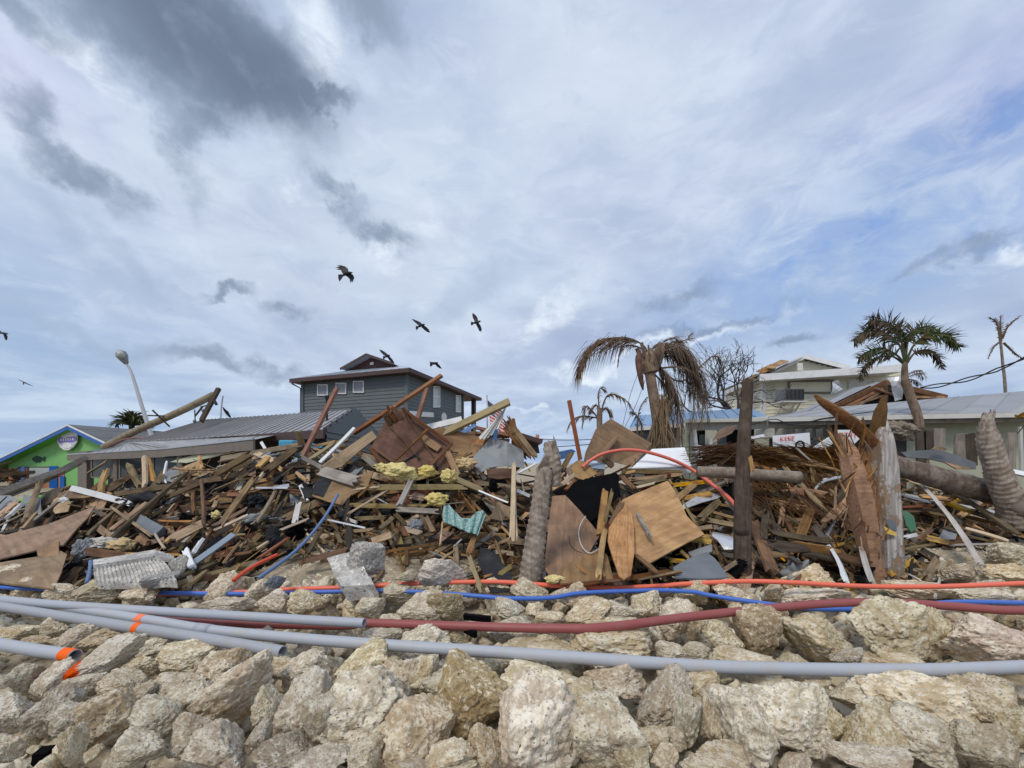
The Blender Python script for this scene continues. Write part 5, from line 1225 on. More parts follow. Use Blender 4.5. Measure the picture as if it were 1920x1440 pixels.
E6 = (480, 800, [(0,730,150,480,30,'wd',.5),(60,340,300,160,55,'wd',.4),(10,310,90,230,40,'tan',.4),(0,420,70,330,30,'pale',.4),(310,30,350,150,45,'tan',.3),(480,270,740,10,28,'whitepaint',.4),(400,250,590,120,28,'olive',.3),(480,330,780,420,85,'grey',.55),(330,220,520,320,30,'grey',.55),(770,455,1600,450,42,'olive',.55),(1070,600,1170,390,42,'grey',.62),(680,660,1000,470,15,'pale',.65),
 (1190,400,1390,340,22,'olive',.55),(1040,620,1400,640,40,'grey',.58),(700,590,1300,600,36,'wd',.5),(290,730,325,570,38,'palegrey',.5),(130,800,400,690,18,'pale',.5),(500,690,820,760,13,'metal',.6),(740,690,990,680,30,'wd',.55),(1040,650,1130,740,30,'wd',.5),(920,770,1030,680,30,'wd',.55),(1100,760,1240,800,38,'pale',.55),(870,860,1020,810,50,'tan',.5),(1270,680,1330,800,48,'tan',.5),
 (1220,620,1280,780,28,'wd',.52),(1090,750,1130,830,35,'brown',.5),(290,1030,700,920,42,'brown',.45),(960,940,1330,880,20,'brown',.5),(970,970,1300,920,18,'brown',.48),(1130,920,1133,1050,28,'brown',.55),(1250,1120,1480,930,22,'wd',.55),(1500,890,1505,1130,42,'wd',.55),(1590,960,1640,820,42,'tan',.55),(1600,970,1700,1250,32,'olive',.58),(1490,390,1700,480,48,'olive',.55),
 (1430,180,1520,380,46,'split',.5),(1670,480,1890,570,12,'whitepaint',.6),(1740,910,1920,830,22,'tan',.5),(1790,840,1860,1040,14,'wd',.55),(380,960,500,760,30,'wd',.4),(0,920,200,800,22,'pale',.5),(0,1000,250,830,22,'red',.45),(660,620,1000,480,18,'wd',.45),(200,700,480,560,60,'tan',.3),(1000,580,1330,470,80,'red',.2),(820,230,900,300,40,'grey',.4),(1200,640,1240,560,20,'wd',.5),
 (640,790,900,770,24,'wd',.5),(680,690,760,720,22,'palegrey',.55),(0,460,240,460,14,'metal',.5),(130,460,250,440,26,'metal',.52),(420,150,600,110,20,'tan',.3),(300,340,390,410,22,'tan',.45),(200,310,420,290,16,'brown',.4),(180,380,300,290,14,'wd',.45),(600,780,640,880,30,'wd',.45),(1100,840,1340,800,18,'wd',.5),(1380,900,1400,700,14,'tan',.6),(1700,1130,1800,1100,16,'tan',.5),(1820,1110,1920,1040,34,'olive',.5),
 (560,1000,680,860,24,'wd',.35),(600,130,700,90,40,'wd',.3),(0,200,140,260,40,'pale',.3),(120,260,200,330,26,'tan',.35),(700,480,940,450,16,'pale',.5),(760,530,900,400,16,'brown',.5),(1420,650,1700,640,14,'brown',.5),(1000,700,1200,560,14,'dark',.4),(620,880,900,870,20,'brown',.4),(120,680,200,560,26,'dark',.4)])
E7 = (960, 800, [(0,870,15,270,34,'pale',.75),(38,860,25,420,14,'pale',.78),(30,30,190,240,40,'tan',.5),(-10,0,90,120,50,'split',.45),(370,330,450,190,36,'wd',.5),(800,330,1300,345,36,'wd',.5),(860,400,1300,355,28,'tan',.55),(900,440,1200,375,38,'wd',.5),(820,370,930,480,36,'brown',.6),(920,460,1080,420,18,'pale',.62),(690,240,760,300,42,'brown',.5),
 (700,470,655,830,46,'tan',.85),(755,470,690,740,26,'wd',.88),(740,740,830,560,42,'tan',.8),(700,760,645,1140,38,'tan',.9),(935,650,1040,830,26,'grey',.95),(1210,560,1370,430,40,'tan',.6),(1190,440,1500,410,30,'yellow',.5),(1400,700,1560,550,46,'wd',.5),(1360,770,1500,750,30,'tan',.5),(1450,700,1930,780,40,'wd',.4),(1330,650,1400,700,24,'wd',.45),(1500,640,1680,690,25,'wd',.4),
 (920,960,1090,1100,34,'brown',.8),(940,1150,1310,1070,14,'wd',.85),(1580,1080,1690,1010,30,'wd',.5),(1810,600,1930,640,30,'wd',.4),(1800,830,1930,910,25,'dark',.4),(480,1040,560,1100,16,'tan',.85),(1240,550,1500,500,40,'yellow',.55),(1330,830,1500,850,70,'yellow',.5),(360,440,480,350,28,'pale',.5),(390,480,480,400,20,'red',.45),(1180,1000,1300,1010,30,'yellow',.45),(1260,930,1330,990,30,'yellow',.4),(620,1000,690,1140,36,'tan',.7),
 (20,60,0,-60,40,'brown',.4),(60,700,120,640,26,'tan',.4),(20,360,180,275,16,'whitepaint',.5),(40,480,130,520,26,'whitepaint',.4),(1410,560,1660,600,20,'tan',.4),(1200,800,1280,860,22,'tan',.4),(1600,560,1680,640,24,'grey',.4),(850,350,930,330,20,'tan',.5),(540,1180,900,1140,22,'plydark',.7)])
E8 = (1440, 780, [(1165,530,1610,1130,62,'palegrey',.95),(0,870,520,950,44,'wd',.7),(455,970,590,1250,46,'white',.6),(1380,570,1890,895,34,'wd',.8),(1670,740,1930,910,30,'yellow',.7),(1470,840,1810,940,28,'pale',.6),(1000,685,1250,670,18,'red',.5),(1130,600,1370,630,36,'yellow',.5),(1180,910,1360,950,40,'yellow',.5),(1170,1220,1270,1070,46,'wd',.6),(1000,1000,1250,960,18,'wd',.5),(1030,480,1300,560,18,'pale',.5),
 (130,310,500,430,30,'wd',.5),(200,230,370,380,16,'grey',.55),(60,1000,125,1090,18,'yellow',.5),(0,960,150,1090,28,'wd',.4),(700,970,790,1270,44,'palegrey',.75),(1000,590,1230,650,18,'white',.5),(1330,640,1520,720,60,'yellow',.5),(1380,560,1640,610,26,'yellow',.45),(1540,820,1620,860,16,'yellow',.5),(1480,750,1900,860,24,'brown',.4),(1350,970,1740,960,16,'grey',.5),(1480,900,1800,960,18,'wd',.45),
 (1010,720,1300,700,22,'brown',.35),(1180,720,1400,760,24,'wd',.35),(1020,820,1180,900,20,'brown',.4),(1020,910,1200,870,26,'white',.35),(1130,930,1230,840,30,'brown',.5),(1300,830,1600,930,20,'dark',.4),(1010,620,1120,650,14,'pale',.4),(600,1060,700,1060,30,'wd',.3),(540,560,640,700,14,'tan',.5),(480,560,500,660,50,'tan',.45),(500,800,590,680,20,'tan',.5),(510,740,600,640,20,'tan',.5),(20,600,250,760,30,'brown',.3),(0,520,200,900,26,'brown',.35),
 (150,880,300,1100,40,'brown',.3),(300,500,520,600,22,'brown',.3),(40,380,300,700,18,'tan',.55),(1490,590,1700,660,30,'brown',.35),(560,480,340,620,12,'brown',.4),(0,700,180,830,24,'tan',.3),(420,480,540,460,22,'whitepaint',.45),(1060,1190,1140,1230,16,'whitepaint',.5),(1740,400,1930,440,40,'whitem',.55),(1120,1000,1300,1100,60,'dark',.3)])
HEROLAB = {
 ('E5', 14): 'dark slate rectangular piece caught among the left boards', ('E5', 47): 'long bright white painted board lying near the green shop', ('E5', 7): 'long weathered plank slanting up to the right in the left part of the heap', ('E5', 3): 'pale upright stud in front of the dark windows of the low building',
 ('E5', 15): 'thin brown upright stake in the left part of the heap', ('E5', 12): 'broad brown plank slanting up at the upper left of the heap', ('E5', 22): 'blue-grey metal strip lying at a slant near the corrugated concrete slab', ('E5', 6): 'broad weathered board standing up at the far left of the heap',
 ('E6', 5): 'white painted pole slanting up from the heap below the maroon gable', ('E6', 7): 'broad grey-brown torn board lying on the middle of the heap', ('E6', 9): 'long olive beam lying level across the middle of the heap under the yellow insulation', ('E6', 10): 'grey board standing at a slant below the yellow insulation',
 ('E6', 11): 'thin pale stick slanting across the centre of the heap', ('E6', 13): 'long pale grey board lying level left of the teal cloth', ('E6', 35): 'bright split stud leaning beside the tan foam lump', ('E6', 34): 'short olive beam sloping down right of the insulation', ('E6', 33): 'narrow olive stake leaning below the teal cloth near the orange conduit',
 ('E7', 0): 'tall pale splintered board standing left of the ringed trunk stump', ('E7', 2): 'light tan plank sloping down beside the top of the broken ringed trunk', ('E7', 11): 'pair-like tan stud standing in front of the black panel', ('E7', 14): 'tall tan split stud standing between the two plywood sheets',
 ('E7', 15): 'short grey stick lying on the large tan plywood sheet', ('E7', 5): 'long tapered plank lying level below the white enamel box', ('E7', 20): 'long weathered beam running behind the dark post', ('E8', 0): 'long pale grey board slanting down to the rocks at the right', ('E8', 1): 'long weathered beam lying across just right of the dark post',
 ('E8', 2): 'chipped white board leaning left of the shattered white post', ('E8', 3): 'long thin weathered pole sloping down near the right edge', ('E8', 4): 'bright yellow strip lying at the far right of the heap', ('E8', 16): 'pale grey slab leaning against the foot of the shattered white post'}
KN = {'wd': 'weathered brown board', 'tan': 'light tan board', 'pale': 'pale fresh-split stick', 'brown': 'dark brown board', 'red': 'reddish board', 'olive': 'olive beam', 'grey': 'grey weathered board', 'palegrey': 'pale grey board', 'white': 'chipped white board', 'whitepaint': 'white painted strip',
      'yellow': 'yellow-painted timber', 'dark': 'charred dark board', 'slate': 'slate grey strip', 'bluegrey': 'blue-grey strip', 'metal': 'bent metal strip', 'split': 'orange-brown board', 'offwhite': 'off-white strip', 'whitem': 'white enamel strip', 'plydark': 'dark brown strip', 'felt': 'dark felt strip'}
def zone(px): return 'at the far left' if px < 240 else 'in the left part of the heap' if px < 520 else 'in the middle of the heap' if px < 980 else 'around the plywood sheets' if px < 1400 else 'near the shattered post' if px < 1700 else 'at the right end of the heap'
BCOUNT = 0
PEND = []
def hero_boards():
    global BCOUNT; rg = random.Random(31)
    for key, (ox, oy, lst) in (('E5', E5), ('E6', E6), ('E7', E7), ('E8', E8)):
        for i, (x0, y0, x1, y1, w, mt, lift) in enumerate(lst):
            a = (ox + x0 / 4, oy + y0 / 4); b = (ox + x1 / 4, oy + y1 / 4)
            j = rg.uniform(-.10, .10); pa = Q(*a, -lift - j); pb = Q(*b, -lift + j)
            d = (pa.y + pb.y) / 2; W = w / 4 / F * d; L = (pb - pa).length
            th = min(W * .5, .045) if W > .05 else W * .6
            o = board('board', pa, pb, W, th, M[mt], roll=rg.uniform(-.35, .35), rough=(min(.20, L * .16) if mt not in ('metal', 'whitepaint', 'whitem', 'slate', 'bluegrey') else 0), rng=rg, seg=4, bend=rg.uniform(-.02, .02) * L)
            lab = HEROLAB.get((key, i)); kd = KN[mt]
            tag(o, lab, 'board', 'loose boards in the debris heap')
            if not lab: PEND.append((o, kd, pa, pb)); BCOUNT += 1
hero_boards()

def sheets():
    def S(name, pts, mt, label, lift=.5, t=.018, bow=0.0, cat='plywood sheet', dd=None, group=None):
        v = [Q(x, y, -lift + (dd[i] if dd else 0)) for i, (x, y) in enumerate(pts)]
        o = sheet(name, v, t, M[mt], None, bow=bow); return tag(o, label, cat, group)
    S('plywood_sheet', [(-90, 1030), (0, 1004), (90, 985), (180, 951), (165, 975), (140, 1000), (118, 1022), (70, 1033), (0, 1050), (-90, 1066)], 'plybrown', 'upper pinkish-brown plywood sheet curving along the left edge', .62, .02, .03)
    o = S('plywood_sheet', [(-90, 1070), (0, 1056), (70, 1046), (112, 1034), (126, 1042), (115, 1075), (100, 1102), (0, 1094), (-90, 1100)], 'plybrown', 'lower weathered plywood sheet with a round hole at the left edge', .58, .02, .02)
    mb = MB(); c = Q(106, 1066, -.655); mb.tube([c + Vector((0, .03, 0)), c + Vector((0, -.01, 0))], .032, 14); h = mb.obj('hole_shade', M['void']); h.parent = o; h.matrix_parent_inverse = o.matrix_local.inverted()  # dark disc on the sheet stands in for the shaded hole
    S('plywood_sheet', [(70, 1035), (104, 1012), (112, 1008), (110, 1040), (92, 1046), (72, 1044)], 'plybrown', 'short torn flap of plywood between the two sheets at the left edge', .64, .02, .02)
    S('osb_sheet', [(590, 882), (697, 807), (707, 820), (675, 845), (640, 876), (605, 884)], 'tan', 'light tan sheathing panel left of the dark brown cabinet panel', .35, .02, .01)
    S('osb_sheet', [(636, 905), (700, 882), (688, 915), (658, 930), (642, 948), (615, 942), (585, 930), (600, 900)], 'plybrown', 'brown torn sheathing piece above the blue pipe', .45, .02, .02)
    S('torn_felt', [(590, 905), (618, 888), (622, 905), (606, 932), (586, 925)], 'felt', 'small black torn felt with white flecks left of the torn sheathing', .5, .01, .01, 'roofing felt')
    S('plywood_sheet', [(812, 806), (822, 800), (910, 821), (889, 866), (870, 878), (843, 842)], 'plybrown', 'light brown panel behind the right side of the dark cabinet panel', .10, .02, .01)
    S('orange_panel', [(886, 824), (912, 820), (899, 848), (888, 866), (880, 850)], 'split', 'narrow orange-brown panel edge left of the grey panel', .16, .02)
    S('metal_sheet', [(920, 820), (950, 830), (980, 848), (983, 880), (950, 876), (915, 880), (895, 892), (886, 862), (902, 842)], 'greypanel', 'crumpled grey metal panel under the white umbrella', .22, .012, .06, 'metal panel')
    S('brown_sheet', [(912, 880), (960, 878), (962, 896), (935, 900), (915, 896)], 'plydark', 'small dark brown curved sheet below the grey panel', .30, .02, .02)
    S('plywood_sheet', [(1145, 785), (1222, 832), (1212, 843), (1185, 875), (1155, 868), (1160, 850), (1095, 862), (1098, 848), (1117, 805)], 'plybrown', 'large brown plywood sheet standing on top of the heap behind the arching red conduit', -.05, .02, .02)
    board_ = board('batten', Q(1157, 818, -.05), Q(1124, 858, -.08), .09, .03, M['tan']); tag(board_, 'tan batten leaning on the face of the top plywood sheet', 'board')
    S('black_panel', [(1036, 922), (1085, 900), (1155, 886), (1161, 892), (1159, 930), (1110, 978), (1080, 960), (1062, 932)], 'black', 'black backed panel tilted open above the plywood sheets', .45, .02, .0, 'panel')
    S('plywood_sheet', [(1036, 928), (1060, 926), (1092, 965), (1125, 1006), (1104, 1040), (1085, 1062), (1072, 1078), (1032, 1080), (1020, 1065), (1030, 975)], 'plybrown', 'tall plywood sheet right of the ringed trunk with a split lower edge', .60, .02, .03)
    S('plywood_sheet', [(1252, 902), (1264, 920), (1260, 942), (1277, 945), (1287, 970), (1320, 1005), (1217, 1055), (1192, 1040), (1140, 1005), (1145, 990), (1167, 940), (1237, 908)], 'ply', 'largest tan plywood sheet with a short grey stick on it', .72, .02, .03)
    S('palm_bract', [(1176, 942), (1184, 962), (1188, 990), (1189, 1040), (1183, 1080), (1170, 1086), (1160, 1080), (1148, 1050), (1139, 1020), (1141, 996), (1156, 968)], 'tan', 'curved fibrous tan palm bract in front of the largest plywood sheet', .85, .02, .05, 'palm bract')
    S('plywood_sheet', [(1060, 1060), (1085, 1058), (1120, 1030), (1138, 1040), (1150, 1086), (1050, 1094)], 'plybrown', 'brown splintered plywood at the foot of the tall sheet', .70, .02, .01)
    S('plywood_sheet', [(1070, 1083), (1190, 1080), (1250, 1068), (1280, 1072), (1230, 1084), (1150, 1094), (1060, 1100)], 'plydark', 'dark warped strip of plywood just above the orange conduit', .66, .012, .02)
    S('slate_panel', [(1325, 1034), (1340, 1048), (1366, 1084), (1320, 1086), (1266, 1084), (1262, 1066), (1290, 1050)], 'slate', 'slate blue panel leaning beside the dark post just above the rocks', .55, .02, .02, 'panel')
    S('brown_sheet', [(1383, 797), (1372, 812), (1350, 822), (1337, 825), (1346, 808), (1362, 799)], 'plybrown', 'small pointed brown sheet hanging in front of the porch beam', .0, .02, .02)
    S('brown_sheet', [(1070, 880), (1085, 863), (1097, 866), (1120, 888), (1095, 900), (1078, 896)], 'plybrown', 'curled brown sheet below the left end of the arching red conduit', .45, .02, .03)
    S('blue_white_board', [(1095, 868), (1136, 868), (1134, 880), (1105, 877)], 'bluegrey', 'small blue and white board below the top plywood sheet', .5, .03, .0, 'board')
    S('tarp', [(1042, 848), (1072, 842), (1080, 846), (1066, 858), (1050, 862)], 'blue', 'bright blue tarpaulin scrap right of the trunk top', .0, .02, .02, 'tarpaulin')
    S('metal_sheet', [(1272, 952), (1310, 930), (1335, 923), (1352, 930), (1344, 936), (1300, 950), (1282, 954)], 'silver', 'silver and yellow bent metal strip right of the largest plywood sheet', .55, .012, .03, 'metal sheet')
    S('foil_sheet', [(1335, 1003), (1360, 1000), (1378, 1010), (1377, 1030), (1358, 1028), (1345, 1018), (1334, 1012)], 'silver', 'crumpled silver foil insulation beside the dark post', .5, .012, .06, 'foil')
    S('grey_board', [(1290, 1035), (1335, 1020), (1335, 1034), (1300, 1046)], 'greypanel', 'dull grey board below the silver foil', .45, .03)
    S('felt_strip', [(900, 1024), (925, 1032), (960, 1082), (955, 1108), (920, 1112), (898, 1060)], 'felt', 'black roofing felt strip running down to the rocks left of the ringed trunk', .45, .01, .02, 'roofing felt')
    S('green_plastic', [(1690, 960), (1700, 956), (1712, 970), (1718, 992), (1710, 997), (1698, 984)], 'green', 'dark green plastic leaf-shaped piece right of the shattered white post', .45, .01, .02, 'plastic')
    S('green_plastic', [(34, 937), (60, 927), (80, 929), (66, 940), (50, 943)], 'lime', 'lime green scrap of siding lying beside the fallen beam', .25, .02, .0, 'siding scrap')
    S('roofing_piece', [(-60, 930), (20, 930), (36, 940), (16, 972), (-10, 985), (-60, 985)], 'greypanel', 'dark grey panel at the far left edge of the heap', .1, .02, .02, 'panel')
    S('brown_sheet', [(66, 930), (105, 915), (124, 915), (100, 940), (80, 950), (68, 945)], 'dark', 'charred black piece beside the lime green scrap', .2, .03, .02)
    S('brown_sheet', [(96, 925), (125, 912), (150, 920), (180, 925), (170, 938), (130, 936), (104, 942)], 'plybrown', 'brown crumpled sheet at the left above the upper plywood sheet', .15, .02, .03)
    S('white_tarp', [(1690, 872), (1712, 885), (1735, 903), (1762, 902), (1790, 904), (1802, 918), (1845, 930), (1830, 931), (1790, 922), (1775, 910), (1740, 908), (1700, 890)], 'whitepaint', 'crumpled white tarpaulin strip lying under the fallen palm trunk', .55, .012, .04, 'tarpaulin')
    S('metal_gutter', [(1690, 848), (1712, 846), (1750, 843), (1790, 852), (1832, 868), (1832, 880), (1790, 872), (1740, 860), (1700, 857)], 'slate', 'bent grey metal gutter lying above the fallen palm trunk', .1, .05, .02, 'gutter')
    S('tan_scrap', [(1749, 842), (1756, 837), (1768, 838), (1778, 843)], 'tan', 'small tan scrap lying on the bent gutter', .25, .03)
    S('tan_scrap', [(1770, 866), (1800, 873), (1820, 878), (1822, 881), (1795, 880)], 'tan', 'tan wood scrap between the gutter and the fallen palm trunk', .3, .03)
    S('white_sheet', [(1522, 842), (1562, 815), (1572, 818), (1568, 828), (1545, 842)], 'whitem', 'white panel leaning between the two lettered signs', .1, .03, .0, 'panel')
    S('roofing_piece', [(1205, 905), (1225, 898), (1245, 905), (1240, 912), (1210, 914)], 'plydark', 'dark strip under the tapered plank', .4, .02)
    rgs = random.Random(77)
    # assorted smaller sheet scraps
    nms = [('felt', 'torn scrap of dark roofing felt'), ('plybrown', 'torn scrap of brown plywood'), ('ply', 'torn scrap of tan plywood'), ('greypanel', 'bent scrap of grey metal'), ('slate', 'scrap of slate grey sheet'), ('black', 'scrap of black sheet'), ('whitepaint', 'scrap of white sheet'), ('bluegrey', 'scrap of blue-grey sheet')]
    for k in range(150):
        px = rgs.uniform(-120, 2050); tp = top_at(px); py = tp + ((1030 if 470 < px < 910 else 1085) - tp) * rgs.random(); r = rgs.uniform(10, 30); n = rgs.choice((4, 4, 5, 6)); a0 = rgs.uniform(0, 6); mt, lb = rgs.choices(nms, (10, 6, 3, 2, 2, 7, 1, .6))[0]
        if mt == 'whitepaint': r *= .45
        pts = [(px + math.cos(a0 + 6.28 * i / n) * r * rgs.uniform(.5, 1.3), py + math.sin(a0 + 6.28 * i / n) * r * rgs.uniform(.4, 1.0)) for i in range(n)]
        lf = rgs.uniform(-.1, .22); o = S('sheet_scrap', pts, mt, lb, lf, .012, rgs.uniform(0, .05), 'scrap', [rgs.uniform(-.25, .25) for _ in pts], 'torn sheet scraps in the debris heap'); SCRAPS.append((o, lb, px, py))
SCRAPS = []
sheets()

def cabinet():
    t = thing('broken_cabinet', 'large dark brown cabinet with ribs and a torn top on the heap crest', 'cabinet', Q(770, 850, -.4)); L = -.42
    def s(name, pts, mt, lf, th=.02): return sheet(name, [Q(x, y, -lf) for x, y in pts], th, M[mt], t)
    s('back_panel', [(697, 835), (735, 767), (762, 770), (842, 830), (805, 875), (782, 884), (722, 872)], 'plydark', .38)
    s('side_panel', [(697, 835), (722, 872), (712, 866), (690, 842)], 'plydark', .52, .04)
    s('lower_panel', [(700, 850), (742, 872), (790, 888), (842, 890), (846, 862), (842, 832), (804, 876), (782, 885), (722, 873)], 'plydark', .36)
    s('tan_strip', [(783, 818), (792, 812), (828, 836), (820, 846), (806, 838)], 'tan', .48, .015)
    for a, b, w, m_ in (((742, 862), (805, 802), .045, 'brown'), ((805, 875), (848, 830), .06, 'plydark'), ((700, 838), (740, 868), .05, 'plydark'), ((735, 767), (722, 790), .05, 'brown'), ((762, 772), (842, 830), .05, 'plydark'), ((760, 775), (815, 860), .02, 'brown'), ((730, 800), (790, 862), .015, 'brown')):
        board('rib', Q(*a, -.56), Q(*b, -.54), w, .03, M[m_], t, rough=.03)
    for a, b, w in (((745, 790), (722, 762), .10), ((755, 788), (736, 758), .08), ((735, 795), (720, 775), .12), ((770, 790), (755, 764), .07), ((728, 770), (722, 782), .09)):
        board('torn_shard', Q(*a, -.5), Q(*b, -.6), w, .02, M['brown'], t, rough=.12)
cabinet()

def named_poles():
    for (x0, y0, x1, y1, w, mt, lab, l0, l1) in (
        (632, 728, 568, 856, .085, 'red', 'long red-brown post slanting up in front of the grey house windows', .1, .3), (828, 704, 735, 766, .085, 'red', 'long red-brown post slanting up across the grey house roof line', -.05, .35), (735, 766, 664, 812, .085, 'red', 'red-brown post end slanting down in front of the maroon gable', .3, .1),
        (801, 728, 783, 786, .085, 'red', 'short red-brown upright post in front of the grey house side wall', .1, .25), (1067, 751, 1088, 862, .08, 'red', 'tall thin red-brown post standing alone in the sky gap in the centre', .3, .4),
        (955, 753, 832, 812, .17, 'olive', 'wide olive beam slanting up in front of the striped flag', .35, .1), (250, 770, 247, 796, .05, 'dark', 'x', 0, 0)):
        if lab == 'x': continue
        mat = M[mt]; o = board('post', Q(x0, y0, -l0), Q(x1, y1, -l1), w, w * .7 if mt == 'red' else .06, mat, roll=.3, seg=3); tag(o, lab, 'post')
    # white folded parasol
    t = thing('folded_umbrella', 'folded white umbrella with a blue patch leaning over the grey panel', 'umbrella', Q(925, 810, -.2)); top = (949, 764)
    for i, (x, y) in enumerate(((897, 820), (904, 822), (912, 822), (919, 816), (926, 812))):
        x2, y2 = ((904, 822), (912, 822), (919, 816), (926, 812), (934, 805))[i]
        v = [Q(*top, -.2), Q(x, y, -.30 - .06 * (i % 2)), Q((x + x2) / 2, (y + y2) / 2 + 2, -.36), Q(x2, y2, -.24 - .06 * ((i + 1) % 2))]
        mb = MB(); mb.add(v + [p + Vector((0, .012, 0)) for p in v], [(0, 1, 2, 3), (7, 6, 5, 4), (0, 4, 5, 1), (0, 3, 7, 4), (1, 5, 6, 2), (2, 6, 7, 3)]); mb.obj('canopy_fold', M['offwhite'], t)
    mb = MB(); mb.tube([Q(950, 762, -.2), Q(900, 824, -.38)], .012, 6); mb.obj('pole', M['whitem'], t)
    sheet('blue_patch', [Q(927, 806, -.42), Q(934, 804, -.42), (Q(931, 824, -.42)), Q(924, 824, -.42)], .01, M['blue'], t)
    t = thing('splintered_beam', 'splintered orange-brown beam sticking up right of the white umbrella', 'beam', Q(960, 810, -.1))
    for (x0, y0, x1, y1, w, mt) in ((948, 790, 1000, 858, .13, 'split'), (946, 800, 985, 850, .09, 'brown'), (955, 786, 975, 822, .10, 'split'), (952, 778, 962, 800, .05, 'split'), (946, 786, 950, 800, .04, 'brown'), (958, 820, 990, 862, .08, 'brown')):
        board('splinter', Q(x0, y0, -.15), Q(x1, y1, -.25), w, .035, M[mt], t, rough=.1)
    for (x0, y0, x1, y1, w, lab, mt) in ((795, 803, 866, 786, .13, 'upper white trim board lying on the crest right of the cabinet', 'whitepaint'), (800, 812, 862, 792, .22, 'wide pale trim board lying on the crest right of the cabinet', 'offwhite'), (490, 829, 506, 856, .05, 'short white stick in front of the low building wall', 'whitepaint'), (312, 868, 306, 905, .03, 'curved white pipe hanging under the broken eave', 'whitepaint'), (1404, 822, 1432, 817, .06, 'short white strip right of the dark post below the gutter', 'whitepaint')):
        o = board('trim_board', Q(x0, y0, .0), Q(x1, y1, .1), w, .03, M[mt]); tag(o, lab, 'board')
    # turquoise crates
    t = thing('turquoise_crate', 'crushed turquoise plastic crate under the maroon eave behind the tan stud', 'crate', Q(547, 838, 0))
    mb = MB(); c = P(541, 833, 7.6); mb.abox(c.x - .15, c.x + .15, c.y - .1, c.y + .1, c.z - .08, c.z + .08); o = mb.obj('body', M['turq'], t); bv = o.modifiers.new('b', 'BEVEL'); bv.width = .03; bv.segments = 3
    for k in range(6): board('rib', P(572 + k * 4, 838 + k * .6, 7.5), P(584 + k * 4, 831 + k * 1.4, 7.5), .035, .03, M['turq'], t)
    sheet('flap', [P(552, 852, 7.4), P(562, 848, 7.4), P(560, 862, 7.3), P(551, 868, 7.3)], .02, M['turq'], t)
named_poles()

# ---- white enamel box
def white_box():
    t = thing('white_enamel_box', 'big white enamel appliance lying on its side behind the arching red conduit', 'appliance', Q(1245, 860, -.1))
    a, b, c, d = Q(1184, 876, -.55), Q(1222, 841, -.10), Q(1284, 838, -.10), Q(1297, 872, -.55); up = Vector((0, 0, 0)); dn = Vector((0, .02, -.16))
    mb = MB(); v = [a, b, c, d]; mb.add(v + [p + dn for p in v], [(0, 3, 2, 1), (4, 5, 6, 7), (0, 4, 7, 3), (3, 7, 6, 2), (2, 6, 5, 1), (1, 5, 4, 0)]); o = mb.obj('body', M['whitem'], t)
    bm = o.modifiers.new('b', 'BEVEL'); bm.width = .02; bm.segments = 3
    mb = MB(); mb.bar(a + dn * .2 + Vector((.03, -.012, 0)), d + dn * .2 + Vector((-.03, -.012, 0)), .015, .01); mb.obj('door_seam', M['greypanel'], t)
white_box()

# ---- soft lumps: insulation, foam, cloth
def blob_obj(name, px, py, rx, ry, lift, mt, label, cat, seed, sub=5, rot=0.0, amp=.26):
    bm = bmesh.new(); bmesh.ops.create_icosphere(bm, subdivisions=sub, radius=1.0); c = Q(px, py, -lift); d = c.y; o = Vector((seed * 7.1, seed * 3.3, 0))
    for v in bm.verts:
        p = v.co.copy(); s = 1 + amp * 1.6 * mnoise.fractal(p * 1.6 + o, .8, 2, 5) + .06 * mnoise.noise(p * 7 + o) + .05 * mnoise.noise(p * 17 + o); q = p * s
        v.co = Vector((q.x * rx / F * d, q.y * (rx + ry) * .4 / F * d, q.z * ry / F * d))
    me = bpy.data.meshes.new(name); bm.to_mesh(me); bm.free(); me.polygons.foreach_set('use_smooth', [True] * len(me.polygons)); me.materials.append(M[mt])
    ob = bpy.data.objects.new(name, me); COL.objects.link(ob); ob.location = c; ob.rotation_euler = (0, rot, 0); return tag(ob, label, cat)
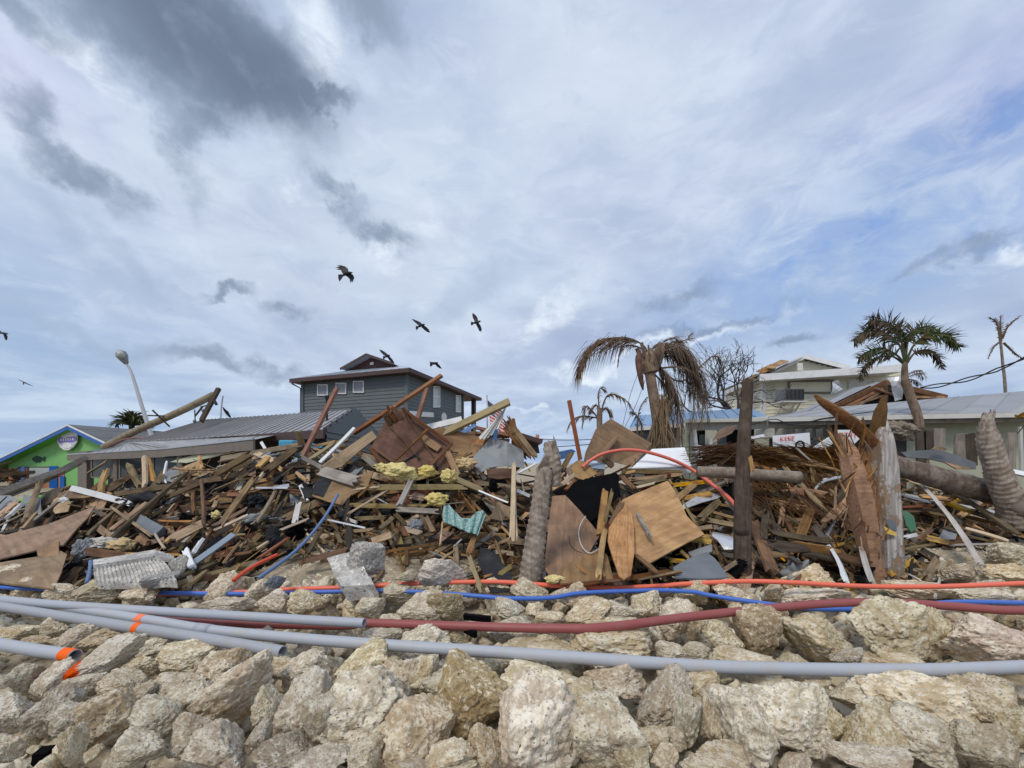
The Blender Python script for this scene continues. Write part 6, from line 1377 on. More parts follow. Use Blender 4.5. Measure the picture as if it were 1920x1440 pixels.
def lumps():
    for a in ((750, 885, 29, 14, .62, 'insul', 'largest lump of yellow insulation below the dark cabinet panel', 'insulation', 1, 5, .15), (722, 878, 18, 9, .6, 'insul', 'small yellow insulation tuft left of the largest lump', 'insulation', 2, 4, .2), (799, 884, 16, 11, .58, 'insul', 'yellow insulation lump right of the largest lump', 'insulation', 3), (842, 894, 14, 13, .56, 'insul', 'rightmost yellow insulation lump near the foam', 'insulation', 4),
              (820, 937, 18, 14, .6, 'insul', 'yellow insulation lump above the teal cloth', 'insulation', 5), (1040, 1086, 17, 7, .7, 'insul', 'yellow insulation lying on the rocks right of the ringed trunk foot', 'insulation', 6), (872, 870, 19, 12, .45, 'foam', 'round tan foam lump beside the bright split stud', 'foam', 7), (405, 965, 8, 7, .4, 'insul', 'tiny yellow insulation tuft in the left part of the heap', 'insulation', 8),
              (155, 1033, 14, 20, .42, 'greypanel', 'crumpled grey cloth bundle right of the upper plywood sheet', 'cloth', 9), (195, 1018, 34, 10, .42, 'concrete', 'roll of pale dirty fabric behind the lower plywood sheet', 'cloth', 10), (230, 1022, 22, 12, .45, 'foam', 'twisted beige cloth roll left of the corrugated slab', 'cloth', 11), (120, 938, 8, 5, .3, 'whitepaint', 'small crumpled white plastic at the upper left of the heap', 'plastic', 12),
              (1420, 862, 10, 16, .4, 'palegrey', 'grey torn palm boot below the gutter right of the dark post', 'palm boot', 13), (925, 912, 8, 10, .4, 'black', 'small black bag below the grey panel', 'bag', 14), (778, 985, 14, 10, .6, 'greypanel', 'small grey plastic lump in the centre of the heap', 'plastic', 15), (512, 1010, 12, 22, .5, 'felt', 'black bag hanging in the lower middle of the heap', 'bag', 16)):
        blob_obj(a[0] and 'lump', a[0], a[1], a[2], a[3], a[4], a[5], a[6], a[7], a[8], 5, a[10] if len(a) > 10 else 0)
    rg = random.Random(55)
    for k in range(34):
        px = rg.uniform(-60, 1960); tp = top_at(px); py = tp + 14 + ((1025 if 470 < px < 910 else 1080) - tp - 14) * rg.random(); mt, nm, ct = rg.choice((('felt', 'crumpled wad of black roofing felt', 'roofing felt'), ('felt', 'crumpled wad of black roofing felt', 'roofing felt'), ('black', 'black plastic bundle', 'plastic'), ('greypanel', 'grey crumpled cloth', 'cloth'), ('plydark', 'dark brown rotten lump of sheathing', 'wood scrap')))
        o = blob_obj('wad', px, py, rg.uniform(12, 34), rg.uniform(7, 18), rg.uniform(.0, .30), mt, nm, ct, 100 + k, 4, rg.uniform(-.9, .6), .5); o['group'] = 'crumpled wads in the debris heap'; SCRAPS.append((o, nm, px, py))
    # teal cloth: a draped sheet
    pts = [[(832, 950), (842, 946), (852, 958), (866, 972), (882, 972), (893, 960), (906, 957), (911, 966)], [(830, 965), (842, 962), (853, 972), (866, 983), (880, 985), (892, 978), (900, 978), (903, 985)], [(832, 980), (846, 984), (858, 990), (868, 994), (878, 999), (886, 1000), (893, 1003), (896, 1005)]]
    vs = []; nx = 42; ny = 14
    def at(u, v):
        r = v * 2; r0 = min(int(r), 1); fr = r - r0; c = u * 7; c0 = min(int(c), 6); fc = c - c0
        def g(i): a, b = pts[i][c0], pts[i][c0 + 1]; return (a[0] + (b[0] - a[0]) * fc, a[1] + (b[1] - a[1]) * fc)
        p, q = g(r0), g(r0 + 1); return (p[0] + (q[0] - p[0]) * fr, p[1] + (q[1] - p[1]) * fr)
    for j in range(ny + 1):
        for i in range(nx + 1):
            x, y = at(i / nx, j / ny); vs.append(Q(x, y, -.66 - .05 * math.sin(i * .75 + j * .12) - .03 * mnoise.noise(Vector((i * .3, j * .4, 0)))))
    fs = [(j * (nx + 1) + i, j * (nx + 1) + i + 1, (j + 1) * (nx + 1) + i + 1, (j + 1) * (nx + 1) + i) for j in range(ny) for i in range(nx)]
    o = mesh('cloth', vs, fs, M['teal'], smooth=True); so_ = o.modifiers.new('s', 'SOLIDIFY'); so_.thickness = .006
    tag(o, 'teal patterned cloth draped in a V over the boards left of the ringed trunk', 'cloth')
lumps()

# ---- trunks and posts
def trunks():
    t = thing('ringed_palm_trunk', 'broken ringed grey palm trunk standing in the middle, split at the top', 'palm trunk', P(995, 1095, 4.4))
    d = 4.4
    ringed('trunk', [P(993, 1100, d), P(1003, 1020, d), P(1012, 950, d), P(1016, 915, d + .02), P(1022, 880, d + .05)], [.145, .13, .115, .105, .095], 'ringbark', t, .075, .10, 30, .35, .05, 3)
    ringed('upper_trunk', [P(1040, 912, d + .12), P(1038, 880, d + .12), P(1034, 850, d + .12), P(1031, 834, d + .12)], [.07, .10, .105, .07], 'ringbark', t, .07, .16, 26, -.4, .12, 8, lumps=.22)
    sheet('split_bark', [P(1008, 875, d - .02), P(1018, 858, d - .05), P(1024, 850, d), P(1020, 880, d), P(1012, 892, d)], .02, M['ringbark'], t, bow=.02)
    t = thing('dark_post', 'dark weathered wooden post standing upright right of the plywood', 'post', P(1392, 1090, 4.7)); d = 4.7
    mb = MB(); pts = smoothpath([P(1392, 1100, d), P(1392, 1000, d), P(1394, 905, d)], 8); mb.tube(pts, [.10 + .008 * mnoise.noise(Vector((i, 0, 0))) for i in range(len(pts))], 16); mb.obj('lower_post', M['darkpost'], t, True)
    mb = MB(); pts = smoothpath([P(1391, 1000, d - .03), P(1393, 860, d - .03), P(1398, 780, d), P(1402, 722, d), P(1403, 717, d)], 8); n = len(pts); mb.tube(pts, [.084 - .028 * i / n + .004 * mnoise.noise(Vector((i, 4, 0))) for i in range(n)], 14); mb.obj('upper_post', M['darkpost'], t, True)
    board('split_chip', P(1405, 855, d - .1), P(1411, 885, d - .1), .05, .02, M['tan'], t, rough=.03)
    # shattered white post
    t = thing('shattered_white_post', 'tall shattered trunk post with flaking white paint and splintered brown wood', 'post', P(1660, 1090, 4.7)); d = 4.7
    def prism(name, pts, mat, par=t, n=14, seed=0):
        path = smoothpath([P(x, y, d + k) for x, y, k, r in pts], 6); rr = [r for *_, r in pts]; m = len(path); mb = MB(); rads = []
        for i in range(m):
            f = i / (m - 1) * (len(rr) - 1); k0 = min(int(f), len(rr) - 2); rads.append(rr[k0] + (rr[k0 + 1] - rr[k0]) * (f - k0))
        b = len(mb.v); mb.tube(path, rads, n)
        for i, v in enumerate(mb.v): 
            c = path[i // n]; k = i % n; mb.v[i] = c + (v - c) * (1 + .16 * mnoise.noise(Vector((k * .9, i // n * .22, seed))) + (.10 if k % 3 == 0 else -.05))
        return mb.obj(name, M[mat], par, False, auto=True)
    prism('white_post', [(1668, 1110, 0, .155), (1664, 1040, 0, .15), (1661, 960, 0, .145), (1656, 880, 0, .14), (1650, 820, 0, .125), (1652, 790, 0, .06), (1655, 765, .0, .03)], 'flake', n=18, seed=2)
    prism('split_wood', [(1640, 1112, -.05, .10), (1632, 1040, -.05, .10), (1617, 960, -.08, .12), (1603, 900, -.08, .115), (1590, 850, -.05, .09), (1574, 812, -.05, .02)], 'split', n=12, seed=7)
    prism('inner_wood', [(1645, 1100, .02, .08), (1636, 1000, .04, .09), (1628, 920, .05, .09), (1618, 860, .05, .06), (1612, 840, .05, .02)], 'split', n=10, seed=9)
    prism('upper_arm', [(1640, 832, -.02, .055), (1608, 800, -.02, .075), (1575, 775, -.04, .065), (1545, 755, -.04, .045), (1527, 740, -.04, .012)], 'brown', n=9, seed=11)
    prism('upright_arm', [(1640, 835, 0, .06), (1645, 800, 0, .075), (1652, 770, 0, .06), (1658, 742, 0, .02)], 'brown', n=9, seed=12)
    rg = random.Random(8)
    for k in range(64):
        x = rg.uniform(1555, 1645); y = rg.uniform(830, 1090); x += (y - 900) * .12; a = rg.uniform(-.9, .5); L = rg.uniform(18, 62)
        p0 = P(x, y, d - .12 + rg.uniform(-.1, .15)); p1 = P(x + math.sin(a) * L * (1 if rg.random() < .7 else -1), y - math.cos(a) * L, d - .15 + rg.uniform(-.15, .2))
        board('splinter', p0, p1, rg.uniform(.008, .03), .010, M[rg.choice(('split', 'brown', 'tan', 'brown'))], t, roll=rg.uniform(-1, 1), rough=.08, seg=2, rng=rg)
    mb = MB(); 
    for (x0, y0, x1, y1, m_) in ((1652, 990, 1680, 1002, 'yellowtag'),):
        sheet('yellow_tag', [P(1656, 986, 4.53), P(1680, 998, 4.53), P(1681, 1005, 4.53), P(1664, 1001, 4.53)], .004, M['yellowp'], t)
        sheet('blue_smear', [P(1660, 972, 4.535), P(1680, 978, 4.535), P(1682, 996, 4.535), P(1668, 992, 4.535)], .003, M['slate'], t)
    # big ringed stump and logs at the right
    t = thing('large_palm_stump', 'thick upturned palm trunk with deep rings at the right edge', 'palm trunk', P(1885, 980, 5.6)); d = 5.6
    ringed('trunk', [P(1915, 985, d), P(1893, 935, d), P(1874, 890, d), P(1860, 848, d), P(1850, 806, d), P(1853, 780, d)], [.20, .175, .155, .14, .125, .06], 'ringbark', t, .075, .10, 34, -.45, .16, 21, lumps=.14)
    o = ringed('fallen_palm_log', [P(2100, 1010, 5.1), P(1960, 965, 5.4), P(1900, 940, 5.6)], [.22, .21, .21], 'logbark', None, .25, .03, 20, .1, 0, 5); tag(o, 'thick fallen palm log running off the right edge behind the stump', 'log')
    o = ringed('fallen_palm_log', [P(1672, 868, 6.2), P(1720, 885, 6.1), P(1790, 905, 6.0), P(1880, 928, 5.9)], [.15, .17, .18, .18], 'logbark', None, .22, .04, 20, .1, .05, 6); tag(o, 'dark fallen palm log lying across between the white post and the ringed stump', 'log')
    o = ringed('fallen_palm_log', [P(1308, 884, 6.2), P(1370, 887, 6.1), P(1440, 892, 6.0), P(1500, 896, 5.9)], [.09, .095, .10, .10], 'paletrunk', None, .3, .02, 16, .1, .0, 7); tag(o, 'pale smooth palm log lying level behind the dark post', 'log')
    # mossy broken fence boards before the pale green wall
    g = 'weathered boards before the pale green wall'
    for i, (x, y0, y1, w) in enumerate(((1741, 805, 850, 18), (1758, 803, 850, 22), (1727, 800, 860, 16), (1800, 812, 860, 22), (1820, 812, 862, 22), (1895, 810, 870, 14))):
        o = board('fence_board', P(x, y1 + 12, 8.2), P(x + (2 if i % 2 else -2), y0, 8.2), w / F * 8.2, .05, M['grey' if i % 2 else 'dark'], rough=.06, face=(0, -1, 0)); tag(o, ['second', 'third', 'leftmost', 'fourth', 'fifth', 'rightmost'][i] + ' weathered board standing before the pale green wall' + (', counting from the left' if i not in (2, 5) else ''), 'board', g)
    o = blob_obj('palm_boot', 1690, 808, 26, 17, .1, 'paletrunk', 'bulging torn grey palm boot right of the upper white post', 'palm boot', 31, 5, .2)
M['yellowp'] = painted('yellow_tag_paint', (.72, .48, .08), (.3, .2, .1), .4, .6, 8)
trunks()

# ---- dead palm debris right of the dark post
def palm_debris():
    rg = random.Random(15)
    for lab, (x0, x1, y0, y1), n, ang in (('mass of dry palm fibre lying right of the dark post', (1410, 1560, 885, 960), 420, .9), ('bundle of dry leaf stalks lying behind the dark post', (1400, 1600, 842, 880), 420, .25), ('dry palm leaves heaped before the porch', (1320, 1420, 838, 870), 260, -.15)):
        mb = MB()
        for k in range(n):
            x, y = rg.uniform(x0, x1), rg.uniform(y0, y1); a = ang + rg.gauss(0, .28); L = rg.uniform(15, 60); lf = .45 + rg.uniform(-.1, .15)
            p0 = Q(x - math.cos(a) * L, y - math.sin(a) * L * .7, -lf); p1 = Q(x + math.cos(a) * L, y + math.sin(a) * L * .7, -lf + rg.uniform(-.1, .1)); mid = p0.lerp(p1, .5) + Vector((0, 0, rg.uniform(0, .05)))
            mb.tube([p0, mid, p1], [.004, .009, .003], 3, False)
        tag(mb.obj('dry_palm_fibre', M['fibre']), lab, kind='stuff')
    for i in range(9):
        y = 842 + i * 4; pts = [Q(1400 + i * 8, y + 4, -.5), Q(1440 + i * 8, y - 2, -.55), Q(1490 + i * 10, y + 8, -.55), Q(1545 + i * 8, y + 28, -.5)]
        mb = MB(); mb.tube(smoothpath(pts, 5), [.012 + .01 * math.sin(k / 15 * 3.1) for k in range(16)], 6); tag(mb.obj('palm_stalk', M['skirt'], None, True), ['topmost', 'second', 'third', 'fourth', 'fifth', 'sixth', 'seventh', 'eighth', 'lowest'][i] + ' of the curved dry palm stalks right of the dark post', 'palm stalk', 'curved palm stalks right of the dark post')
palm_debris()

def broken_timber():
    rg = random.Random(61)
    for k in range(34):
        x, y = rg.uniform(1415, 1590), rg.uniform(870, 1060); a = rg.choice((rg.gauss(.9, .3), rg.gauss(.2, .2), rg.gauss(-.9, .4))); L = rg.uniform(22, 62)
        p0, p1 = Q(x - math.cos(a) * L, y - math.sin(a) * L, -.5 - rg.uniform(-.1, .15)), Q(x + math.cos(a) * L, y + math.sin(a) * L, -.5 - rg.uniform(-.1, .15))
        kd = rg.choice(('brown', 'split', 'dark', 'wd')); o = board('broken_timber', p0, p1, rg.uniform(.06, .17), .03, M[kd], roll=rg.uniform(-.8, .8), rough=.22, rng=rg, bend=rg.uniform(-.03, .03)); o['category'] = 'board'; o['group'] = 'broken timbers between the dark post and the shattered post'; PEND.append((o, KN[kd], p0, p1))
broken_timber()

# ---- signs
def sign(name, label, corners, text, d, size, dx, dz, rot=0.0, smudge=False):
    t = thing(name, label, 'sign', P(corners[0][0], corners[0][1], d))
    sheet('sign_board', [P(x, y, d) for x, y in corners], .02, M['whitem'], t)
    c = bpy.data.curves.new('sign_lettering', 'FONT'); c.body = text; c.size = size; c.extrude = .002; c.space_character = 1.15
    tmp = bpy.data.objects.new('tmp', c); COL.objects.link(tmp); bpy.context.view_layer.update()
    me = bpy.data.meshes.new_from_object(tmp); bpy.data.objects.remove(tmp); me.materials.append(M['redp'])
    o = bpy.data.objects.new('sign_lettering', me); COL.objects.link(o); o.parent = t
    o.rotation_euler = (R(90), -rot, 0); p = P(corners[0][0], corners[0][1], d); o.location = Vector((dx, -.03, dz)); return t
t_ = sign('keep_sign', 'white board with red letters on the wall right of the dark post', [(1449, 817), (1518, 811), (1520, 840), (1451, 843)], 'KEEP', 8.3, .135, .14, -.125, R(4))
mb = MB(); mb.bar(P(1467, 829, 8.2), P(1506, 832, 8.2), .025, .02); mb.bar(P(1474, 830, 8.2), P(1473, 840, 8.2), .035, .02, up=(1, 0, 0)); mb.obj('white_bracket', M['whitem'], t_)
mb = MB(); pts = [P(1500 + 7.5 * math.cos(a), 835 + 7.5 * math.sin(a), 8.15) for a in [k * 6.28 / 16 for k in range(17)]]; mb.tube(pts, .022, 6); tag(mb.obj('cable_coil', M['cable']), 'small coil of black hose before the white board with red letters', 'hose')
sign('torn_sign', 'second white board with red letters torn and half hidden behind the splintered wood', [(1571, 806), (1603, 806), (1618, 817), (1600, 834), (1576, 826)], 'ITTI', 7.6, .15, .05, -.16, 0)

# ---- concrete pieces
def corrugated(name, label, corners, thick, waves, depth, mt='concrete', curve=0.0):
    """corner points (world): a-b top edge, d-c bottom edge; a fluted face with solid back"""
    a, b, c, d = [Vector(p) for p in corners]; n = (b - a).cross(d - a).normalized()
    if n.y > 0: n = -n
    nx = waves * 6; ny = 10; vs = []; fs = []
    for side in (0, 1):
        for j in range(ny + 1):
            for i in range(nx + 1):
                u, v = i / nx, j / ny; p = a.lerp(b, u).lerp(d.lerp(c, u), v); off = 0 if side else depth * math.cos(u * waves * 6.283 + v * .8) + curve * math.sin(v * 3.14) + .012 * mnoise.noise(p * 9)
                edge = .03 * mnoise.noise(p * 5); vs.append(p + n * (off if not side else -thick) + (b - a).normalized() * (edge if i in (0, nx) else 0) + Vector((0, 0, edge if j in (0, ny) else 0)))
    N = (nx + 1) * (ny + 1)
    for j in range(ny):
        for i in range(nx):
            q = (j * (nx + 1) + i, j * (nx + 1) + i + 1, (j + 1) * (nx + 1) + i + 1, (j + 1) * (nx + 1) + i); fs.append(q); fs.append(tuple(N + k for k in reversed(q)))
    for i in range(nx):
        fs.append((i + 1, i, N + i, N + i + 1)); e = ny * (nx + 1); fs.append((e + i, e + i + 1, N + e + i + 1, N + e + i))
    for j in range(ny):
        e = j * (nx + 1); f = e + nx + 1; fs.append((e, f, N + f, N + e)); fs.append((f + nx, e + nx, N + e + nx, N + f + nx))
    o = mesh(name, vs, fs, M[mt]); o.data.polygons.foreach_set('use_smooth', [True] * len(fs)); o.data.set_sharp_from_angle(angle=R(50)); return tag(o, label, 'concrete')
def concrete():
    corrugated('concrete_slab', 'long broken concrete slab with a fluted face at the lower left', [Q(176, 1066, -.62), Q(300, 1046, -.62), Q(330, 1090, -.75), Q(180, 1092, -.75)], .08, 18, .009, curve=.04)
    c = [Q(174, 1058, -.60), Q(290, 1036, -.60), Q(326, 1048, -.35), Q(326, 1056, -.62), Q(290, 1048, -.68), Q(176, 1067, -.68)]
    o = sheet('concrete_piece', c, .05, M['concrete'], None, bow=.01); tag(o, 'pale top edge of the fluted concrete slab at the lower left', 'concrete')
    t = bpy.data.objects[-1] if False else None
    # flutes across the fragment
    vs = []
    o = corrugated('concrete_flutes', 'grey fluted concrete fragment leaning on the broken block in the lower middle', [Q(614, 1050, -.74), Q(641, 1104, -.92), Q(703, 1099, -.97), Q(664, 1034, -.84)], .14, 7, .022)
    for i, (cx, cy, w, h, lift, rot, mt, lab) in enumerate(((690, 1050, 74, 84, 1.0, .5, 'concrete', 'angular broken concrete block above the gravel in the lower middle'), (832, 1072, 95, 62, .8, .1, 'pinkrock', 'large pinkish rough rock behind the orange conduit'), (760, 1080, 40, 26, .75, 0, 'rock', 'flat gravelly lump behind the orange conduit left of the pinkish rock'),
        (300, 1088, 60, 26, .72, 0, 'concrete', 'concrete rubble heap at the right foot of the long fluted slab'), (333, 1065, 30, 50, .6, .3, 'concrete', 'broken grey concrete corner at the right end of the fluted slab'), (516, 1092, 46, 26, .75, .2, 'slate', 'flat grey paving piece behind the blue conduit'))):
        me = ROCKS[(i * 3 + 2) % 16].copy(); me.materials[0] = M[mt]; o = bpy.data.objects.new('concrete_block' if mt in ('concrete', 'slate') else 'rock', me); COL.objects.link(o); p = Q(cx, cy, -lift); o.location = p; d = p.y
        o.scale = (w / F * d, .35 * (w + h) / F * d, h / F * d); o.rotation_euler = (.1, rot, .3 * i); tag(o, lab, 'concrete' if mt in ('concrete', 'slate') else 'rock')
concrete()

# ---- filler: countable boards behind the named ones, then splinters
def filler():
    global BCOUNT; rg = random.Random(99); mats = ['wd'] * 9 + ['tan'] * 5 + ['brown'] * 6 + ['pale'] * 2 + ['grey'] * 3 + ['red'] + ['dark'] * 3 + ['white', 'olive', 'palegrey']
    def angle(px):
        if px < 560: return rg.gauss(-32, 22)
        if px < 980: return rg.choice((rg.gauss(-20, 20), rg.gauss(5, 14), rg.gauss(60, 25)))
        if px < 1400: return rg.choice((rg.gauss(-12, 14), rg.gauss(60, 20)))
        return rg.choice((rg.gauss(14, 12), rg.gauss(28, 12), rg.gauss(-60, 25)))
    N = 300 - BCOUNT
    for k in range(N + 330):
        px = rg.uniform(-160, 2080) if k < N else rg.uniform(-300, 2220); tp = top_at(px) - 4; py = tp + ((1035 if 470 < px < 910 else 1090) - tp) * rg.random() ** .9; a = R(angle(px)); L = rg.uniform(22, 95) * (1.2 if k < N else .8); dx, dy = math.cos(a) * L, math.sin(a) * L
        if py - abs(dy) < tp - 16: dy *= .25
        mt = rg.choice(mats + (['yellow'] * 5 if px > 1250 else [])); lf = rg.uniform(-.05, .22) if k < N else rg.uniform(-.3, .12)
        pa, pb = Q(px - dx, py - dy, -lf + rg.uniform(-.16, .16)), Q(px + dx, py + dy, -lf + rg.uniform(-.16, .16)); W = rg.choice((.04, .07, .09, .09, .12, .14))
        if k < N:
            o = board('board', pa, pb, W, min(.04, W * .5), M[mt], roll=rg.uniform(-1.2, 1.2), rough=.10, rng=rg, seg=3); tag(o, None, 'board', 'loose boards in the debris heap'); PEND.append((o, KN[mt], pa, pb)); BCOUNT += 1
        else:
            STF.append((pa, pb, W, mt))
    TC = {'wd': (.175, .12, .062), 'tan': (.40, .245, .115), 'brown': (.15, .078, .038), 'pale': (.54, .42, .28), 'grey': (.28, .25, .215), 'red': (.20, .085, .05), 'dark': (.05, .04, .033), 'white': (.66, .66, .65), 'olive': (.28, .225, .115), 'palegrey': (.50, .46, .42), 'yellow': (.52, .30, .06), 'black': (.02, .02, .022), 'blue': (.12, .18, .28)}
    def build(name, items, label):
        mb = MB(); cols = []
        for pa, pb, W, mt in items:
            n0 = len(mb.f); x = (pb - pa).normalized(); up = Vector((rg.uniform(-.4, .4), -1, rg.uniform(-.3, .8))); mb.bar(pa, pb, W, min(.035, W * .45), up=x.cross(up).normalized() if True else up)
            c = TC[mt]; v = rg.uniform(.6, 1.25); c = tuple(min(1, q * v) for q in c); cols += [c] * (len(mb.f) - n0)
        o = mb.obj(name, M['mixed'], origin=(0, 0, 0)); ca = o.data.color_attributes.new('tint', 'FLOAT_COLOR', 'CORNER'); data = []
        for p, c in zip(o.data.polygons, cols): data += [(*c, 1)] * p.loop_total
        ca.data.foreach_set('color', [q for c in data for q in c]); tag(o, label, kind='stuff')
    build('buried_boards', STF, 'mixed broken boards packed deep in the debris heap')
    it = []
    for k in range(2600):
        px = rg.uniform(-300, 2220); tp = top_at(px) - 2; py = tp + ((1045 if 470 < px < 910 and rg.random() < .85 else 1100) - tp) * rg.random() ** .85; a = R(angle(px) + rg.gauss(0, 15)); L = rg.uniform(5, 26); dx, dy = math.cos(a) * L, math.sin(a) * L; lf = rg.uniform(-.1, .34)
        mt = rg.choice(mats + ['black'] * 6 + ['dark'] * 3 + ['tan', 'pale'] + (['yellow'] * 3 if px > 1250 else [])); it.append((Q(px - dx, py - dy, -lf + rg.uniform(-.1, .1)), Q(px + dx, py + dy, -lf + rg.uniform(-.1, .1)), rg.choice((.012, .018, .025, .04, .06)), mt))
    build('splinters', it, 'small splinters and scraps scattered over the debris heap')
STF = []
filler()
def px_of(p): return 960 + F * p.x / p.y, HY - F * (p.z - EYE) / p.y
def label_boards():
    marks = [(40, 'beside the plywood at the left edge'), (170, 'below the green shop'), (300, 'below the porch windows'), (420, 'left of the turquoise crate'), (540, 'below the turquoise crate'), (640, 'around the thin blue pipe'), (740, 'below the dark cabinet'), (850, 'near the teal cloth'), (950, 'left of the ringed trunk'), (1070, 'by the black panel'), (1220, 'by the largest plywood sheet'), (1340, 'left of the dark post'), (1460, 'right of the dark post'), (1600, 'by the shattered post'), (1740, 'beyond the shattered post'), (1880, 'by the ringed stump')]
    rec = []
    for o, kd, pa, pb in PEND:
        xa, ya = px_of(pa); xb, yb = px_of(pb)
        if xa > xb: xa, ya, xb, yb = xb, yb, xa, ya
        L = math.hypot(xb - xa, yb - ya); a = math.degrees(math.atan2(-(yb - ya), max(1, xb - xa)))
        sz = 'long ' if L > 130 else 'short ' if L < 60 else ''
        po = 'standing nearly upright' if abs(a) > 68 else 'lying level' if abs(a) < 9 else ('slanting up rightwards' if a > 0 else 'sloping down rightwards')
        cx, cy = (xa + xb) / 2, (ya + yb) / 2; mk = min(marks, key=lambda m: abs(m[0] - cx))[1]
        f = (cy - top_at(cx)) / (1095 - top_at(cx)); hh = 'high' if f < .33 else 'low' if f > .68 else 'midway up'
        rec.append([o, sz + kd, po, hh, mk, cx])
    from collections import defaultdict
    g = defaultdict(list)
    for o, lb, cx, cy in SCRAPS:
        f = (cy - top_at(cx)) / (1095 - top_at(cx)); g['s', lb, 'high' if f < .33 else 'low' if f > .68 else 'midway up', min(marks, key=lambda m: abs(m[0] - cx))[1]].append((o, cx))
    for k, lst in list(g.items()):
        lst.sort(key=lambda r: r[1]); n = len(lst)
        for i, r in enumerate(lst): r[0]['label'] = (('left ' if i == 0 else 'right ' if i == n - 1 else 'middle ') if 1 < n <= 3 else '') + k[1] + ' ' + k[2] + ' ' + k[3]
    g.clear()
    for r in rec: g[(r[1], r[2], r[3], r[4])].append(r)
    for k, lst in g.items():
        lst.sort(key=lambda r: r[5]); n = len(lst)
        for i, r in enumerate(lst):
            pre = '' if n == 1 else (('left ' if i == 0 else 'right ' if i == n - 1 else 'middle ') if n <= 3 else '')
            lb = r[1] + ' ' + r[2] + ', ' + r[3] + ' ' + r[4]; r[0]['label'] = lb if len((pre + lb).split()) > 16 else pre + lb
label_boards()
# ================================================================== CONDUITS
def conduit(name, label, pts, dia, mt, group=None, zs=.27, n=10, open_end=False, ds=None, lift=0.0, parent=None, cat='conduit'):
    w = []
    for i, p in enumerate(pts):
        x, y = p[0], p[1]; d = ds[i] if ds else (EYE - zs) * F / (y - HY); w.append(P(x, y, d - lift))
    e0 = (w[0] - w[1]).normalized()
    if pts[0][0] < 100: w = [w[0] + e0 * 2.2 + Vector((0, 0, -.02))] + w
    if not open_end: e1 = (w[-1] - w[-2]).normalized(); w = w + [w[-1] + e1 * 3.0 + Vector((0, 0, -.03))]
    path = smoothpath(w, n); mb = MB()
    if open_end:
        mb.tube(path, dia / 2, 16, False); m = len(path); e = path[-1]; dv = (path[-1] - path[-3]).normalized(); b = len(mb.v)
        ref = dv.orthogonal().normalized(); q = dv.cross(ref)
        # wall ring and a bore that goes dark inside
        base = (m - 1) * 16; ring = [mb.v[base + k] for k in range(16)]; inn = [e + (v - e) * .84 for v in ring]; deep = [v - dv * .5 for v in inn]
        mb.v += inn + deep
        for k in range(16):
            k2 = (k + 1) % 16; mb.f.append((base + k, base + k2, b + k2, b + k)); mb.m.append(0); mb.f.append((b + k, b + k2, b + 16 + k2, b + 16 + k)); mb.m.append(0)
        mb.f.append(tuple(b + 16 + k for k in range(16))); mb.m.append(0)
    else: mb.tube(path, dia / 2, 16)
    o = mb.obj(name, M[mt], None, True); o.data.set_sharp_from_angle(angle=R(50)); return tag(o, label, cat, group), path
def paint_band(o, path, i0, i1, rad, skew=0.0):
    mb = MB(); mb.tube(path[i0:i1 + 1], rad, 16, False); b = mb.obj('paint_band', M['mark'], o, True); return b
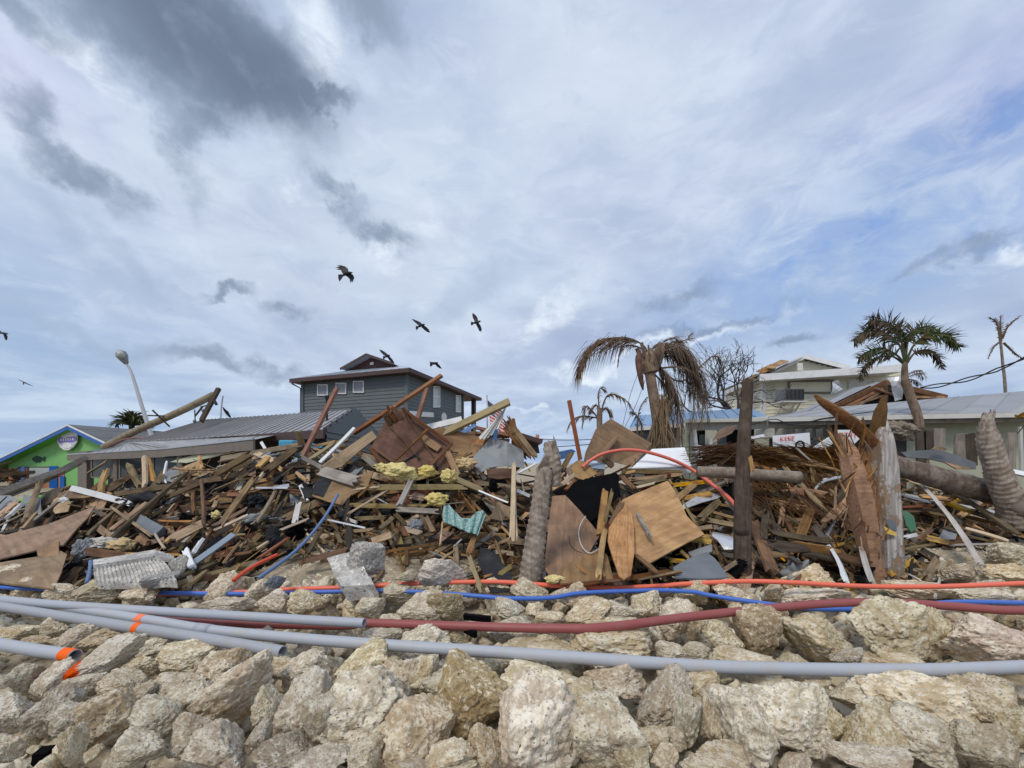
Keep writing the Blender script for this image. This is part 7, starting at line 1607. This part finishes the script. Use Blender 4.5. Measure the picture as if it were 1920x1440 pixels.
def pipes():
    g1 = [(-90, 1112), (0, 1125.5), (133, 1141), (280, 1163), (383, 1180), (500, 1192), (640, 1203.5), (840, 1217), (1040, 1230), (1280, 1247), (1450, 1253.5), (1600, 1256), (1750, 1256), (1920, 1250), (2050, 1242)]
    o, p = conduit('conduit', 'longest grey conduit running across the whole foreground', g1, .078, 'greyc', 'grey conduits', .30)
    best = min(range(len(p)), key=lambda i: abs(960 + F * p[i].x / p[i].y - 270)); a = p[best]; b = p[best + 1]; dv = (b - a).normalized(); mb = MB(); mb.tube([a - dv * .035, a + dv * .035], 0.0405, 16, False); mb.obj('paint_band', M['mark'], o, True)
    best = min(range(len(p)), key=lambda i: abs(960 + F * p[i].x / p[i].y - 385)); a = p[best]; dv = (p[best + 1] - a).normalized(); mb = MB(); mb.tube([a - dv * .07, a + dv * .07], [.0425, .0425], 16); mb.obj('coupling', M['greyc'], o, True)
    g2 = [(-90, 1122), (0, 1137), (133, 1158), (260, 1178), (400, 1200), (530, 1222)]
    o, p = conduit('conduit', 'grey conduit with an open end lying just in front of the longest one', g2, .078, 'greyc', 'grey conduits', .30, open_end=True)
    best = min(range(len(p)), key=lambda i: abs(960 + F * p[i].x / p[i].y - 262)); a = p[best]; dv = (p[best + 1] - a).normalized(); mb = MB(); mb.tube([a - dv * .03, a + dv * .03], 0.0405, 16, False); mb.obj('paint_band', M['mark'], o, True)
    conduit('conduit', 'upper grey conduit that ends over the dark red conduit', [(-90, 1116), (0, 1124), (103, 1133.5), (280, 1145), (467, 1156), (600, 1164), (683, 1168)], .074, 'greyc', 'grey conduits', .33, open_end=True)
    o, p = conduit('conduit', 'short grey conduit with an orange painted open end at the left edge', [(-110, 1190), (0, 1208), (67, 1219), (141, 1229)], .080, 'greyc', 'grey conduits', .30, open_end=True)
    a = p[-1]; dv = (p[-1] - p[-2]).normalized(); mb = MB(); mb.tube([a - dv * .10, a - dv * .005], 0.0415, 16, False); mb.obj('paint_band', M['mark'], o, True)
    conduit('conduit', 'dark red conduit winding over the rocks', [(230, 1158), (300, 1163), (450, 1169), (640, 1173), (683, 1168), (807, 1172), (950, 1176.5), (1023, 1178), (1107, 1178), (1190, 1170), (1280, 1158), (1380, 1147), (1463, 1138.5), (1563, 1131), (1663, 1129), (1780, 1136.5), (1880, 1144), (2000, 1148)], .070, 'darkred', None, ds=[(EYE - zz) * F / (yy - HY) for yy, zz in zip((1158, 1163, 1169, 1173, 1168, 1172, 1176.5, 1178, 1178, 1170, 1158, 1147, 1138.5, 1131, 1129, 1136.5, 1144, 1148), (.20, .20, .20, .22, .24, .27, .30, .32, .34, .34, .35, .36, .36, .37, .37, .37, .37, .37))])
    conduit('conduit', 'thin bright orange conduit lying along the foot of the heap', [(-90, 1044), (0, 1069), (40, 1081), (95, 1104), (150, 1114), (350, 1113), (480, 1109), (520, 1106), (600, 1103), (660, 1101), (773, 1094), (907, 1091), (973, 1093), (1040, 1098), (1140, 1101.5), (1240, 1098.5), (1280, 1095), (1390, 1090), (1480, 1092), (1613, 1099), (1747, 1100), (1913, 1094), (2050, 1088)], .048, 'orange', None, ds=[4.9, 4.6, 4.4, 4.2] + [4.1] * 4 + [4.05] * 9 + [3.95, 3.85, 3.75, 3.7, 3.65, 3.6])
    conduit('conduit', 'thin bright blue conduit weaving between the rocks', [(60, 1104), (135, 1108), (200, 1111), (300, 1112), (390, 1113), (480, 1113), (600, 1110), (690, 1108), (780, 1109.5), (840, 1113), (900, 1118), (955, 1122), (1030, 1121), (1090, 1112), (1180, 1108), (1245, 1107), (1300, 1110), (1330, 1116), (1400, 1127), (1470, 1136), (1540, 1142), (1620, 1142), (1700, 1137), (1790, 1129), (1930, 1131), (2050, 1134)], .044, 'bluec', None, ds=[4.05] * 6 + [3.98] * 2 + [3.92, 3.88, 3.8, 3.72, 3.75, 3.85, 3.9, 3.9, 3.85, 3.8, 3.66, 3.55, 3.5, 3.5, 3.5, 3.5, 3.5, 3.5])
    def on_heap(label, pts, dia, mt, lift, cat='pipe'):
        w = smoothpath([Q(x, y, -lift) for x, y in pts], 7); mb = MB(); mb.tube(w, dia / 2, 10); tag(mb.obj('pipe', M[mt], None, True), label, cat)
    on_heap('faded red conduit arching over the white enamel box', [(1092, 876), (1105, 865), (1125, 853), (1150, 846), (1180, 843.5), (1215, 848), (1260, 862), (1300, 882), (1340, 912), (1365, 932), (1382, 952)], .062, 'salmon', .62, 'conduit')
    on_heap('thin faded blue pipe curving down the middle of the heap', [(633, 927), (622, 948), (607, 972), (583, 1003), (552, 1035), (515, 1063), (486, 1083)], .042, 'blueold', .72)
    on_heap('thin red pipe rising between rocks left of the blue pipe', [(438, 1088), (462, 1070), (490, 1054), (520, 1040)], .042, 'salmon', .6)
    on_heap('pale blue pipe standing beside the lower plywood sheet', [(170, 1052), (169, 1070), (163, 1092)], .04, 'blueold', .55)
    on_heap('pale loop of hose hanging on the tall plywood sheet', [(1098, 968), (1089, 982), (1085, 1000), (1089, 1020), (1098, 1033), (1108, 1037), (1118, 1032), (1130, 1024)], .014, 'hose', .78, 'hose')
    on_heap('thin dark loop of hose below the pale loop', [(1067, 1005), (1069, 1020), (1080, 1032), (1090, 1036)], .010, 'cable', .78, 'hose')
    on_heap('curved white pipe hanging under the broken eave of the low building', [(313, 865), (309, 880), (307, 895), (312, 906)], .035, 'whitepaint', .1)
    on_heap('bent white strip curving beside the palm fibre', [(1520, 935), (1528, 918), (1545, 903), (1575, 896)], .05, 'metal', .6)
    # black bracket lying on the gravel
    for i, (x0, y0, x1, y1) in enumerate(((870, 1156, 920, 1161), (872, 1180, 892, 1190))):
        o = board('bracket', G(x0, y0, .25), G(x1, y1, .25), .05, .03, M['black'], roll=.6); tag(o, ['black metal angle lying behind the dark red conduit', 'short black metal piece in front of the dark red conduit'][i], 'metal piece')
    o = board('bracket', G(60, 1425, .12), G(100, 1420, .12), .1, .05, M['black'], roll=.6, rough=.03); tag(o, 'black rubber scrap between the stones at the lower left corner', 'scrap')
pipes()
